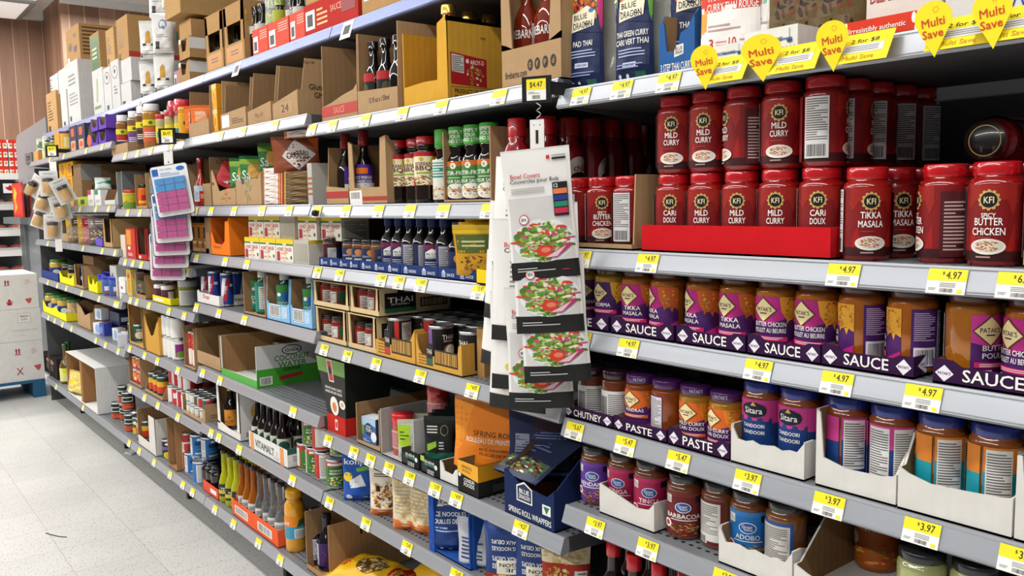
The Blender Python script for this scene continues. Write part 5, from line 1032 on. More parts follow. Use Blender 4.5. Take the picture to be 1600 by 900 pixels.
z = R['C2']
put_box('tray', 'C2', 279, 291, 258, .02, .25, 'kraft carton of small red sauce bottles behind the ice trays', 'carton', hf=.06, cut=.0, slope=.0, name='open_carton')
hs = bottle('hot_sauce_bottle', .034, .215, .012, .10, gloss('#a02812', .06), gloss('#b8282a', .25), [(Cyl(.0343, 2.0, .022, .070), [('r', 0, 0, 1, 1, '#c8d4e0'), ('r', .42, .0, .58, .66, '#d0281e'), ('lines', .48, .2, .4, .3, 4, '#f0e8e0'), ('lines', .05, .1, .3, .6, 6, '#7a8a9a')])], .026, .0145, shoulder=.30)
row(hs, 'C2', [303], .034, .03, 'large red hot sauce bottle', 'right of the hanging ice cube trays', None, (-8,))
hsm = bottle('hot_sauce_bottle', .020, .16, .009, .07, gloss('#b8281c', .06), gloss('#c83430', .25), [(Cyl(.0203, 2.4, .02, .04), [('r', 0, 0, 1, 1, '#e0d8d0')])], .022, .011, shoulder=.25)
for i, px in enumerate((286, 291)): at(hsm, 'C2', px, .06 + .03 * i, 'small red hot sauce bottle in kraft carton, %s one' % ('left', 'right')[i], 0, .004)
put_box('tray', 'C2', 315, 331, 247, .06, .30, 'kraft carton with red bottles behind the large hot sauce bottle', 'carton', hf=.10, cut=.0, slope=.0, name='open_carton', right=[t_('LOUISIANA', .3, .9, .4, .08, '#7a2a20')])
for i, px in enumerate((336, 345)): at(hs, 'C2', px, .14 + .05 * i, 'red hot sauce bottle in the rear kraft carton, %s one' % ('left', 'right')[i], 0, .004)
put_box('tray', 'C2', 333, 369, 271, .012, .26, 'kraft carton with red print holding red snack bags', 'carton', hf=.065, cut=.1, slope=.05, lip=[(0, .15), (.06, .14), (.3, .06), (.7, .07), (1, .07)], front=[('food', .35, .1, .5, .35, 'tomato', 3, 10)], name='open_carton')
rb = pouch('red_snack_bag', .11, .10, .035, [('r', 0, 0, 1, 1, '#b8202a'), ('p', [(.3, .3), (.9, .7), (.9, .3)], '#e8e0d8'), t_('Sa', .65, .5, .3, .3, '#1c1c1c'), ('r', 0, 0, 1, .1, '#1a1616')], gloss('#a81c26', .15), seed=3)
for i, (px, y) in enumerate(((352, .05), (360, .09))): x = X(px, y, z); inst(rb, (x, y, z + .065), facing(x, y) - .1, 'red snack bag in kraft carton, %s one' % ('front', 'rear')[i], None, None, ry=.5)
put_box('tray', 'C2', 370, 409, 265, .010, .26, 'kraft carton with green leaf drawing holding green snack bags', 'carton', hf=.10, cut=.3, slope=.05, lip=[(0, .095), (.1, .10), (.9, .10), (1, .125)], front=[('e', .3, .75, .06, .1, '#3a3a6a')] + [('p', [(.5 + .1 * cos(a), .45 + .3 * sin(a)), (.5 + .16 * cos(a + .5), .45 + .42 * sin(a + .5)), (.5 + .02 * cos(a), .45 + .1 * sin(a))], '#7a8a5a') for a in (0, 1, 2, 3, 4, 5)], name='open_carton')
gb = pouch('green_snack_bag', .10, .10, .035, [('r', 0, 0, 1, 1, '#2a7a34'), ('e', .6, .55, .3, .32, '#d8a040'), t_('Sa', .25, .4, .34, .34, '#f0f0e8'), ('r', 0, .8, 1, .2, '#8aa82a')], gloss('#226a2e', .15), seed=4)
for i, (px, y, dz) in enumerate(((382, .05, .075), (398, .06, .08), (404, .12, .085))): x = X(px, y, z); inst(gb, (x, y, z + dz), facing(x, y) - .15, 'green snack bag in leaf-print carton, %s from the left' % ORD[i], None, 'green snack bags')
put_box('box', 'C2', 420, 455, 263, .055, .25, 'green handled carton behind the stacked caramel bars', 'box', mat=board('#1f5a38', False), front=[('e', .62, .8, .14, .12, '#3a2030')], name='handled_carton')
put_box('box', 'C2', 482, 489, 255, .02, .25, 'white carton with brown stripes right of the caramel bars', 'box', mat=board('#b8b4ac', False), front=[('lines', 0, .2, 1, .5, 4, '#a8642a')], name='carton')
at(gb, 'C2', 425, .10, 'green snack bag on top of the green handled carton', -10, .125)
def barm(front):
    S = Pillow(.15, .032, .026, lay=True)
    return pouch('caramel_bar', .15, .030, .026, front, gloss('#8a3c18', .2), cat='candy bar', seal=.0, lay=True, nx=8, ny=6)
barf = [('r', .0, 0, .2, 1, '#b8501c'), ('r', .8, 0, .2, 1, '#b8501c'), ('r', .16, .12, .66, .76, '#e8d8d0'), ('lines', .25, .4, .48, .2, 1, '#7a4a3a')] + [('p', [(x, 0), (x + .03, 0), (x + .06, 1), (x + .03, 1)], '#e8a878') for x in (.02, .09, .84, .91)]
bar = barm(barf); bgo = barm([('r', 0, 0, 1, 1, '#5a4018'), ('r', 0, 0, .08, 1, '#d8b03a'), ('lines', .2, .3, .6, .4, 2, '#8a6a2a')])
for j in range(6):
    x = X(430, .04, z + .015 + .0215 * j)
    inst(bar, (x, .035, z + .0 + .0215 * j), .12, 'caramel bar with white stripe in the left stack, %s from the bottom' % ORD[j], None, 'caramel bars')
    x = X(468, .04, z + .015 + .0215 * j)
    if j < 5: inst(bgo, (x, .040, z + .0 + .0215 * j), .30, 'gold-ended caramel bar in the right stack, %s from the bottom' % ORD[j], None, 'caramel bars')
cbag = pouch('caramel_bag', .165, .115, .03, [('r', 0, 0, 1, 1, '#8a4424'), ('p', [(.2, .5), (.5, .98), (.95, .5), (.55, .04)], '#d8cfc8'), t_('CARAMEL', .56, .50, .52, .2, '#2a1a14'), ('p', [(.78, .98), (1, .98), (1, .6)], '#d8641c'), ('e', .56, .2, .04, .06, '#2a1a14')], gloss('#7a3a1c', .2), seed=3)
x = X(463, .05, z); inst(cbag, (x, .06, z + .115), facing(x, .05) - .2, 'brown caramel bag standing on the stacked bars', None, None, ry=-.05)
x = X(472, .05, z); inst(bar, (x, .05, z + .229), .3, 'single caramel bar lying on top of the caramel bag')

z = R['C3']
put_box('tray', 'C3', 331, 360, 340, .002, .20, 'bright orange carton with J-shaped front cut-out', 'carton', hf=.05, outer='#ec7a1c', inner='#c8641a', cut=.0, slope=.0, lip=[(0, .10), (.08, .085), (.2, .05), (.6, .045), (.74, .06), (.8, .14), (1, .145)], front=[t_('bars', .35, .25, .4, .1, '#b5501c')], name='display_box')
rbx = pouch('red_candy_pack', .06, .05, .03, [('r', 0, 0, 1, 1, '#b8302a')], gloss('#b8302a', .2), seed=1)
for i, (px, y) in enumerate(((340, .04), (347, .05))): at(rbx, 'C3', px, y, 'red candy pack inside the orange carton, %s one' % ('left', 'right')[i], 0, .035)
put_box('tray', 'C3', 302, 327, 0, .03, .26, 'low kraft tray of orange packs left of the orange carton', 'tray', hf=.02, h=.03, cut=.3, slope=.1, name='display_tray')
op = closed_box('orange_noodle_pack', .06, .04, .125, ink('#d8862a', .3), [('r', .1, .45, .25, .4, '#2a2014'), ('r', .1, .25, .5, .1, '#f0d8a8'), ('r', .65, .1, .3, .2, '#2a3a5a')], [('r', .1, .2, .5, .6, '#b5641c')], cat='pack')
for i, px in enumerate((305, 312, 319)): x = X(px, .06, z); inst(op, (x, .05 + .004 * i, z + .004), .2, 'orange pack in the low kraft tray, %s from the left' % ORD[i], None, 'orange packs in the kraft tray')
put_box('box', 'C3', 322, 330, 335, .03, .20, 'kraft divider left of the orange carton', 'divider', mat=board(KRAFT), name='cardboard_divider')
hg_f = [('r', 0, 0, 1, 1, '#ebe6da'), ('r', 0, .80, 1, .2, '#ecc81c'), ('r', 0, .72, 1, .08, '#3a7a4a'), ('r', .40, .66, .2, .16, '#d8d4bc'), t_('HONEY GINGER', .5, .56, .84, .17, '#b8342a'), ('food', .25, .02, .5, .5, 'spice', 3, 16), ('r', .05, .05, .18, .4, '#b8283a'), ('e', .88, .22, .05, .08, '#5a6a3a')]
hg = closed_box('honey_ginger_box', .145, .10, .081, ink('#e9e4d8', .4), hg_f, [('r', 0, 0, 1, 1, '#cfcabc'), ('r', 0, .85, 1, .15, '#e0bc1c'), ('lines', .1, .1, .8, .7, 10, '#77725f')], [('r', 0, 0, 1, 1, '#e8c41c')], 'tea box')
hgb = closed_box('honey_ginger_box', .12, .10, .081, ink('#cfcabc', .4), [('r', 0, 0, 1, 1, '#b9b4a6')] + [('r', .08 + .1 * i, .1, .03, .75, '#8f8a7c') for i in range(9)], [('r', 0, 0, 1, 1, '#cfcabc'), ('r', 0, .85, 1, .15, '#e0bc1c')], None, 'tea box')
for lv, pxs in ((0, (386, 418, 447, 476)), (1, (386, 414, 442, 478))):
    for i, px in enumerate(pxs):
        x = X(px, .02, z + .05 + .089 * lv); p = hgb if (lv, i) in ((0, 3), (1, 2)) else hg
        xx = X(384, .02, z + .05) + .1505 * i
        inst(p, (xx, .016 + .02 * lv, z + 0.082 * lv), 0, 'honey ginger tea box, %s row, %s from the left' % (('lower', 'upper')[lv], ORD[i]), None, 'honey ginger tea boxes')
for i in range(2): inst(hg, (X(384, .02, z + .05) + .1505 * (4 + i) - (.0), .05, z + .082), 0, 'honey ginger tea box in the shade, upper row right end, %s' % ('left', 'right')[i], None, 'honey ginger tea boxes') if i == 0 else None

z = R['C4']
sup = can('energy_drink_can', .0262, .138, [('r', 0, 0, 1, 1, '#1f3f88'), ('p', [(.3, .1), (.42, .9), (.52, .9), (.40, .1)], '#e4e0e4'), ('p', [(.42, .1), (.54, .9), (.62, .9), (.50, .1)], '#b8242c'), t_('SUPREME', .47, .5, .22, .12, '#f0ece8', 1.25), ('r', .6, .6, .1, .1, '#d8dce8')], n=18)
row(sup, 'C4', [314, 326, 345], .0262, [.04, .02, .02], 'blue energy drink can with slanted lettering', 'in the low white tray', 'blue energy drink cans', (-20, -40, -10), .004)
row(sup, 'C4', [330, 350, 362], .0262, .085, 'blue energy drink can in the rear', 'in the low white tray', 'blue energy drink cans', (0, 40, 80), .004)
put_box('tray', 'C4', 309, 343, 0, .006, .20, 'low white tray with red script holding blue cans', 'tray', hf=.05, h=.048, outer='#e4e0dc', inner='#b8b0a4', cut=.5, slope=.1, lip=[(0, .05), (.04, .058), (.1, .048), (.9, .046), (1, .048)], front=[t_('Sup', .42, .55, .3, .4, '#c83a34')], right=[t_('Supreme', .38, .55, .60, .45, '#b82a2a')], name='display_tray')
teal = bottle('coconut_juice_bottle', .031, .165, .015, .035, gloss('#1f5a50', .08), ink('#e4e8e6', .4), [(Cyl(.0313, 2.8, .010, .115), [('r', 0, 0, 1, 1, '#2a7a6a'), ('p', [(.1, .9), (.5, .6), (.9, .9), (.9, 1), (.1, 1)], '#3a8a3a'), ('e', .65, .6, .3, .2, '#2a6ab0'), ('e', .28, .7, .1, .06, '#f0f0ea'), t_('COCO', .4, .4, .5, .13, '#dcecc8'), t_('NUT', .4, .24, .4, .13, '#dcecc8')])], .022, .0185, shoulder=.14)
tbk = bottle('coconut_juice_bottle', .031, .165, .015, .035, gloss('#1f5a50', .08), ink('#e4e8e6', .4), [(Cyl(.0313, 2.8, .010, .115), [('r', 0, 0, 1, 1, '#2a7a6a'), ('r', .3, .1, .34, .75, '#d8dcd8'), ('lines', .32, .12, .3, .7, 12, '#666')])], .022, .0185, shoulder=.14)
for i, (pl, p, o, y) in enumerate(((386, teal, 30, .03), (399, tbk, 0, .02), (433, teal, -10, .03), (474, teal, -10, .035), (437, teal, 30, .11), (478, teal, 20, .11), (395, teal, 40, .11))):
    yc = y + .031; x = XL(pl, .031, yc, z + .05); inst(p, (x, yc, z + .004), facing(x, yc) + RAD(o), ('green bottle with white cap, left one in the open kraft carton', 'green bottle with white back label in the open kraft carton', 'green bottle with white cap in the left pale blue carton', 'green bottle with white cap in the right pale blue carton', 'green bottle behind the front one, left pale blue carton', 'green bottle behind the front one, right pale blue carton', 'green bottle at the back of the open kraft carton')[i], None, 'green coconut drink bottles')
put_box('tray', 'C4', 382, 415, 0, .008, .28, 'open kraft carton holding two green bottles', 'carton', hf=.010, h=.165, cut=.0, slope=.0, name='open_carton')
pb = [('r', .12, .2, .48, .62, '#eceae6'), ('bars', .15, .3, .42, .42, '#222'), ('r', .12, .24, .48, .03, '#222'), ('r', .12, .74, .48, .03, '#222'), ('r', .68, .25, .22, .5, '#c8dcea'), ('lines', .7, .28, .18, .44, 5, '#8ab0c8')]
for i, (a, b) in enumerate(((418, 453), (455, 488))):
    put_box('tray', 'C4', a, b, 0, .006, .28, 'pale blue carton with barcode on its lip, %s of two' % ('left', 'right')[i], 'carton', 'pale blue cartons', hf=.066, h=.16, outer='#85b8e0', inner=KRAFT_IN, cut=.0, slope=.02, lip=[(0, .075), (.08, .062), (.9, .064), (1, .075)], front=pb, name='display_tray')

z = R['C5']
gr = [('r', 0, 0, 1, .44, '#46a332'), ('r', 0, .44, 1, .56, '#d4d4d0'), ('e', .52, .84, .15, .12, '#1c2a1c'), ('e', .52, .84, .135, .10, '#d4d4d0'), t_('Grace', .52, .84, .2, .09, '#1c3a1c'), t_('COCONUT', .52, .66, .52, .14, '#2f8a24'), t_('WATER', .52, .50, .42, .14, '#2f8a24'), t_('DRINK', .52, .38, .26, .08, '#1f5a1a'), ('p', [(.32, .22), (.66, .28), (.66, .19), (.32, .13)], '#b82a3a'), ('r', .04, .06, .18, .2, '#eceae6'), ('bars', .06, .08, .14, .16, '#222')]
put_box('tray', 'C5', 347, 402, 0, .006, .34, 'half empty coconut water carton with green base and lettering', 'carton', hf=.032, h=.165, outer='#d4d4d0', inner='#a07a50', cut=.0, slope=.0, lip=[(0, .165), (.015, .16), (.02, .028), (.5, .034), (.9, .030), (1, .034)], front=[('r', 0, 0, 1, .19, '#46a332')], right=sqz(.86, gr[2:]) if False else [gr[0], gr[1]] + sqz(.84, gr[2:]), name='open_carton')
cw = can('coconut_water_can', .03, .11, [('r', 0, 0, 1, 1, '#46a332'), ('r', 0, .5, 1, .3, '#e8e8e0')], n=16)
for i in range(3): at(cw, 'C5', 420 + 16 * i, .26, 'green coconut water can inside the half empty carton, %s one' % ORD[i], 0, .004, 'coconut water cans')

z = R['C6']
put_box('tray', 'C6', 341, 376, 0, .008, .24, 'white carton with yellow leopard spots, dark bottle inside', 'carton', hf=.035, h=.205, outer='#dddbd6', inner='#7a5c3c', cut=.0, slope=.0, posts=.020, lip=[(0, .045), (.5, .03), (1, .03)], name='open_carton',
        right=[('e', .62, .58, .42, .30, '#d8a42a'), ('e', .42, .84, .12, .08, '#d8a42a')] + [('e', .35 + .13 * (i % 5), .42 + .09 * (i // 5) + .03 * (i % 2), .035, .025, '#2a1c10') for i in range(20)] + [('lines', .1, .08, .8, .1, 3, '#555')])
dr = bottle('stout_bottle', .030, .20, .012, .07, gloss('#0e0808', .05), gloss('#c8a83a', .3), [(Cyl(.0303, 2.0, .02, .07), [('r', 0, 0, 1, 1, '#c8822a'), ('food', .1, .1, .8, .6, 'dark', 3, 10)])], .03, .0145, shoulder=.25)
for i, (px, y) in enumerate(((363, .055), (371, .10), (360, .13))): at(dr, 'C6', px, y, 'dark bottle with yellow cap in white carton, %s one' % ('front', 'right', 'rear')[i], -20, .004, 'dark yellow-capped bottles')
put_box('tray', 'C6', 390, 450, 0, .006, .20, 'white and green tray reading VITAMALT with dark bottles', 'tray', hf=.068, h=.075, outer='#dcdcd8', inner='#24584a', cut=.6, slope=.1, front=[('r', .04, 0, .09, 1, '#e0914a'), ('r', .82, 0, .09, 1, '#e0914a'), t_('VITAMALT', .42, .5, .5, .44, '#24483c'), ('food', .66, .05, .16, .6, 'tomato', 3, 6)], right=[('r', 0, .68, 1, .32, '#24584a'), ('r', .5, .1, .3, .45, '#6a6a66'), ('lines', .1, .3, .3, .3, 3, '#888')], name='display_tray')
vm = bottle('malt_bottle', .0295, .195, .012, .075, gloss('#150b08', .04), gloss('#1f5a44', .25), [(Cyl(.0298, 2.2, .02, .06), [('r', 0, 0, 1, 1, '#d8d4c4'), ('e', .5, .5, .35, .35, '#24584a')])], .012, .0148, shoulder=.28)
for i, pl in enumerate((396, 409, 422, 434, 447)):
    yc = .022 + .0295; x = X(392, .03, z) + .036 + .062 * i
    inst(vm, (x, yc, z + .004), facing(x, yc), 'dark green-capped malt bottle in VITAMALT tray front row, %s from left' % ORD[i], None, 'malt bottles')
    inst(vm, (x, yc + .063, z + .004), facing(x, yc), 'dark green-capped malt bottle in VITAMALT tray rear row, %s from left' % ORD[i], None, 'malt bottles')
cs_f = [('r', 0, 0, 1, 1, '#3a7a2a'), ('r', 0, .82, 1, .18, '#b8322a'), ('r', .36, .86, .28, .1, '#e8e4dc'), ('r', .36, .42, .30, .34, '#2a6a24'), t_('ACKEE', .5, .66, .2, .08), t_('BEANS', .5, .54, .2, .08), ('food', .34, .0, .36, .44, 'beige', 5, 22), ('r', .0, 0, .14, 1, '#b8322a'), ('r', .14, 0, .16, 1, '#dcd8ce'), ('lines', .15, .1, .14, .8, 12, '#777'), ('r', .74, 0, .04, 1, '#d8b02a'), ('r', .80, .0, .2, 1, '#b8243a')]
cs = can('vegetable_can', .0365, .100, cs_f); cs2 = can('vegetable_can', .0365, .100, [('r', 0, 0, 1, 1, '#b8322a'), ('r', .3, 0, .4, .8, '#3a7a2a'), ('food', .34, 0, .36, .45, 'beige', 6, 18), ('r', .1, .1, .18, .8, '#dcd8ce')])
GV = 'green and red vegetable cans'
xs0 = X(507, .05, z)
LOW = [(-.165, 60, cs), (-.11, 20, cs2), (-.055, 120, cs), (0.02, -8, cs)]
for i, (pl, p, o, y) in enumerate(((466, cs2, 30, .03), (477, cs, 10, .03), (490, cs, 95, .03), (509, cs, -6, .02))):
    yc = y + .0365; x = XL(pl, .0365, yc, z + .05); inst(p, (x, yc, z), facing(x, yc) + RAD(o), 'vegetable can in the lower layer beside the malt tray, %s from the left' % ORD[i], None, GV)
for i, (pl, p, o, y) in enumerate(((472, cs, -4, .03), (487, cs2, 100, .03), (514, cs, -30, .05))):
    yc = y + .0365; x = XL(pl, .0365, yc, z + .15); inst(p, (x, yc, z + .1005), facing(x, yc) + RAD(o), 'vegetable can stacked in the upper layer beside the malt tray, %s from left' % ORD[i], None, GV)
for i in range(3): x = XL((484, 505, 522)[i], .0365, .14, z + .05); inst(cs, (x, .145, z), i, 'vegetable can in the rear of the lower layer, %s from the left' % ORD[i], None, GV)

z = R['C7']
def soda(c, name, t=.75):
    lab = [('r', 0, 0, 1, 1, '#d8d8d2'), ('r', 0, .1, 1, .3, '#1c1c1a'), ('lines', .1, .5, .8, .3, 3, '#3a3a38')] if c[0] != 'y' else [('r', 0, 0, 1, 1, '#2a2a20'), ('r', 0, .2, 1, .3, '#c8b83a'), t_('TING', .5, .62, .5, .2)]
    col = {'y': '#dfe02a', 'o': '#c8701a', 'c': '#e4e8e8'}[c[0]]
    mt = glass(col, .02, .55 if c[0] != 'c' else .92)
    return bottle('soda_bottle', .0295, .232, .0125, .10, mt, gloss('#2a2624', .3), [(Cyl(.0298, 2.6, .03, .055), lab)], .012, .0148, shoulder=.32)
sy, so, sc_ = soda('y', 'y'), soda('o', 'o'), soda('c', 'c')
nm = {'y': 'yellow-green', 'o': 'amber', 'c': 'clear'}
x0 = X(346, .04, z + .03)
order = 'yyyooocccccc'
for i in range(11):
    pl = (342, 351.5, 361, 369, 378.5, 387.5, 397.5, 407.5, 418.5, 429, 440)[i]
    if i == 10: continue
    yc = .020 + .0295; x = XL(pl, .0295, yc, z + .06); k = order[i]
    inst({'y': sy, 'o': so, 'c': sc_}[k], (x, yc, z + (.004 if i > 1 else 0)), facing(x, yc) + RAD(-10 + 13 * (i % 4)), '%s soda bottle in the front row of the bottom deck, %s from the left' % (nm[k], ORD[i]), None, 'soda bottles')
    inst({'y': sy, 'o': so if i < 5 else sc_, 'c': sc_}[k], (x + .01, yc + .064, z + .004), facing(x, yc) + RAD(40 * i), '%s soda bottle in the second row of the bottom deck, %s from left' % (nm[k if not (k == 'o' and i >= 5) else 'c'], ORD[i]), None, 'soda bottles')
ot = [('r', .06, .25, .30, .5, '#f0ece6'), ('bars', .08, .3, .26, .4, '#1c1c1c'), ('r', .58, .25, .30, .5, '#f0ece6'), ('bars', .60, .3, .26, .4, '#1c1c1c')]
put_box('tray', 'C7', 364, 435, 0, .008, .18, 'orange tray with two barcodes holding amber and clear sodas', 'tray', hf=.070, h=.070, outer='#ea5f34', inner='#c8502c', cut=.6, slope=.1, front=ot, right=[('r', .3, .25, .5, .5, '#f0ece6'), ('bars', .35, .3, .4, .4, '#1c1c1c')], name='display_tray')
put_box('tray', 'C7', 318, 341, 0, .02, .18, 'orange tray of black drink packs left of the yellow sodas', 'tray', hf=.05, h=.055, outer='#e2583a', inner='#c8502c', cut=.6, slope=.1, front=[('r', .5, .3, .4, .4, '#f0ece6')], name='display_tray')
mb_ = bottle('malt_bottle', .031, .12, .02, .02, gloss('#181014', .06), gloss('#16121a', .2), [], .02, .024)
for i, px in enumerate((327, 333, 338)): at(mb_, 'C7', px, .06, 'short black bottle in the left orange tray, %s from the left' % ORD[i], 0, .004, 'short black bottles')
oj = bottle('orange_drink_bottle', .0385, .238, .03, .03, gloss('#d8961a', .08), gloss('#e8a41c', .2), [(Cyl(.0388, 4.6, .055, .085), [('r', 0, 0, 1, 1, '#3a9ac0'), ('r', 0, .55, 1, .45, '#e8861c'), ('p', [(.55, .5), (.72, .6), (.72, .9), (.6, .85)], '#2a5a2a'), ('r', .5, .02, .3, .42, '#e4e2dc'), ('lines', .52, .05, .26, .34, 6, '#555'), ('food', .2, .2, .2, .4, 'spice', 3, 10), t_('jus', .32, .7, .16, .2)])], .03, .032, shoulder=.18)
row(oj, 'C7', [446], .0385, .02, 'large orange drink bottle with blue label', 'right of the orange soda tray', None, (-6,))

# ================================================================== FOURTH BAY
def spice(c, lab, r=.040, h=.225, square=True):
    return jar('spice_jar', r, h, gloss(c, .1), ink('#e8e6e2', .35), [(Cyl(r + .0003, 3.0, .035, h * .52), [('r', 0, 0, 1, .62, lab), ('lines', .2, .2, .6, .25, 3, '#e8e0d4'), ('r', 0, .70, 1, .25, '#dcc81e'), ('e', .5, .82, .08, .08, '#3a6a2a')])], .035, .82, n=16)
z = R['D1']
SP = [(183, spice('#8a5a30', '#b8242c'), 'red-labelled'), (201, spice('#7a5a3a', '#6a3a8a'), 'purple-labelled'), (214, spice('#6c4a30', '#3a2418'), 'dark-labelled'), (226, spice('#a8742a', '#c8562a', .044), 'orange-labelled')]
for i, (pl, p, nm_) in enumerate(SP):
    row(p, 'D1', [pl], .040, (.05, .05, .02, .02)[i], nm_ + ' spice jar with white cap', 'beside the purple cartons', None, (-10,), .004 if i < 2 else 0)
put_box('tray', 'D1', 175, 200, 0, .01, .20, 'low kraft tray under the red and purple labelled spice jars', 'tray', hf=.055, h=.06, cut=.3, slope=.1, name='display_tray')
sp2 = jar('spice_jar', .026, .14, glass('#d8c890', .05, .3), ink('#c0293a', .3), [(Cyl(.0262, 3, .02, .06), [('r', 0, 0, 1, 1, '#d8c82a'), ('r', .2, .1, .4, .5, '#3a7a8a')])], .022, .95, n=14)
sp3 = jar('spice_jar', .028, .19, gloss('#d0941c', .1), ink('#c0293a', .3), [(Cyl(.0282, 3, .04, .09), [('r', 0, 0, 1, 1, '#dca21c'), ('e', .5, .5, .1, .1, '#3a2a10')])], .03, .95, n=14)
for i, (pl, y) in enumerate(((244, .03), (258, .03), (273, .05))): row(sp2, 'D1', [pl], .026, y, 'small clear spice jar with red cap', 'behind the black sign, %s from the left' % ORD[i], None, (0,), .02)
row(sp3, 'D1', [280], .028, .02, 'yellow spice jar with red cap', 'beside the tall kraft carton', None, (0,))
whc = jar('spice_jar', .030, .20, gloss('#8a7a5c', .1), ink('#e8e6e2', .3), [(Cyl(.0302, 3, .03, .1), [('r', 0, 0, 1, 1, '#c8c0a8')])], .03, .9, n=14)
for i, pl in enumerate((250, 258)): row(whc, 'D1', [pl], .030, .12, 'white-capped spice jar in the rear', 'behind the red-capped jars, %s one' % ('left', 'right')[i], None)
lidj = jar('spice_jar', .034, .10, gloss('#a8402c', .1), gloss('#cc2f46', .2), [], .03, 1.02, n=16)
for i, px in enumerate((272, 282)): x = X(px, .06, z + .2); inst(lidj, (x, .135, z + .170), 0, 'jar lying with its red lid facing out, %s of two' % ('left', 'right')[i], None, None, rx=pi / 2)

z = R['D2']
put_box('tray', 'D2', 185, 193, 268, .02, .28, 'tall white and grey carton behind the green and yellow jar', 'carton', hf=.01, outer='#d8d8d6', inner='#8a8a88', cut=0, slope=0, name='carton', right=[('r', 0, .45, 1, .55, '#6a6e72')])
yj = jar('pickle_jar', .040, .105, gloss('#b8b03a', .08), gloss('#c8402c', .25), [(Cyl(.0402, 3, .01, .06), [('r', 0, 0, 1, 1, '#c8b82a'), ('r', 0, 0, 1, .45, '#6a9a3a'), ('food', .2, .2, .6, .6, 'spice', 2, 8)])], .022, .85, n=16)
row(yj, 'D2', [192], .040, .02, 'small yellow and green pickle jar with red lid', 'in front of the grey carton', None)
put_box('tray', 'D2', 213, 230, 272, .012, .25, 'kraft carton holding an orange-topped jar', 'carton', hf=.015, cut=0, slope=0, name='open_carton')
oj2 = jar('pickle_jar', .028, .125, gloss('#d8701c', .1), gloss('#2a1c18', .3), [(Cyl(.0282, 3, .02, .06), [('r', 0, 0, 1, 1, '#e0641c'), ('r', .35, .3, .25, .5, '#b01c24'), ('r', .1, .1, .8, .2, '#e0c02a')])], .03, .85, n=14)
row(oj2, 'D2', [216], .028, .022, 'orange and red jar in the kraft carton', 'left of the hanging ice trays', None, (0,), .004)
put_box('box', 'D2', 220, 228, 0, .12, .08, 'tan pack behind the orange and red jar', 'pack', h=.16, mat=ink('#b89c5c'), name='snack_pack')

z = R['D3']
RC = [('r', 0, 0, 1, 1, '#c0281e'), ('r', .05, .45, .5, .5, '#e08a2a'), ('e', .3, .35, .15, .06, '#f0e0d0'), ('lines', .15, .08, .5, .12, 3, '#f0d8d0')]
for i, (a, b) in enumerate(((199, 213), (215, 230), (231, 243))):
    put_box('tray' if i else 'box', 'D3', a, b, 357, .012, .2, 'tall red carton on the red box shelf, %s from the left' % ORD[i], 'carton', 'tall red cartons', **(dict(hf=.03, outer='#b82a20', inner='#5a4632', cut=0, slope=0, posts=.012, front=[('e', .3, .5, .12, .3, '#f0e0d0')]) if i else dict(mat=board('#b82a20', False), front=RC)), name='red_carton')
put_box('box', 'D3', 190, 197, 367, .012, .10, 'white and tan pack left of the tall red cartons', 'pack', mat=ink('#d8c8b0'), name='snack_pack')
put_box('tray', 'D3', 268, 282, 360, .02, .26, 'grey carton with slanted side right of the ice trays', 'carton', hf=.02, outer='#9a9ca2', inner='#6a6c70', cut=.05, slope=.5, name='open_carton')

z = R['D4']
put_box('box', 'D4', 187, 196, 437, .015, .05, 'white jar-shaped pack with red mark at the shelf end', 'pack', mat=ink('#e4e2de'), front=[('r', .3, .3, .3, .2, '#b8302a')], name='snack_pack')
put_box('box', 'D4', 199, 206, 421, .008, .03, 'tall narrow yellow pack with clear window', 'pack', mat=ink('#d8b85c'), front=[('r', .2, .1, .6, .8, '#c8962a'), ('e', .5, .75, .3, .08, '#b8401c')], name='snack_pack')
put_box('box', 'D4', 206, 213, 425, .03, .05, 'tall pale lilac pack beside the narrow yellow pack', 'pack', mat=ink('#b8b4cc'), name='snack_pack')
put_box('tray', 'D4', 214, 228, 428, .008, .20, 'kraft carton with red and green picture on its front', 'carton', hf=.02, outer='#a87e50', cut=0, slope=0, front=[('r', 0, 0, 1, .9, '#a87e50'), ('r', 0, 1.5, 1, 3.2, '#1f3a24'), ('food', .1, 1.2, .7, 3, 'tomato', 3, 16)], right=[('e', .5, .3, .25, .2, '#2c2016')], name='open_carton')
wj = jar('spread_jar', .032, .080, gloss('#4a2420', .1), ink('#e0dedc', .3), [(Cyl(.0322, 3, .008, .05), [('r', 0, 0, 1, 1, '#5c2c3c'), ('r', .5, .1, .3, .8, '#d4d0e0')])], .018, 1.0, n=14)
row(wj, 'D4', [241, 252], .032, .02, 'white-lidded dark jar in yellow tray', 'lower layer', None, (0,), .004)
row(wj, 'D4', [243, 254], .032, .06, 'white-lidded dark jar in yellow tray', 'upper layer', None, (0,), .086)
put_box('tray', 'D4', 239, 267, 0, .008, .15, 'yellow and white tray of white-lidded dark jars', 'tray', hf=.035, h=.05, outer='#e4d81e', inner='#a8981e', cut=.2, slope=.2, front=[('r', .1, .3, .5, .4, '#e8e6e0')], name='display_tray')
tub = jar('grey_tub', .045, .125, gloss('#8a8a3a', .1), ink('#a8aaa2', .35), [(Cyl(.0453, 2.2, .01, .07), [('r', 0, 0, 1, 1, '#c8c8c4'), ('lines', .1, .1, .8, .8, 8, '#a0a09c')])], .03, .98, n=18)
row(tub, 'D4', [279], .045, .03, 'large olive jar with grey lid', 'left of the energy drink tray', None)

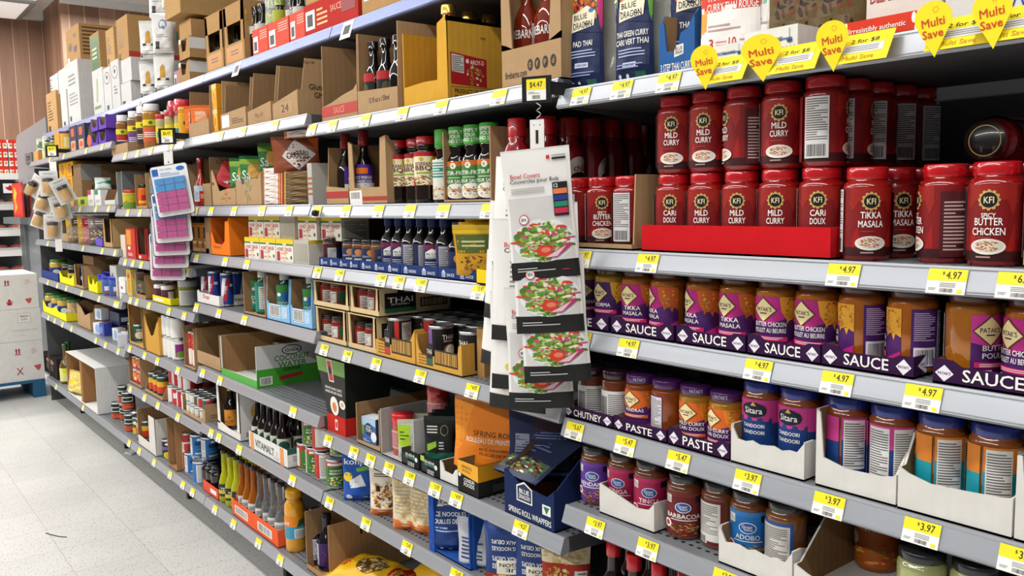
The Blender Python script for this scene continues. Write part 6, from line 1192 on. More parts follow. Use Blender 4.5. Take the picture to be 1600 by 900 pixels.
z = R['D5']
put_box('tray', 'D5', 203, 225, 472, .010, .25, 'tan carton tower with green tin in its lower half', 'carton', hf=.015, outer='#c39a5c', inner='#8a6a40', cut=0, slope=0, top=True, posts=.008, name='open_carton', right=[t_('Coconut', .45, .9, .4, .1, '#4a3010')])
tin = can('green_tin', .035, .10, [('r', 0, 0, 1, 1, '#24503c'), ('e', .5, .4, .12, .25, '#e0c8b0'), t_('coco', .5, .75, .16, .12)], n=16)
for i, px in enumerate((211, 219)): at(tin, 'D5', px, .06, 'dark green tin in the tan carton tower, %s one' % ('left', 'right')[i], 0, .004)
put_box('tray', 'D5', 229, 250, 0, .006, .26, 'golden carton with V-cut front on the white can shelf', 'carton', hf=.06, h=.20, outer='#c9973f', inner='#8a6a30', cut=0, slope=.02, lip=[(0, .19), (.1, .15), (.4, .09), (.6, .10), (.9, .17), (1, .18)], name='open_carton')
wc = can('white_can', .036, .105, [('r', 0, 0, 1, 1, '#e4e2da'), ('r', .38, .12, .26, .7, '#8a2a7a'), ('e', .5, .25, .1, .18, '#7a9a3a'), ('lines', .75, .1, .15, .8, 8, '#aaa')], n=18)
for lv, pls in ((0, (248, 255, 262, 268)), (1, (255, 262, 268))):
    for i, pl in enumerate(pls):
        yc = .02 + .036 - .0; x = XL(pl, .036, yc, z + .05 + .11 * lv); o = (80, 80, 60, 10)[i] if lv == 0 else (20, 70, 110)[i]
        if i == len(pls) - 1: x = XL(268, .036, yc, z + .05 + .11 * lv)
        x = XL(268, .036, yc, z + .05) - .0735 * (len(pls) - 1 - i)
        inst(wc, (x, yc, z + .1055 * lv), facing(x, yc) + RAD(o), 'white can with purple label square, %s layer, %s from the left' % (('lower', 'upper')[lv], ORD[i]), None, 'white cans')
for j in range(1, 4): inst(wc, (XL(268, .036, .056, z + .05), .056 + .0745 * j, z + .1055), j, 'white can in the upper layer, %s behind the front right one' % ORD[j - 1], None, 'white cans')
for j in range(1, 4): inst(wc, (XL(268, .036, .056, z + .05), .056 + .0745 * j, z), j, 'white can in the lower layer, %s behind the front right one' % ORD[j - 1], None, 'white cans')
put_box('tray', 'D5', 289, 305, 508, .012, .30, 'kraft carton of red and white tubes beside the white cans', 'carton', hf=.012, cut=0, slope=0, name='open_carton')
tb = can('red_white_tube', .024, .165, [('r', 0, 0, 1, 1, '#b8302a'), ('r', .3, .02, .2, .5, '#e6e2da'), ('lines', .55, .1, .1, .8, 8, '#e8d0c8'), ('food', .3, .55, .4, .4, 'tomato', 2, 8)], n=14)
for i, px in enumerate((297, 304, 310)): at(tb, 'D5', px, .05 + .0 * i, 'red and white tall can in kraft carton, %s from the left' % ORD[i], 0, .004, 'red and white tall cans')
put_box('tray', 'C5', 309, 345, 0, .02, .32, 'kraft carton with low front between red tubes and coconut water', 'carton', hf=.060, h=.16, cut=0, slope=0, front=[('r', .15, .25, .6, .5, '#a8845a')], name='open_carton')

z = R['D6']
rt = can('red_tin', .034, .075, [('r', 0, 0, 1, 1, '#b8241e'), ('r', .3, .4, .4, .5, '#e08a2a'), ('e', .5, .3, .14, .2, '#f0d8c8'), ('r', .75, .05, .1, .9, '#d8d4cc')], n=14)
gt = can('green_tin', .036, .105, [('r', 0, 0, 1, 1, '#1f4a2c'), ('r', .25, .1, .5, .4, '#c83c1e'), ('r', .25, .5, .5, .3, '#e0a42a')], n=14)
rw = can('tomato_can', .036, .092, [('r', 0, 0, 1, 1, '#b8242a'), ('r', .12, .02, .18, .95, '#e0dcd8'), ('r', .4, .4, .3, .35, '#d8dce4'), ('e', .55, .2, .12, .14, '#d8382c')], n=14)
sm = can('small_tin', .028, .055, [('r', 0, 0, 1, 1, '#2a5a3a'), ('r', .3, .05, .4, .9, '#d8d4c8'), ('r', 0, 0, .2, 1, '#b8242a')], n=12)
put_box('tray', 'D6', 203, 221, 571, .012, .24, 'kraft carton of small red tins in two layers', 'carton', hf=.012, h=.16, cut=0, slope=0, name='open_carton')
xa = X(203, .012, z)
for lv in range(2):
    for i in range(3):
        inst(rt, (xa + .040 + .069 * i, .055, z + .004 + .076 * lv), facing(xa, .05) + RAD(-10 + 20 * i), 'small red tin in kraft carton, %s layer, %s from the left' % (('lower', 'upper')[lv], ORD[i]), None, 'small red tins')
put_box('tray', 'D6', 227, 254, 0, .01, .24, 'kraft tray of dark green tins next to the small red tins', 'tray', hf=.018, h=.16, cut=.0, slope=.3, name='display_tray')
xb = X(227, .01, z)
for i in range(3):
    inst(gt, (xb + .045 + .075 * i, .055, z + .004), facing(xb, .05), 'dark green tin with orange label in low kraft tray, %s from the left' % ORD[i], None, 'dark green tins')
    if i < 2: inst(gt, (xb + .045 + .075 * i, .14, z + .004), 1 + i, 'dark green tin in the rear of the kraft tray, %s one' % ORD[i], None, 'dark green tins')
xc = X(257, .012, z)
for lv in range(2):
    for i in range(4):
        inst(rw, (xc + .036 + .0735 * i, .055 + .01 * lv, z + .0925 * lv), facing(xc, .05) + RAD((70, -20, 10, 40)[i] + 30 * lv), 'red and white tomato can, %s layer, %s from the left' % (('lower', 'upper')[lv], ORD[i]), None, 'red and white tomato cans')
        inst(rw, (xc + .036 + .0735 * i, .14 + .01 * lv, z + .0925 * lv), facing(xc, .05) + RAD(60 * i), 'red and white tomato can in rear row, %s layer, %s from left' % (('lower', 'upper')[lv], ORD[i]), None, 'red and white tomato cans')
xd = xc + .315
for lv in range(1):
    for j in range(4):
        for i in range(5):
            inst(sm, (xd + .03 + .058 * i, .042 + .06 * j, z + .004 + .056), i + j, 'small green and red tin in kraft tray, row %s, %s from the left' % (ORD[j], ORD[i]), None, 'small green and red tins')
            if j == 0: inst(sm, (xd + .03 + .058 * i, .042, z + .004), .9 + i * .2, 'small green and red tin in kraft tray, bottom layer, %s from left' % ORD[i], None, 'small green and red tins')
inst(tray('display_tray', .31, .26, .015, .095, cut=.0, slope=.0, right=[('lines', .1, .3, .6, .2, 2, '#7a5a3a')], lip=[(0, .02), (.9, .02), (.92, .07), (1, .07)]), (xd - .005, .008, z), 0, 'kraft tray full of small green and red tins', 'tray')

z = R['D7']
bc = can('blue_can', .040, .108, [('r', 0, 0, 1, 1, '#1f6ab0'), ('r', .12, .05, .24, .9, '#dcdad6'), ('lines', .14, .1, .2, .8, 12, '#888'), ('e', .52, .85, .06, .07, '#e8e8e8'), ('r', .42, .55, .24, .2, '#14365c'), ('r', .42, .08, .26, .08, '#d8d8c8'), ('r', .44, .3, .2, .06, '#4aa04a')], n=18)
for i, (pl, y, lv, o) in enumerate(((288, .03, 0, 10), (297, .05, 0, -20), (304, .012, 0, 100), (297, .035, 1, 0), (314, .06, 1, 20), (312, .10, 0, 0), (306, .12, 1, 40))):
    yc = y + .04; x = XL(pl, .04, yc, z + .05 + .1085 * lv)
    inst(bc, (x, yc, z + .1085 * lv), facing(x, yc) + RAD(o), 'blue can on the bottom deck, %s' % ('leftmost of the lower layer', 'second of the lower layer', 'front one with white panel', 'front one of the upper layer', 'right one of the upper layer', 'rear of the lower layer', 'rear of the upper layer')[i], None, 'blue cans')
tc_ = can('tall_red_can', .036, .19, [('r', 0, 0, 1, 1, '#b8302a'), ('r', .15, .02, .25, .6, '#e2deda'), ('r', .4, .5, .4, .3, '#e0dcd4'), ('r', .45, .55, .3, .2, '#c8402c')], n=16)
for i, (pl, o) in enumerate(((278, 20), (288, -20))): row(tc_, 'D7', [pl], .036, .04, 'tall red and white can on the bottom deck', 'behind the blue cans, %s one' % ('left', 'right')[i], None, (o,))
put_box('tray', 'D7', 264, 277, 656, .012, .28, 'kraft carton wall between black cans and tall red cans', 'carton', hf=.012, cut=0, slope=0, name='open_carton', outer='#a57c52')
bk_ = can('black_can', .036, .105, [('r', 0, 0, 1, 1, '#1c1c1e'), ('e', .5, .85, .1, .08, '#e8e8e8'), ('r', .3, .5, .4, .2, '#6a5a9a'), ('e', .45, .2, .1, .2, '#d8c02a'), ('e', .6, .3, .08, .16, '#d8c02a')], n=16)
for i, pl in enumerate((246, 253)): row(bk_, 'D7', [pl], .036, .03 - .01 * i, 'black can with yellow fruit print', 'beside the white carton post, %s one' % ('left', 'right')[i], None, (0,))
put_box('tray', 'D7', 217, 244, 0, .008, .30, 'kraft carton with white front lip and tall white post', 'carton', hf=.055, h=.20, outer='#d8d4cc', inner='#8a6a48', cut=0, slope=0, lip=[(0, .055), (.66, .05), (.68, .205), (1, .205)], name='open_carton')
for i, px in enumerate((224, 231)): at(gt, 'D7', px, .06, 'dark green can in the white-lipped carton, %s one' % ('left', 'right')[i], 0, .02)
chl = can('chili_can', .038, .11, [('r', 0, 0, 1, 1, '#1f2a22'), ('r', .3, .05, .4, .34, '#b8402a'), ('food', .3, .02, .4, .36, 'tomato', 4, 10), ('r', .34, .5, .3, .3, '#e6e2da'), ('r', .36, .55, .26, .2, '#1f2a22'), ('r', .1, 0, .14, 1, '#e0deda')], n=16)
ycn = can('corn_can', .038, .11, [('r', 0, 0, 1, 1, '#2a5a2e'), ('r', .3, .05, .4, .4, '#d8a82a'), ('e', .5, .75, .16, .12, '#e8e4da')], n=16)
for i, (pl, y, lv, p) in enumerate(((174, .03, 0, chl), (186, .06, 0, chl), (194, .012, 0, chl), (207, .03, 0, ycn), (184, .06, 1, chl), (190, .03, 1, chl))):
    yc = y + .038; x = XL(pl, .038, yc, z + .05 + .11 * lv)
    inst(p, (x, yc, z + .1105 * lv), facing(x, yc) + RAD(-10), '%s can by the open white carton, %s' % (('dark green chili', 'green and yellow corn')[p is ycn], ('leftmost of the lower layer', 'second of the lower layer', 'third of the lower layer', 'right end of lower layer', 'left of the upper layer', 'right of the upper layer')[i]), None, 'cans by the open white carton')

# ================================================================== FAR BAYS
k = 'E1'; z = R[k]
for i, (a, b, t) in enumerate(((110, 121, 196), (122, 134, 195))):
    put_box('box', k, a, b, t, .03, .12, 'navy seasoning pack with orange picture, %s of two at the far end' % ('left', 'right')[i], 'pack', mat=ink('#2c3350'), front=[('r', .2, .08, .6, .36, '#e0b48a'), ('e', .5, .26, .2, .12, '#d8542a'), ('r', .3, .6, .4, .3, '#d8603a')], right=[('lines', .1, .1, .8, .8, 8, '#4a5270')], name='seasoning_pack')
put_box('tray', k, 135, 146, 193, .03, .14, 'dark navy open carton between the seasoning packs and purple cartons', 'carton', hf=.03, outer='#1f2140', inner='#8a7a5c', cut=0, slope=.2, front=[('e', .5, 1.6, .3, 1.2, '#d8683a')], name='open_carton')
for lv in range(2):
    for i, (a, b) in enumerate(((143, 153), (155, 166))):
        put_box('tray', k, a, b, 0, .02, .22, 'purple open carton, %s layer, %s one, at the far shelf end' % (('lower', 'upper')[lv], ('left', 'right')[i]), 'carton', 'purple cartons', dz=.086 * lv, hf=.03, h=.083, outer='#6a45b0', inner='#9a8458', cut=0, slope=.1, lip=[(0, .08), (.1, .07), (.3, .025), (.8, .025), (1, .08)], name='purple_carton')
pup = closed_box('purple_pack', .05, .05, .045, ink('#2c2048'), cat='pack')
for i, px in enumerate((148, 160)): x = X(px, .06, z); inst(pup, (x, .06, z + .004), 0, 'dark pack inside a lower purple carton, %s one' % ('left', 'right')[i])
cup = bottle('yellow_bottle', .045, .125, .030, .02, gloss('#d8b048', .15), gloss('#e0b43a', .3), [(Cyl(.0453, 2.6, .03, .12), [('r', 0, 0, 1, 1, '#d8a83a'), ('r', .3, .2, .3, .6, '#e8d890')])], .03, .044, n=16)
row(cup, 'E1', [95], .045, .03, 'yellow upside-down tub at the far end', 'beside the orange pack', None)
put_box('box', 'E1', 87, 95, 197, .04, .06, 'tall orange pack with yellow edge at the far end', 'pack', mat=ink('#e89a1c'), right=[('r', 0, 0, 1, 1, '#7a4a8a')], name='snack_pack')
stin = can('pale_tin', .036, .085, [('r', 0, 0, 1, 1, '#d8d8b0'), ('r', .3, .1, .4, .4, '#6a8a5a'), ('r', .4, .5, .3, .3, '#5a7ab0')], n=14)
for lv in range(2):
    for i, pl in enumerate((57, 66)): row(stin, 'F1', [pl], .036, .03, 'pale tin stacked at the far end', '%s layer, %s one' % (('lower', 'upper')[lv], ('left', 'right')[i]), None, (i * 40,), .0855 * lv)
fj = jar('green_jar', .045, .15, gloss('#6a7a4a', .1), gloss('#3a4250', .3), [(Cyl(.0453, 3, .01, .1), [('r', 0, 0, 1, 1, '#8a9a4a'), ('r', .3, 0, .6, .5, '#d8301c'), ('r', .4, .4, .3, .3, '#e8a82a')])], .02, .85, n=14)
for i, pl in enumerate((70, 79)): row(fj, 'F1', [pl], .045, .03, 'green jar with red and yellow label', 'beside the pale tins, %s one' % ('left', 'right')[i], None, (0,))
put_box('box', 'F1', 54, 60, 0, .03, .08, 'orange pack at the very far shelf end', 'pack', h=.08, mat=ink('#d89a4a'), name='snack_pack')

k = 'F2'; z = R[k]
for c in range(2):
    for q in range(3):
        put_box('box', k, (93, 104)[c], (103.5, 115)[c], 0, .03, .20, 'yellow box with brown print, %s column, %s from the bottom' % (('left', 'right')[c], ORD[q]), 'box', 'stacked yellow boxes', dz=.100 * q, h=.098, mat=board('#e0a01c', False), front=[('e', .5, .5, .25, .3, '#b5741c'), ('r', .3, .75, .4, .08, '#8a5a1c')], name='yellow_box')
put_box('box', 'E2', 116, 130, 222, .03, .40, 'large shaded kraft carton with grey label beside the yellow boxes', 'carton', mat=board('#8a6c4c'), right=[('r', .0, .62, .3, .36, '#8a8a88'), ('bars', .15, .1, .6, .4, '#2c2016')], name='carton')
put_box('box', 'E2', 122, 137, 308, .02, .06, 'small lime green pack on the seasoning box shelf', 'pack', mat=ink('#b8c83a'), front=[('r', .3, .2, .4, .5, '#3a5a2a')], name='snack_pack')
for i, (a, b) in enumerate(((138, 147), (149, 158))):
    put_box('box', 'E2', a, b, 297, .02, .12, 'white seasoning box with %s corner' % ('red', 'green')[i], 'box', mat=ink('#dedcd8'), front=[('r', 0, .7, .6, .3, ('#b83a4a', '#2a8a6a')[i]), ('lines', .2, .2, .6, .2, 2, '#999')], name='seasoning_box')
put_box('tray', 'E2', 164, 180, 296, .02, .2, 'open kraft carton with white lip behind the white seasoning boxes', 'carton', hf=.03, outer='#d0cec8', inner='#8a6a48', cut=0, slope=.1, name='open_carton')
lf = pouch('green_white_pack', .09, .07, .03, [('r', 0, 0, 1, 1, '#d8e4dc'), ('p', [(0, .5), (1, .9), (1, .5)], '#2a8a5a')], ink('#d8e4dc', .3), seed=3)
x = X(163, .08, z); inst(lf, (x, .08, R['E2'] + .10), facing(x, .1), 'white and green packet on top of the seasoning boxes', None, None, rx=-.5)
put_box('box', 'E2', 157, 163, 0, .05, .1, 'kraft pack between the white boxes and the open carton', 'pack', h=.09, mat=board(KRAFT), name='snack_pack')

k = 'E3'; z = R[k]
sn = lambda c, d: pouch('snack_bag', .11, .185, .04, [('r', 0, 0, 1, 1, c), ('r', 0, .6, 1, .3, d), ('food', .1, .1, .8, .45, 'beige', 3, 12), ('lines', .2, .7, .6, .15, 2, '#e8e0d8')], film('#d8d4c8', .7), seed=4)
SN = [(117, sn('#b8a07a', '#e0b41c')), (126, sn('#8a7a6a', '#4a3a30')), (136, sn('#c8a04a', '#e0b42a')), (143, sn('#c8808a', '#b8283a')), (153, sn('#6a5c54', '#8a8078')), (160, sn('#5a4c48', '#7a6a66'))]
for i, (px, p) in enumerate(SN): at(p, k, px, .05 + .02 * (i % 2), 'clear snack bag on the far third shelf, %s from the left' % ORD[i], -30, 0, 'clear snack bags')
put_box('tray', k, 150, 160, 0, .012, .14, 'small purple tray under the dark snack bags', 'tray', hf=.05, h=.06, outer='#6a58b8', inner='#4a3a7a', cut=.3, slope=.2, name='display_tray')
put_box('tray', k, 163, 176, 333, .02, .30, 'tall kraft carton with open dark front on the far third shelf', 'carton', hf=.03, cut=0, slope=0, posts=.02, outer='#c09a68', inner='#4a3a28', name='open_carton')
put_box('tray', 'F3', 96, 108, 0, .03, .2, 'kraft carton behind the hanging toothpick packs', 'carton', hf=.06, h=.14, cut=0, slope=.1, name='open_carton')

k = 'F4'; z = R[k]
gj = jar('pickle_jar', .062, .14, gloss('#c8a848', .08), gloss('#3a7a34', .25), [(Cyl(.0623, 3, .01, .07), [('r', 0, 0, 1, 1, '#2c3a7c'), ('e', .4, .5, .15, .3, '#d8dce8')])], .02, .9, n=16)
ol = jar('olive_jar', .055, .125, gloss('#2a1c1c', .06), gloss('#2c4a2a', .25), [(Cyl(.0553, 3, .01, .06), [('r', 0, 0, 1, 1, '#d8c84a'), ('r', .2, .3, .6, .4, '#6a3a20')])], .02, .9, n=16)
row(gj, k, [65, 78], .062, .03, 'gold pickle jar with green lid', 'in the navy tray', 'gold pickle jars', (0,), .004)
put_box('tray', k, 65, 91, 0, .01, .18, 'navy tray of gold pickle jars at the far end', 'tray', hf=.06, h=.062, outer='#2c3f7c', inner='#3a3a4a', cut=.4, slope=.1, name='display_tray')
row(ol, k, [96, 106], .055, .035, 'dark olive jar with dark green lid', 'in the bright yellow tray', 'dark olive jars', (0,), .004)
put_box('tray', k, 94, 116, 0, .006, .17, 'bright yellow tray of dark olive jars at the far end', 'tray', hf=.05, h=.065, outer='#ece01e', inner='#b8ac1e', cut=.4, slope=.1, lip=[(0, .085), (.2, .05), (.8, .05), (1, .085)], name='display_tray')
put_box('tray', k, 118, 131, 0, .01, .2, 'kraft carton with blue round-labelled jar', 'carton', hf=.02, h=.155, cut=0, slope=0, posts=.02, name='open_carton')
bj = jar('spread_jar', .040, .13, gloss('#1f2a5a', .1), gloss('#1c2a6a', .25), [(Cyl(.0403, 2.6, .01, .09), [('r', 0, 0, 1, 1, '#16203f'), ('e', .5, .5, .2, .22, '#dfe4ee')])], .02, .95, n=14)
row(bj, k, [121], .040, .03, 'blue jar with white round mark in kraft carton', 'at the far end', None, (0,), .004)
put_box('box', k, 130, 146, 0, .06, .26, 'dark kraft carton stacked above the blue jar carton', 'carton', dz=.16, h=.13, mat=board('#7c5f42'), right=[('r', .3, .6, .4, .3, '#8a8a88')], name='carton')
k = 'E4'
put_box('tray', k, 139, 153, 0, .008, .16, 'yellow notched tray with small jars on the blue-lid shelf', 'tray', hf=.07, h=.08, outer='#ece01e', inner='#b8ac1e', cut=.2, slope=.3, lip=[(0, .10), (.15, .05), (.4, .05), (.55, .09), (.7, .05), (1, .08)], name='display_tray')
bl = jar('peanut_butter_jar', .042, .115, gloss('#4a6aa8', .1), gloss('#1c30b0', .25), [(Cyl(.0423, 3, .01, .065), [('r', 0, 0, 1, 1, '#3a5aa0'), ('r', .3, .3, .4, .4, '#d8d0d8'), ('r', .3, .05, .4, .2, '#b8402c')])], .022, 1.0, n=16)
row(bl, k, [153, 161, 169], .042, [.03, .012, .03], 'blue-lidded jar with blue label', 'on the far fourth shelf', 'blue-lidded jars', (0, -10, 10))
row(bl, k, [160, 170], .042, [.12, .12], 'blue-lidded jar in the rear row', 'on the far fourth shelf', 'blue-lidded jars')
whj = jar('white_lid_jar', .040, .13, gloss('#8a4a30', .1), ink('#e6e4e0', .3), [(Cyl(.0403, 3, .005, .09), [('r', 0, 0, 1, 1, '#e4e0da'), ('e', .5, .5, .14, .2, '#b83a2c')])], .026, 1.0, n=16)
row(whj, k, [187], .040, .02, 'white-lidded jar with red mark', 'next to the narrow yellow pack', None)
put_box('box', k, 174, 184, 415, .06, .12, 'white carton with black mark above the blue-lidded jars', 'box', mat=board('#dad8d4', False), front=[('e', .4, .6, .1, .16, '#2c2c2c')], name='carton')
k = 'F5'; z = R[k]
row(gj, k, [72, 82, 92], .055, .03, 'green-lidded jar in yellow tray', 'on the far fifth shelf', 'green-lidded jars', (0,), .004)
put_box('tray', k, 68, 104, 0, .006, .18, 'yellow tray of green-lidded jars on the far fifth shelf', 'tray', hf=.055, h=.07, outer='#ece01e', inner='#b8ac1e', cut=.4, slope=.1, lip=[(0, .09), (.15, .05), (.4, .055), (.55, .075), (.7, .05), (1, .06)], name='display_tray')
bean = jar('bean_jar', .05, .15, gloss('#c8a878', .1), gloss('#3a6a34', .25), [(Cyl(.0503, 3, .01, .1), [('r', 0, 0, 1, 1, '#c0a070'), ('food', .1, .1, .8, .8, 'beige', 3, 12)])], .02, .95, n=16)
row(bean, k, [106], .05, .03, 'tan bean jar with green lid', 'left of the large kraft carton', None)
k = 'E5'; z = R[k]
put_box('tray', k, 122, 142, 0, .03, .38, 'large open kraft carton with torn white flap', 'carton', hf=.10, h=.17, cut=.05, slope=.05, lip=[(0, .16), (.3, .14), (.6, .09), (1, .12)], name='open_carton')
wp = closed_box('white_packet', .09, .05, .07, ink('#dddde0', .35), [('e', .6, .5, .3, .4, '#8ab0d8')], cat='packet'); bp = closed_box('blue_packet', .08, .05, .08, ink('#3a48a0', .35), [('r', .1, .2, .6, .5, '#7a84c8')], cat='packet')
for i, (px, y, dz, p, rz) in enumerate(((146, .02, 0, wp, .3), (156, .03, 0, bp, .1), (163, .06, .0, bp, .4), (184, .015, 0, wp, -.2), (190, .05, .0, wp, .3), (176, .05, .0, wp, .1), (150, .05, .082, wp, .2))):
    x = X(px, y, z); inst(p, (x, y, z + dz), rz, '%s packet on the far fifth shelf, %s' % (('white', 'blue')[p is bp], ('in front of the kraft carton', 'left of two', 'right of two', 'front one by the shelf end', 'right one by the shelf end', 'under the navy box', 'lying on another white packet')[i]), None)
put_box('box', k, 172, 187, 0, .10, .2, 'navy box with pale stripe on the far fifth shelf', 'box', dz=.075, h=.075, mat=ink('#1f2850', .4), right=[('r', .05, .3, .9, .35, '#c8c8d0')], name='navy_box')
# bottom deck far end
k = 'F7'; z = R[k]
put_box('box', k, 70, 90, 550, .03, .28, 'black carton with brown pictures at the far bottom end', 'carton', mat=board('#2a2422', False), front=[('e', .5, .7, .3, .12, '#a8846a'), ('r', .2, .25, .5, .3, '#5a463c')], right=[('r', .1, .2, .3, .6, '#4a3c36')], name='carton')
oil = bottle('oil_bottle', .045, .30, .016, .12, gloss('#5c4a1c', .06), gloss('#1f5a34', .3), [(Cyl(.0453, 3, .02, .10), [('r', 0, 0, 1, 1, '#e0dc8a'), ('r', .3, .6, .5, .4, '#d8d020')])], .03, .019, shoulder=.25)
row(oil, k, [94, 99], .045, [.02, .06], 'tall bottle with green cap', 'left of the open white carton', 'green-capped oil bottles')
sgn = MB().prism([(.08 * cos(a * pi / 12), 0, .35 + .08 * sin(a * pi / 12)) for a in range(13)] + [(-.08, 0, 0), (.08, 0, 0)], (0, .01, 0), board('#9a917c'))
x = X(109, .25, z + .3); inst(('round_top_board', sgn.mesh('round_top_board'), [], 'board'), (x, .25, z), .3, 'beige round-topped board standing behind the open white carton')
put_box('tray', 'E7', 107, 153, 557, -.006, .44, 'large white carton open at the front with kraft inside', 'carton', hf=.012, h=.30, outer='#dcdbd8', inner='#9a6f46', cut=0, slope=0, top=True, name='open_carton')
x = X(131, .0, z + .1)
put_box('box', 'E7', 128, 131, 0, .0, .36, 'kraft divider inside the large white carton', 'divider', dz=.006, h=.285, mat=board('#9a6f46'), name='cardboard_divider')
tor = pouch('tortilla_bag', .26, .15, .09, [('r', 0, 0, 1, 1, '#d8c05a'), ('food', .05, .05, .9, .9, 'beige', 5, 40), ('p', [(.3, .4), (.7, .5), (.6, .7), (.3, .6)], '#e8d020')], gloss('#c8b060', .2), seed=3)
x = X(118, .02, z + .05); inst(tor, (x, .035, z + .012), .2, 'yellow bag lying in the left half of the white carton')

# ================================================================== TOP SHELF
T = 2.09
def tb_(a, b, t, y0, d, label, col, dz=0.0, front=None, right=None, h=None, name='carton', cat='carton', flute=True, group=None):
    return put_box('box', T, a, b, t, y0, d, label, cat, group, dz=dz, h=h, mat=board(col, flute), front=front, right=right, name=name)
KP = [('lines', .12, .3, .5, .5, 7, '#6a4c30'), ('r', .1, .05, .2, .14, '#3a2a1c')]
WPr = [('lines', .15, .62, .6, .2, 3, '#8a8a8a'), ('lines', .15, .3, .7, .22, 4, '#9a9a9a'), ('r', .1, .06, .14, .08, '#3a3a3a')]
tb_(76, 91, 146, .03, .28, 'kraft carton at the far left end of the top shelf', '#c39a66', 0, KP)
tb_(80, 92, 108, .05, .2, 'small white carton stacked above the far left kraft carton', '#d2d1cf', .27, [('lines', 0, .1, .3, .8, 6, '#777')], None, .155)
tb_(93, 108, 107, .05, .25, 'white carton stacked second from the far left', '#d2d1cf', .27, [('r', .9, .05, .08, .3, '#333')], None, .16)
tb_(98, 107, 140, .03, .28, 'narrow white carton beside the far left kraft carton', '#d2d1cf', 0, [('r', .3, .08, .3, .1, '#444')], None, .268)
tb_(109, 127, 98, .012, .38, 'big white carton on the top shelf with grey lettering', '#d2d1cf', 0, WPr)
tb_(106, 126, 44, .05, .36, 'kraft carton with dark stripes stacked on the big white carton', '#b98f5c', Z(109, 98, .112) - T + .002, [('e', .3, .5, .15, .12, '#6a4c2a'), ('r', .55, .3, .25, .16, '#4a3a4a'), ('r', .55, .7, .2, .1, '#4a3a4a'), ('r', .05, .03, .16, .2, '#e8e6e2')], [('lines', .05, .15, .5, .8, 8, '#5a4228')], Z(106, 48, .15) - Z(109, 98, .112))
tb_(148, 164, 110, .02, .3, 'white carton with green script on the top shelf', '#d2d1cf', 0, [('p', [(.3, .3), (.45, .3), (.55, .8), (.4, .8)], '#a8b88a'), ('r', .1, .15, .6, .06, '#7a9a5a')])
tb_(165, 176, 106, .02, .3, 'white carton with round logo, left of the pair', '#d2d1cf', 0, [('e', .5, .76, .36, .14, '#555'), ('e', .5, .76, .32, .12, '#d2d1cf'), ('e', .5, .78, .1, .05, '#333'), ('r', .3, .05, .3, .1, '#555')])
tb_(177, 189, 95, .02, .3, 'white carton with round logo, right of the pair', '#d2d1cf', 0, [('e', .5, .76, .36, .13, '#555'), ('e', .5, .76, .32, .115, '#d2d1cf'), ('e', .5, .78, .1, .05, '#333'), ('lines', .3, .3, .4, .2, 3, '#777')])
tb_(144, 158, 58, .04, .3, 'kraft carton with big green front panel leaning on top', '#b08a5a', .245, [('r', .08, .1, .84, .82, '#3a6a3a'), ('lines', .2, .4, .5, .3, 3, '#c8d0a8')], [('r', .6, .4, .4, .6, '#2c3a22')], Z(144, 54, .14) - T - .245)
tb_(168, 180, 47, .04, .3, 'narrow kraft carton with print stacked behind the green carton', '#c39a66', .275, KP, None, Z(168, 47, .14) - T - .275)
tb_(185, 202, 28, .03, .34, 'kraft carton with green label and red base stacked high', '#b98f5c', .255, KP, [('r', 0, 0, 1, .16, '#b8402c'), ('r', .2, .45, .6, .26, '#2a7a4a'), t_('R', .5, .58, .2, .18)], Z(185, 30, .13) - T - .255)
for lv in range(2): tb_(191, 206, 0, .02, .30, 'plain white carton under the red-based carton, %s of two' % ('lower', 'upper')[lv], '#d2d1cf', .127 * lv, [('r', .1, .08, .3, .14, '#444')] if lv == 0 else None, None, .125)
sb = pouch('white_silver_bag', .105, .19, .07, [('r', 0, 0, 1, 1, '#dcdad6'), ('r', 0, 0, 1, .3, '#e6e4e0'), ('r', .18, .36, .6, .06, '#1c1c1c'), ('p', [(.32, .42), (.62, .42), (.58, .72), (.47, .8), (.36, .72)], '#c8962a'), ('lines', .1, .1, .7, .14, 3, '#888'), ('r', .04, .04, .12, .14, '#222')], gloss('#c8c6c0', .2), seed=4)
sb2 = pouch('white_silver_bag', .105, .19, .06, [('r', 0, 0, 1, 1, '#dedcd8'), ('e', .55, .75, .2, .14, '#4a78b0'), ('e', .55, .75, .15, .1, '#dedcd8'), ('r', .2, .1, .2, .2, '#222'), ('lines', .2, .4, .6, .1, 2, '#888')], gloss('#cccac6', .2), seed=6)
for i, (px, dz, p, y) in enumerate(((236, .0, sb, .06), (259, .0, sb, .06), (236, .205, sb, .06), (256, .205, sb2, .06), (262, .21, sb2, .10), (270, .41, sb2, .08), (250, .40, sb2, .08))):
    y += .10; x = X(px, y, T + dz); inst(p, (x, y, T + dz), facing(x, y) * .75, 'white and silver rice bag on the top shelf, %s' % ('lower left', 'lower right', 'upper left', 'upper right with blue ring', 'upper right, rear one', 'topmost right one', 'topmost left one')[i], None, 'white and silver rice bags')
tb_(273, 285, 0, .03, .22, 'pink carton with small dark label on the top shelf', '#b8848a', 0, [('r', .05, .1, .3, .7, '#e6e4e0'), ('r', .1, .2, .2, .4, '#222')], None, .08)
for lv in range(2):
    put_box('tray', T, 281, 297, 0, .02, .26, 'open carton with white front edge, %s of the stacked pair' % ('lower', 'upper')[lv], 'carton', dz=.004 + .105 * lv, hf=.10, h=.10, outer='#b08a5a', inner='#6a5034', cut=.9, slope=.02, lip=[(0, .10), (.15, .095), (.25, .04), (.6, .04), (.75, .09), (1, .10)], right=[('r', 0, .45, 1, .5, '#e2e0dc')], front=[('r', 0, .8, .2, .2, '#e2e0dc')], name='open_carton')
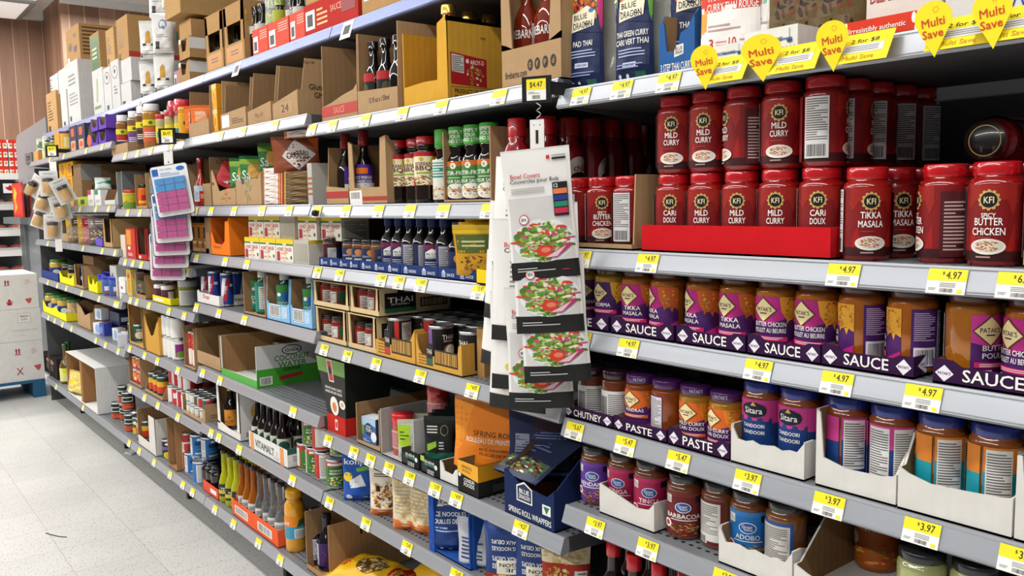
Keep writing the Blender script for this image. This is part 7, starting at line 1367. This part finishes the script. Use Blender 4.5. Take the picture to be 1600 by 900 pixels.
tb_(281, 299, 0, .05, .26, 'kraft carton on top of the stacked open cartons', '#b48c5c', .22, None, None, .08)
tb_(258, 282, 0, .01, .42, 'huge kraft carton balanced high above the white bags', '#b8935f', .325, None, [('r', 0, .52, 1, .01, '#8a6a40'), ('food', .62, .45, .2, .14, 'beige', 3, 8)], .26)
def bc_(a, b, pt, label):
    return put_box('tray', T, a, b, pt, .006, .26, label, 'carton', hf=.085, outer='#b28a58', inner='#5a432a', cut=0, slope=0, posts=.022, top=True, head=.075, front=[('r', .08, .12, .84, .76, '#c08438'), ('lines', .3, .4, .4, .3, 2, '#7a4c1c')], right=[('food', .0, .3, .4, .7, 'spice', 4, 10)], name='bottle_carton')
bc_(324, 350, 27, 'kraft bottle carton with orange base, left one on top shelf'); bc_(353, 383, 12, 'kraft bottle carton with orange base, right one on top shelf')
wb = bottle('wine_bottle', .028, .20, .012, .10, gloss('#1c120e', .06), gloss('#7a4a22', .3), [(Cyl(.0283, 2.4, .03, .08), [('r', 0, 0, 1, 1, '#4a3c34')])], .03, .0145, shoulder=.25)
for i, px in enumerate((336, 344, 366, 374)): at(wb, T, px, .06, 'dark bottle inside a kraft bottle carton up top, %s from the left' % ORD[i], 0, .004, 'dark bottles in top cartons')
kp = lambda s: [('lines', .5, .55, .46, .35, 4, '#f0a890'), ('r', .06, .12, .3, .6, '#ece8e4'), ('r', .1, .2, .2, .34, '#222')]
for i, (a, b) in enumerate(((396, 419), (420, 452), (454, 477))):
    put_box('tray', T, a, b, 0, .006, .28, 'red carton of film-wrapped bottles on the top shelf, %s from left' % ORD[i], 'carton', hf=.10, h=.105, outer='#dc5a48', inner='#a8402c', cut=.6, slope=.1, front=kp(i), name='red_carton')
gbt = bottle('dark_green_bottle', .03, .21, .013, .07, gloss('#1c1c14', .05), gloss('#8a9a2a', .25), [(Cyl(.0303, 2.6, .10, .05), [('r', 0, 0, 1, 1, '#a8b02a')])], .04, .02, shoulder=.25)
kbt = bottle('black_sauce_bottle', .03, .21, .013, .07, gloss('#100c0c', .05), gloss('#16161a', .2), [(Cyl(.0303, 2.6, .10, .03), [('r', 0, 0, 1, 1, '#c8c4bc')])], .03, .017, shoulder=.25)
for i, (px, p) in enumerate(((404, kbt), (412, kbt), (430, gbt), (441, gbt), (462, kbt), (472, kbt))): at(p, T, px, .06, '%s bottle in a red carton on the top shelf, %s from the left' % (('black', 'yellow-green capped')[p is gbt], ORD[i]), 0, .004, 'bottles in red cartons up top')
wrap = pouch('film_wrap', .16, .17, .12, None, film('#eef0f2', .28), seed=9, cat='plastic wrap')
for i, px in enumerate((414, 448)): at(wrap, T, px, .10, 'loose clear film wrap over the red bottle cartons, %s one' % ('left', 'right')[i], 0, .09)
tb_(476, 560, 0, .004, .28, 'red crate with dark square label and lettering at the shelf edge', '#b8322a', 0, [('r', .04, .18, .18, .6, '#ece8e4'), ('r', .07, .28, .11, .38, '#1c1c1c'), ('lines', .26, .2, .2, .6, 4, '#e0b87a'), t_('SAUCE', .62, .6, .2, .2, '#e89a8a'), ('r', .72, .35, .24, .4, '#8a1c20')], None, .105, flute=False)
tb_(478, 560, 0, .01, .28, 'kraft carton stacked on the red crate', '#b8935f', .108, [('lines', .1, .1, .2, .2, 1, '#6a4c2a')], None, .1)
tb_(566, 650, 0, .006, .28, 'kraft carton with white label cut off by the upper frame edge', '#b48c5c', 0, [('r', .05, .3, .4, .5, '#e8e6e2')], None, .14)
for i, (px, dz) in enumerate(((218, 0), (368, 0), (540, 0))):
    x = X(px, .08, T - .02)
    o = put('shelf_label', MB().box(-.035, .035, 0, .001, -.06, .0, ink('#eceae4')).box(-.02, .02, -.0005, 0, -.045, -.015, ink('#3a3a3a')).mesh('shelf_label'), None, (x, .0932, T - .003), (-TILT, 0, 0))
    tag(o, 'white label hanging on the blue top rail, %s from the left' % ORD[i], 'shelf label', 'labels on the top rail'); ALL.append(o)

# ================================================================== HANGING STRIPS
def sign_holder(k, px, z, price, label, sc=1.0):
    y = -.055; x = X(px, y, z)
    root = bpy.data.objects.new('clip_strip', None); C.objects.link(root); root.location = (x, y, z); root.rotation_euler = (0, 0, facing(x, y) * .55)
    bm = ink('#1a1b1c', .3)
    put('sign_plate', MB().box(-.033 * sc, .033 * sc, 0, .004, -.028 * sc, .028 * sc, bm).mesh('sign_plate'), root)
    m = MB().box(-.022 * sc, .022 * sc, -.001, 0, -.022 * sc, .022 * sc, ink('#f1efe8')); paint(m, Flat((-.022 * sc, -.001, -.022 * sc), (.044 * sc, 0, 0), (0, 0, .044 * sc)), [('r', 0, .5, 1, .5, '#f4e022'), t_('$' + price, .5, .72, .66, .3, '#2c2a18'), ('lines', .1, .3, .6, .12, 2, '#999'), ('bars', .3, .06, .4, .18, '#333')], .0003)
    put('price_label', m.mesh('price_label'), root)
    put('clip_arm', MB().prism([(.03 * sc, .003, -.012), (.085 * sc, .06, -.014), (.085 * sc, .06, .010), (.03 * sc, .003, .016)], (0, .004, 0), bm).mesh('clip_arm'), root)
    pts = [(.010 * sin(t * .9) * (1 if t < 3.5 else -1), -.002, -.028 * sc - .006 * t * .75) for t in [i * .5 for i in range(15)]]
    put('hook', MB().tube(pts, .0014, metal('#a8aaac', .2, .95), 6).mesh('hook'), root)
    return root, x, y
zs = Z(838, 140, -.055)
rt_, sx, sy_ = sign_holder('A1', 838, zs, '4.47', 'x')
tag(rt_, 'black $4.47 sign with hook and white clip strip above bowl covers', 'clip strip'); ALL.append(rt_)
st = MB(); st.box(-.016, .016, .0, .0014, -.42, 0, ink('#eceae6')); st.box(-.003, .003, -.0006, 0, -.05, -.022, ink('#2a1c1c')); st.box(-.008, -.006, -.0006, 0, -.012, -.010, ink('#444')); st.box(.006, .008, -.0006, 0, -.012, -.010, ink('#444'))
put('plastic_strip', st.mesh('plastic_strip'), rt_, (0, .0, -.062))
def bowl_cover(front=True):
    w_, h = .142, .262; S = Pillow(w_, h, .022, seed=2)
    a = [('r', 0, 0, 1, 1, '#eceae6'), ('r', 0, 0, 1, .14, '#1b1b1b'), ('r', .04, .14, .92, .50, '#d3d1ce'), ('e', .52, .30, .46, .17, '#e6e8ea'), ('food', .02, .13, .98, .32, 'salad', 5, 90), ('food', .10, .15, .8, .25, 'salad', 9, 60), ('e', .52, .22, .12, .045, '#d8402c'), ('e', .54, .225, .07, .02, '#e8846a'),
         ('p', [(.5, .16), (.9, .27), (.94, .25), (.7, .16)], '#b03a6a'), ('p', [(.52, .165), (.85, .25), (.7, .17)], '#e0c0cc'), ('e', .25, .47, .075, .04, '#c03a3a'), ('e', .25, .47, .062, .033, '#f0eeea'), t_('BPA', .25, .47, .08, .025, '#2a2a2a'),
         t_('Bowl Covers', .33, .81, .44, .036, '#c8403a'), t_('Couvercles pour Bols', .46, .765, .72, .040, '#3a3634'), ('lines', .1, .67, .5, .05, 3, '#b0aeaa'), ('r', .72, .48, .22, .26, '#1c1c1e'), t_('12', .77, .715, .06, .03), ('r', .73, .65, .20, .04, '#e8824a'), ('r', .73, .60, .20, .04, '#2a3a8a'), ('r', .73, .55, .20, .04, '#2a8a6a'), ('r', .73, .50, .20, .04, '#c82a4a'),
         ('r', .66, .925, .05, .028, '#c8302a'), ('r', .74, .915, .2, .018, '#2a2a2a'), ('lines', .74, .94, .2, .016, 1, '#888'), ('lines', .1, .06, .6, .04, 2, '#c8c8c8')]
    b = [('r', 0, 0, 1, 1, '#e9e7e3'), ('r', 0, 0, 1, .13, '#1b1b1b'), t_('Bowl Covers', .5, .80, .6, .04, '#c8403a'), t_('Couvercles', .5, .755, .6, .04, '#3a3634'), ('lines', .3, .4, .4, .28, 7, '#8a8884'), ('e', .3, .2, .06, .03, '#e0c83a')]
    return pouch('bowl_cover_pouch', w_, h, .022, a if front else b, gloss('#e4e2de', .22), seal=.004, seed=2)
bcf, bcb = bowl_cover(), bowl_cover(False)
yp = -.085; GBC = 'hanging bowl cover pouches'
def hang(p, px, py_top, y, rz, label, g, hh, ry=0.0):
    z = Z(px, py_top, y); x = X(px, y, z)
    d = Matrix.Rotation(rz, 3, 'Z') @ Matrix.Rotation(ry, 3, 'Y') @ Vector((0, 0, hh))
    inst(p, (x - d.x, y - d.y, z - d.z), rz, label, None, g, 0, ry)
F0 = facing(X(838, -.08, 1.4), -.08)
hang(bcf, 835, 235, -.105, F0 - .12, 'front hanging bowl cover pouch with salad picture, topmost', GBC, .262, -.08)
hang(bcf, 848, 322, -.092, F0 - .10, 'bowl cover pouch with salad picture, second from the top', GBC, .262, -.05)
hang(bcf, 858, 402, -.079, F0 - .10, 'bowl cover pouch with salad picture, third from the top', GBC, .262, -.06)
hang(bcf, 838, 450, -.066, F0 - .10, 'bowl cover pouch with salad picture, lowest one', GBC, .262, -.03)
for i, (px, py, y, rz, ry) in enumerate(((812, 250, -.070, -.75, .10), (806, 320, -.062, -.62, .10), (818, 345, -.075, -.3, .03), (800, 398, -.052, -.62, .10), (816, 425, -.068, -.3, .02), (810, 460, -.060, -.45, .03))):
    hang(bcb, px, py, y, F0 + rz, 'white back bowl cover pouch on the left side, %s from the top' % ORD[i], GBC, .262, ry)
# ---- ice cube trays on the second strip
zs = Z(261, 213, -.055); rt2, sx, sy_ = sign_holder('D1', 261, zs, '6.47', 'x', 1.25)
tag(rt2, 'black price sign with white strip above hanging ice cube trays', 'clip strip'); ALL.append(rt2)
put('plastic_strip', MB().box(-.022, .022, 0, .0014, -.55, 0, ink('#eceae6')).box(-.003, .003, -.0006, 0, -.05, -.044, ink('#333')).mesh('plastic_strip'), rt2, (0, .0, -.065))
def ice(top):
    w_, h = .165, .215; m = MB()
    n = 5; pts = []
    for cx, cz, a0 in ((w_ / 2 - .012, h - .012, 0), (-w_ / 2 + .012, h - .012, 90), (-w_ / 2 + .012, .012, 180), (w_ / 2 - .012, .012, 270)):
        for q in range(n): pts.append((cx + .012 * cos(RAD(a0 + 90 * q / (n - 1))), 0, cz + .012 * sin(RAD(a0 + 90 * q / (n - 1)))))
    m.prism(pts, (0, .0012, 0), ink('#2a2c30'))
    m.prism([(x * .965, -.0006, h / 2 + (z_ - h / 2) * .972) for x, _, z_ in pts], (0, .0005, 0), ink('#e9e8e8'))
    paint(m, Flat((-w_ / 2, -.0006, 0), (w_, 0, 0), (0, 0, h)), [('r', .05, .80, .16, .14, '#2a62b0'), ('e', .80, .90, .11, .045, '#2a72b8'), t_('ice cube', .42, .92, .3, .03, '#6a8ab8'), ('lines', .26, .78, .5, .08, 3, '#8aa0c0')])
    t = MB()
    for r_ in range(5):
        for c in range(3):
            x0 = -.062 + c * .043; z0_ = .022 + r_ * .028; col = '#1f86c8' if r_ >= 3 else '#b52a80'
            t.prism([(x0, -.002, z0_), (x0 + .040, -.002, z0_), (x0 + .040, -.002, z0_ + .026), (x0, -.002, z0_ + .026)], (0, -.016, 0), gloss(col, .2, .3))
    bl = MB().box(-.070, .070, -.022, -.0195, .012, .175, film('#f4f6f8', .05)).box(-.070, -.068, -.0195, -.001, .012, .175, film('#f4f6f8', .05)).box(.068, .070, -.0195, -.001, .012, .175, film('#f4f6f8', .05))
    return ('ice_tray_pack', m.mesh('backing_card'), [('cube_tray', t.mesh('cube_tray')), ('clear_blister', bl.mesh('clear_blister'))], 'ice cube tray')
ic = ice(True); F1 = facing(X(262, -.08, 1.5), -.08)
for i, (px, py, y, rz, ry) in enumerate(((262, 257, -.125, -.45, .13), (264, 300, -.112, -.42, .06), (263, 322, -.099, -.42, .02), (263, 343, -.086, -.42, .0), (260, 364, -.073, -.42, -.02))):
    hang(ic, px, py, y, F1 + rz, 'blue and pink ice cube tray pack on a card, %s from the top' % ORD[i], 'hanging ice cube tray packs', .215, -ry)
for i, (px, py) in enumerate(((252, 262), (252, 300), (252, 335))):
    hang(ic, px, py, -.058 + .006 * i, F1 - 1.0, 'ice cube tray pack turned away behind the front ones, %s from top' % ORD[i], 'hanging ice cube tray packs', .215, -.05)
# ---- toothpick jars on the far strip
zs = Z(81, 236, -.055); rt3, sx, sy_ = sign_holder('E1', 81, zs, '4.97', 'x', 1.4)
tag(rt3, 'black price sign with white strip above hanging toothpick packs', 'clip strip'); ALL.append(rt3)
put('plastic_strip', MB().box(-.025, .025, 0, .0014, -.60, 0, ink('#eceae6')).mesh('plastic_strip'), rt3, (0, .0, -.07))
def pick():
    w_, h = .105, .158; m = MB().box(-w_ / 2, w_ / 2, 0, .0012, 0, h, ink('#e6e4e2'))
    paint(m, Flat((-w_ / 2, 0, 0), (w_, 0, 0), (0, 0, h)), [('lines', .2, .86, .6, .06, 2, '#888'), ('r', .08, .04, .84, .74, '#d6cfc2')])
    j = MB().lathe([(.028, .02), (.030, .03), (.030, .085), (.026, .095)], gloss('#c2995a', .25), 14, True, (0, -.034, 0))
    l = MB().lathe([(.032, .092), (.032, .112), (0, .113)], ink('#141210', .3), 14, False, (0, -.034, 0))
    b = MB().box(-.042, .042, -.068, -.066, .012, .125, film('#f0f0f0', .03)).box(-.042, -.040, -.066, -.001, .012, .125, film('#f0f0f0', .03))
    return ('toothpick_pack', m.mesh('backing_card'), [('toothpick_jar', j.mesh('toothpick_jar'), [('jar_lid', l.mesh('jar_lid'))]), ('clear_blister', b.mesh('clear_blister'))], 'toothpick pack')
pk = pick(); F2 = facing(X(81, -.08, 1.5), -.08)
for i, (px, py, y, rz, ry) in enumerate(((75, 267, -.150, -.2, 0), (88, 280, -.128, .1, -.42), (75, 294, -.140, -.3, .32), (88, 306, -.118, .0, -.22), (71, 321, -.130, -.4, .38), (82, 335, -.140, -.1, .03), (62, 276, -.08, -.8, .6), (90, 300, -.075, -.3, -.3))):
    zt = Z(px, py, y); x = X(px, y, zt); rz += F2
    d = Matrix.Rotation(rz, 3, 'Z') @ Matrix.Rotation(ry, 3, 'Y') @ Vector((0, 0, .158))
    o = inst(pk, (x - d.x, y - d.y, zt - d.z), rz, 'hanging pack with a jar of wooden toothpicks, %s' % ('top one facing front', 'upper one tilted right', 'second one tilted left', 'middle right one', 'lower left one', 'lowest one', 'upper left one turned away', 'one behind the middle')[i], None, 'hanging toothpick packs', 0, ry)
    q = Matrix.LocRotScale(o.location, o.rotation_euler, None).inverted() @ Vector((sx, -.0555, zt + .03))
    put('hanger', MB().tube([(0, 0, .156), q], .0012, metal('#a8aaac', .2, .95), 5).mesh('hanger'), o)
# ================================================================== END OF THE AISLE
# pallet with three white cartons
px0, py0 = -6.95, -.79
pal = MB(); blu_ = board('#2f5f82', False)
for yy in (0, .36, .72): pal.box(0, .62, yy, yy + .09, .022, .123, blu_)
for q in range(5): pal.box(q * .13, q * .13 + .10, 0, .81, .123, .145, blu_)
for yy in (0, .36, .72): pal.box(0, .62, yy, yy + .09, 0, .022, blu_)
inst(('pallet', pal.mesh('pallet'), [], 'pallet'), (px0, py0, 0), 0, 'blue wooden pallet under the stack of white cartons')
U = lambda p: .69 + .31 * p / 57
def arr(x, y):
    a = []
    for q in (x - .012, x + .012): a += [('p', [(q, y), (q + .012, y - .07), (q + .006, y - .07), (q + .006, y - .14), (q - .006, y - .14), (q - .006, y - .07), (q - .012, y - .07)], '#a8303a')]
    return a + [('r', x - .026, y - .17, .052, .02, '#a8303a')]
def box5(x, y): return [('lines', x, y, .05, .15, 5, '#d8a8a4')]
art1 = arr(U(8), .86) + box5(U(37), .70) + [('p', [(U(4), .26), (U(7), .12), (U(13), .12), (U(16), .26), (U(13), .2), (U(7), .2)], '#a8303a'), ('e', U(10), .24, .014, .06, '#a8303a'), ('p', [(U(35), .28), (U(46), .30), (U(45), .2), (U(41), .13), (U(37), .22)], '#c05058')]
art2 = [('r', U(19), .56, U(41) - U(19), .32, '#cfcdca'), ('r', U(21), .60, U(39) - U(21), .24, '#e8e6e3'), t_('FRESH', U(30), .77, .075, .07, '#2a2a2a'), ('lines', U(24), .64, .06, .07, 2, '#777'), t_('PREMIUM', U(30), .34, .22, .05, '#c4bcb8'), ('lines', U(20), .16, .12, .03, 1, '#d0c0bc')]
art3 = arr(U(16), .84) + box5(U(38), .66) + [('p', [(U(12), .34), (U(14), .34), (U(23), .16), (U(21), .16)], '#a8303a'), ('p', [(U(21), .34), (U(23), .34), (U(14), .16), (U(12), .16)], '#a8303a'), ('p', [(U(40), .36), (U(52), .38), (U(51), .28), (U(47), .22), (U(43), .30)], '#c05058')]
zb = .146
zt1, zt2, zt3 = .468, .728, 1.005
for i, (dx, art, lb) in enumerate(((.0, art3, 'lowest white carton with red arrows on the blue pallet'), (.002, art2, 'middle white carton of the pallet stack with black label'), (-.004, art1, 'topmost white carton of the pallet stack with red symbols'))):
    h = (zt1 - zb, zt2 - zt1, zt3 - zt2)[i] - .002; z_ = (zb, zt1, zt2)[i]
    b = MB(); e = 0.0
    b.box(0, .60, 0, .80, 0, h, board('#dddbd7', False)); b.box(.01, .59, .39, .41, h, h + .0008, ink('#c8b48a', .25))
    paint(b, Flat((.60, 0, 0), (0, .80, 0), (0, 0, h)), art, .0006)
    inst(('white_carton', b.mesh('white_carton'), [], 'carton'), (px0 + .01 + dx * .5, py0 + .01 + dx, z_), 0, lb)
# grey cooler end panel with rounded corner
pp = [(-8.05, 0), (-6.55, 0), (-6.55, 2.27)] + [(-7.90 + .15 * cos(a) - .0, 2.10 + .12 * sin(a)) for a in [pi / 2 + i * pi / 12 for i in range(7)]]
cp = MB(); cp.prism([(x, .20, z_) for x, z_ in pp], (0, .06, 0), metal('#8d9093', .4, .4))
base = put('meat_cooler', None); base.location = (0, 0, 0)
tag(base, 'open meat cooler with grey end panel at the end of the aisle', 'cooler'); ALL.append(base)
put('end_panel', cp.mesh('end_panel'), base)
for i in range(3): put('panel_ridge', MB().box(-7.98 + i * .09, -7.94 + i * .09, .17, .20, 0, 1.38, metal('#84888c', .35, .5)).mesh('panel_ridge'), base)
put('bumper_shelf', MB().box(-8.15, -7.2, .06, .20, 1.385, 1.445, metal('#7d8184', .4, .4)).mesh('bumper_shelf'), base)
put('cooler_back', MB().box(-9.0, -8.9, -2.4, .30, 0, 2.2, ink('#5a5c5e', .5)).mesh('cooler_back'), base)
sm_ = MB().box(-7.55, -7.22, .190, .2, 1.93, 2.02, ink('#5c5f62', .4)); put('label_plate', paint(sm_, Flat((-7.55, .19, 1.93), (.33, 0, 0), (0, 0, .09)), [t_('STOP', .5, .5, .5, .5, '#1c1c1c')], .001).mesh('label_plate'), base)
ms = metal('#b8babc', .35, .4); SHZ = (1.86, 1.56, 1.30, 1.10, .88)
for i, zz_ in enumerate(SHZ):
    o = put('cooler_shelf', MB().box(-8.9, -8.4, -2.4, .30, zz_ - .03, zz_, ms).box(-8.4, -8.38, -2.4, .30, zz_ - .045, zz_ + .015, ink('#e6e4e0', .4)).mesh('cooler_shelf'), base)
ban = MB().box(-8.40, -8.36, -2.4, .30, 1.665, 1.79, ink('#17181a', .3)); paint(ban, Flat((-8.36, -.31, 1.665), (0, .55, 0), (0, 0, .125)), [t_('Canadian', .40, .5, .50, .55), ('r', .76, .12, .22, .76, '#e8e6e2'), ('p', [(.87, .8), (.90, .6), (.95, .62), (.92, .4), (.87, .3), (.82, .4), (.79, .62), (.84, .6)], '#b81c24')], .001)
put('banner', ban.mesh('banner'), base)
mt = MB().prism([(.0, 0, 0), (0, .16, 0), (0, .16, .035), (0, 0, .035)], (.22, 0, 0), ink('#e4e0dc', .3))
mt.lathe([(.075, 0), (.07, .02), (.04, .035), (0, .038)], gloss('#c86a60', .15), 12, False, (.11, .08, .03))
mtm = mt.mesh('meat_tray'); red_ = closed_box('red_white_box', .2, .085, .085, ink('#e8e4de'), None, [('r', 0, .6, 1, .4, '#c8281e'), ('r', .40, 0, .2, 1, '#c8281e'), ('e', .25, .35, .15, .15, '#b5742a'), ('e', .8, .35, .12, .15, '#b5742a')], None, 'box')
n = 0
for si, zz_ in enumerate((1.56, 1.30, 1.10, .88)):
    for q in range(5):
        yy = -.49 + .158 * q
        inst(('meat_tray', mtm, [], 'meat tray'), (-8.66, yy, zz_ + .002), .0, 'white tray of red meat in the far cooler, %s shelf, %s from left' % (('top', 'second', 'third', 'lowest')[si], ORD[q]), None, 'meat trays')
for lv in range(4):
    for q in range(4): inst(red_, (-8.62, -.105 + .098 * q, 1.862 + .087 * lv), 0, 'red and white boxed item in far cooler top, layer %s, %s from left' % (ORD[lv], ORD[q]), None, 'red and white boxes')
# red printed bags holder hanging on the panel
for i in range(3):
    yb_ = .09 + .03 * i; xa_, xb_ = X((20, 37, 43)[i], yb_, 1.6), X((35, 41, 47)[i], yb_, 1.6)
    rbg = MB().box(xa_, xb_, yb_, yb_ + .012, 1.446, 1.755 - .012 * i, ink(('#b8302a', '#2a2224', '#a02c2a')[i], .35))
    if i == 0: paint(rbg, Flat((xa_, yb_, 1.446), (xb_ - xa_, 0, 0), (0, 0, .309)), [('r', .1, .05, .85, .9, '#c83828'), ('p', [(.15, .1), (.45, .3), (.3, .5), (.5, .7), (.25, .9), (.1, .6), (.25, .4)], '#e8b02a')], .001)
    inst(('red_printed_board', rbg.mesh('red_printed_board'), [], 'sign'), (0, 0, 0), 0, 'printed board on the ledge of the grey panel, %s' % ('front one, red with yellow', 'thin black one', 'thin red one behind')[i], None, 'printed boards')
x = X(495, -.02, 1.485)
inst(('rail_clip', MB().lathe([(.004, -.004), (.011, 0), (.011, .012), (.006, .016), (0, .016)], ink('#161616', .3), 12).box(-.004, .004, .0, .022, .002, .014, ink('#161616', .3)).mesh('rail_clip'), [], 'clip'), (x, -.0265, 1.478), 0, 'small round black clip on the rail seam under the red-striped carton')
# litter and scuffs on the floor
sc1 = MB(); sc1.tube([(-3.02, -.565, .002), (-2.98, -.55, .003), (-2.93, -.525, .002), (-2.90, -.50, .002)], .0022, ink('#3a3a38', .6), 5)
inst(('floor_scrap', sc1.mesh('floor_scrap'), [], 'litter'), (0, 0, 0), 0, 'thin dark curled scrap lying on the pale floor', None)
crp = pouch('crumpled_wrapper', .07, .05, .03, None, film('#e8eaec', .6), seed=5, cat='litter')
x = X(206, .1, .02); inst(crp, (x, .07, .002), .4, 'crumpled clear wrapper on the floor under the bottom shelf', None, None, rx=-1.2)

# settle neighbouring round packs so that none clips the next (a few millimetres each)
rd = []
for o in ALL:
    if o.get('category') in ('jar', 'bottle', 'can') and o.data is not None and abs(o.rotation_euler[0]) < .1:
        n = len(o.data.vertices); co = np.empty(n * 3); o.data.vertices.foreach_get('co', co); co = co.reshape(-1, 3)
        rr = float(np.abs(co[:, :2]).max()); top = float(co[:, 2].max())
        for c in o.children: top = max(top, max(v.co.z for v in c.data.vertices)); rr = max(rr, max(max(abs(v.co.x), abs(v.co.y)) for v in c.data.vertices) if c.name.startswith('label') else 0)
        rd.append([o, o.location.x, o.location.y, o.location.z, rr + .0004, top, o.location.x])
for it in range(25):
    moved = False
    for i, a in enumerate(rd):
        for b in rd[i + 1:]:
            dx = b[1] - a[1]
            if abs(dx) > .12 or abs(b[2] - a[2]) > .12 or a[3] + a[5] <= b[3] + .001 or b[3] + b[5] <= a[3] + .001: continue
            dy = b[2] - a[2]; need = a[4] + b[4]; d2 = dx * dx + dy * dy
            if d2 >= need * need: continue
            moved = True
            if abs(dy) < .6 * need:
                p = (math.sqrt(need * need - dy * dy) - abs(dx)) / 2 + .0001; s_ = 1 if dx >= 0 else -1
                a[1] -= p * s_; b[1] += p * s_
            else:
                p = math.sqrt(max(0, need * need - dx * dx)) - abs(dy) + .0001
                if dy > 0: b[2] += p
                else: a[2] += p
    if not moved: break
for o, x, y, z_, rr, top, x0 in rd: o.location.x, o.location.y = x, y
seen = {}
for o in ALL:
    l = o.get('label'); seen.setdefault(l, []).append(o.name)
for l, n_ in seen.items():
    if len(n_) > 1: print('DUPLABEL', l, len(n_))
    if l and not 4 <= len(l.split()) <= 16: print('LABELLEN', len(l.split()), l)
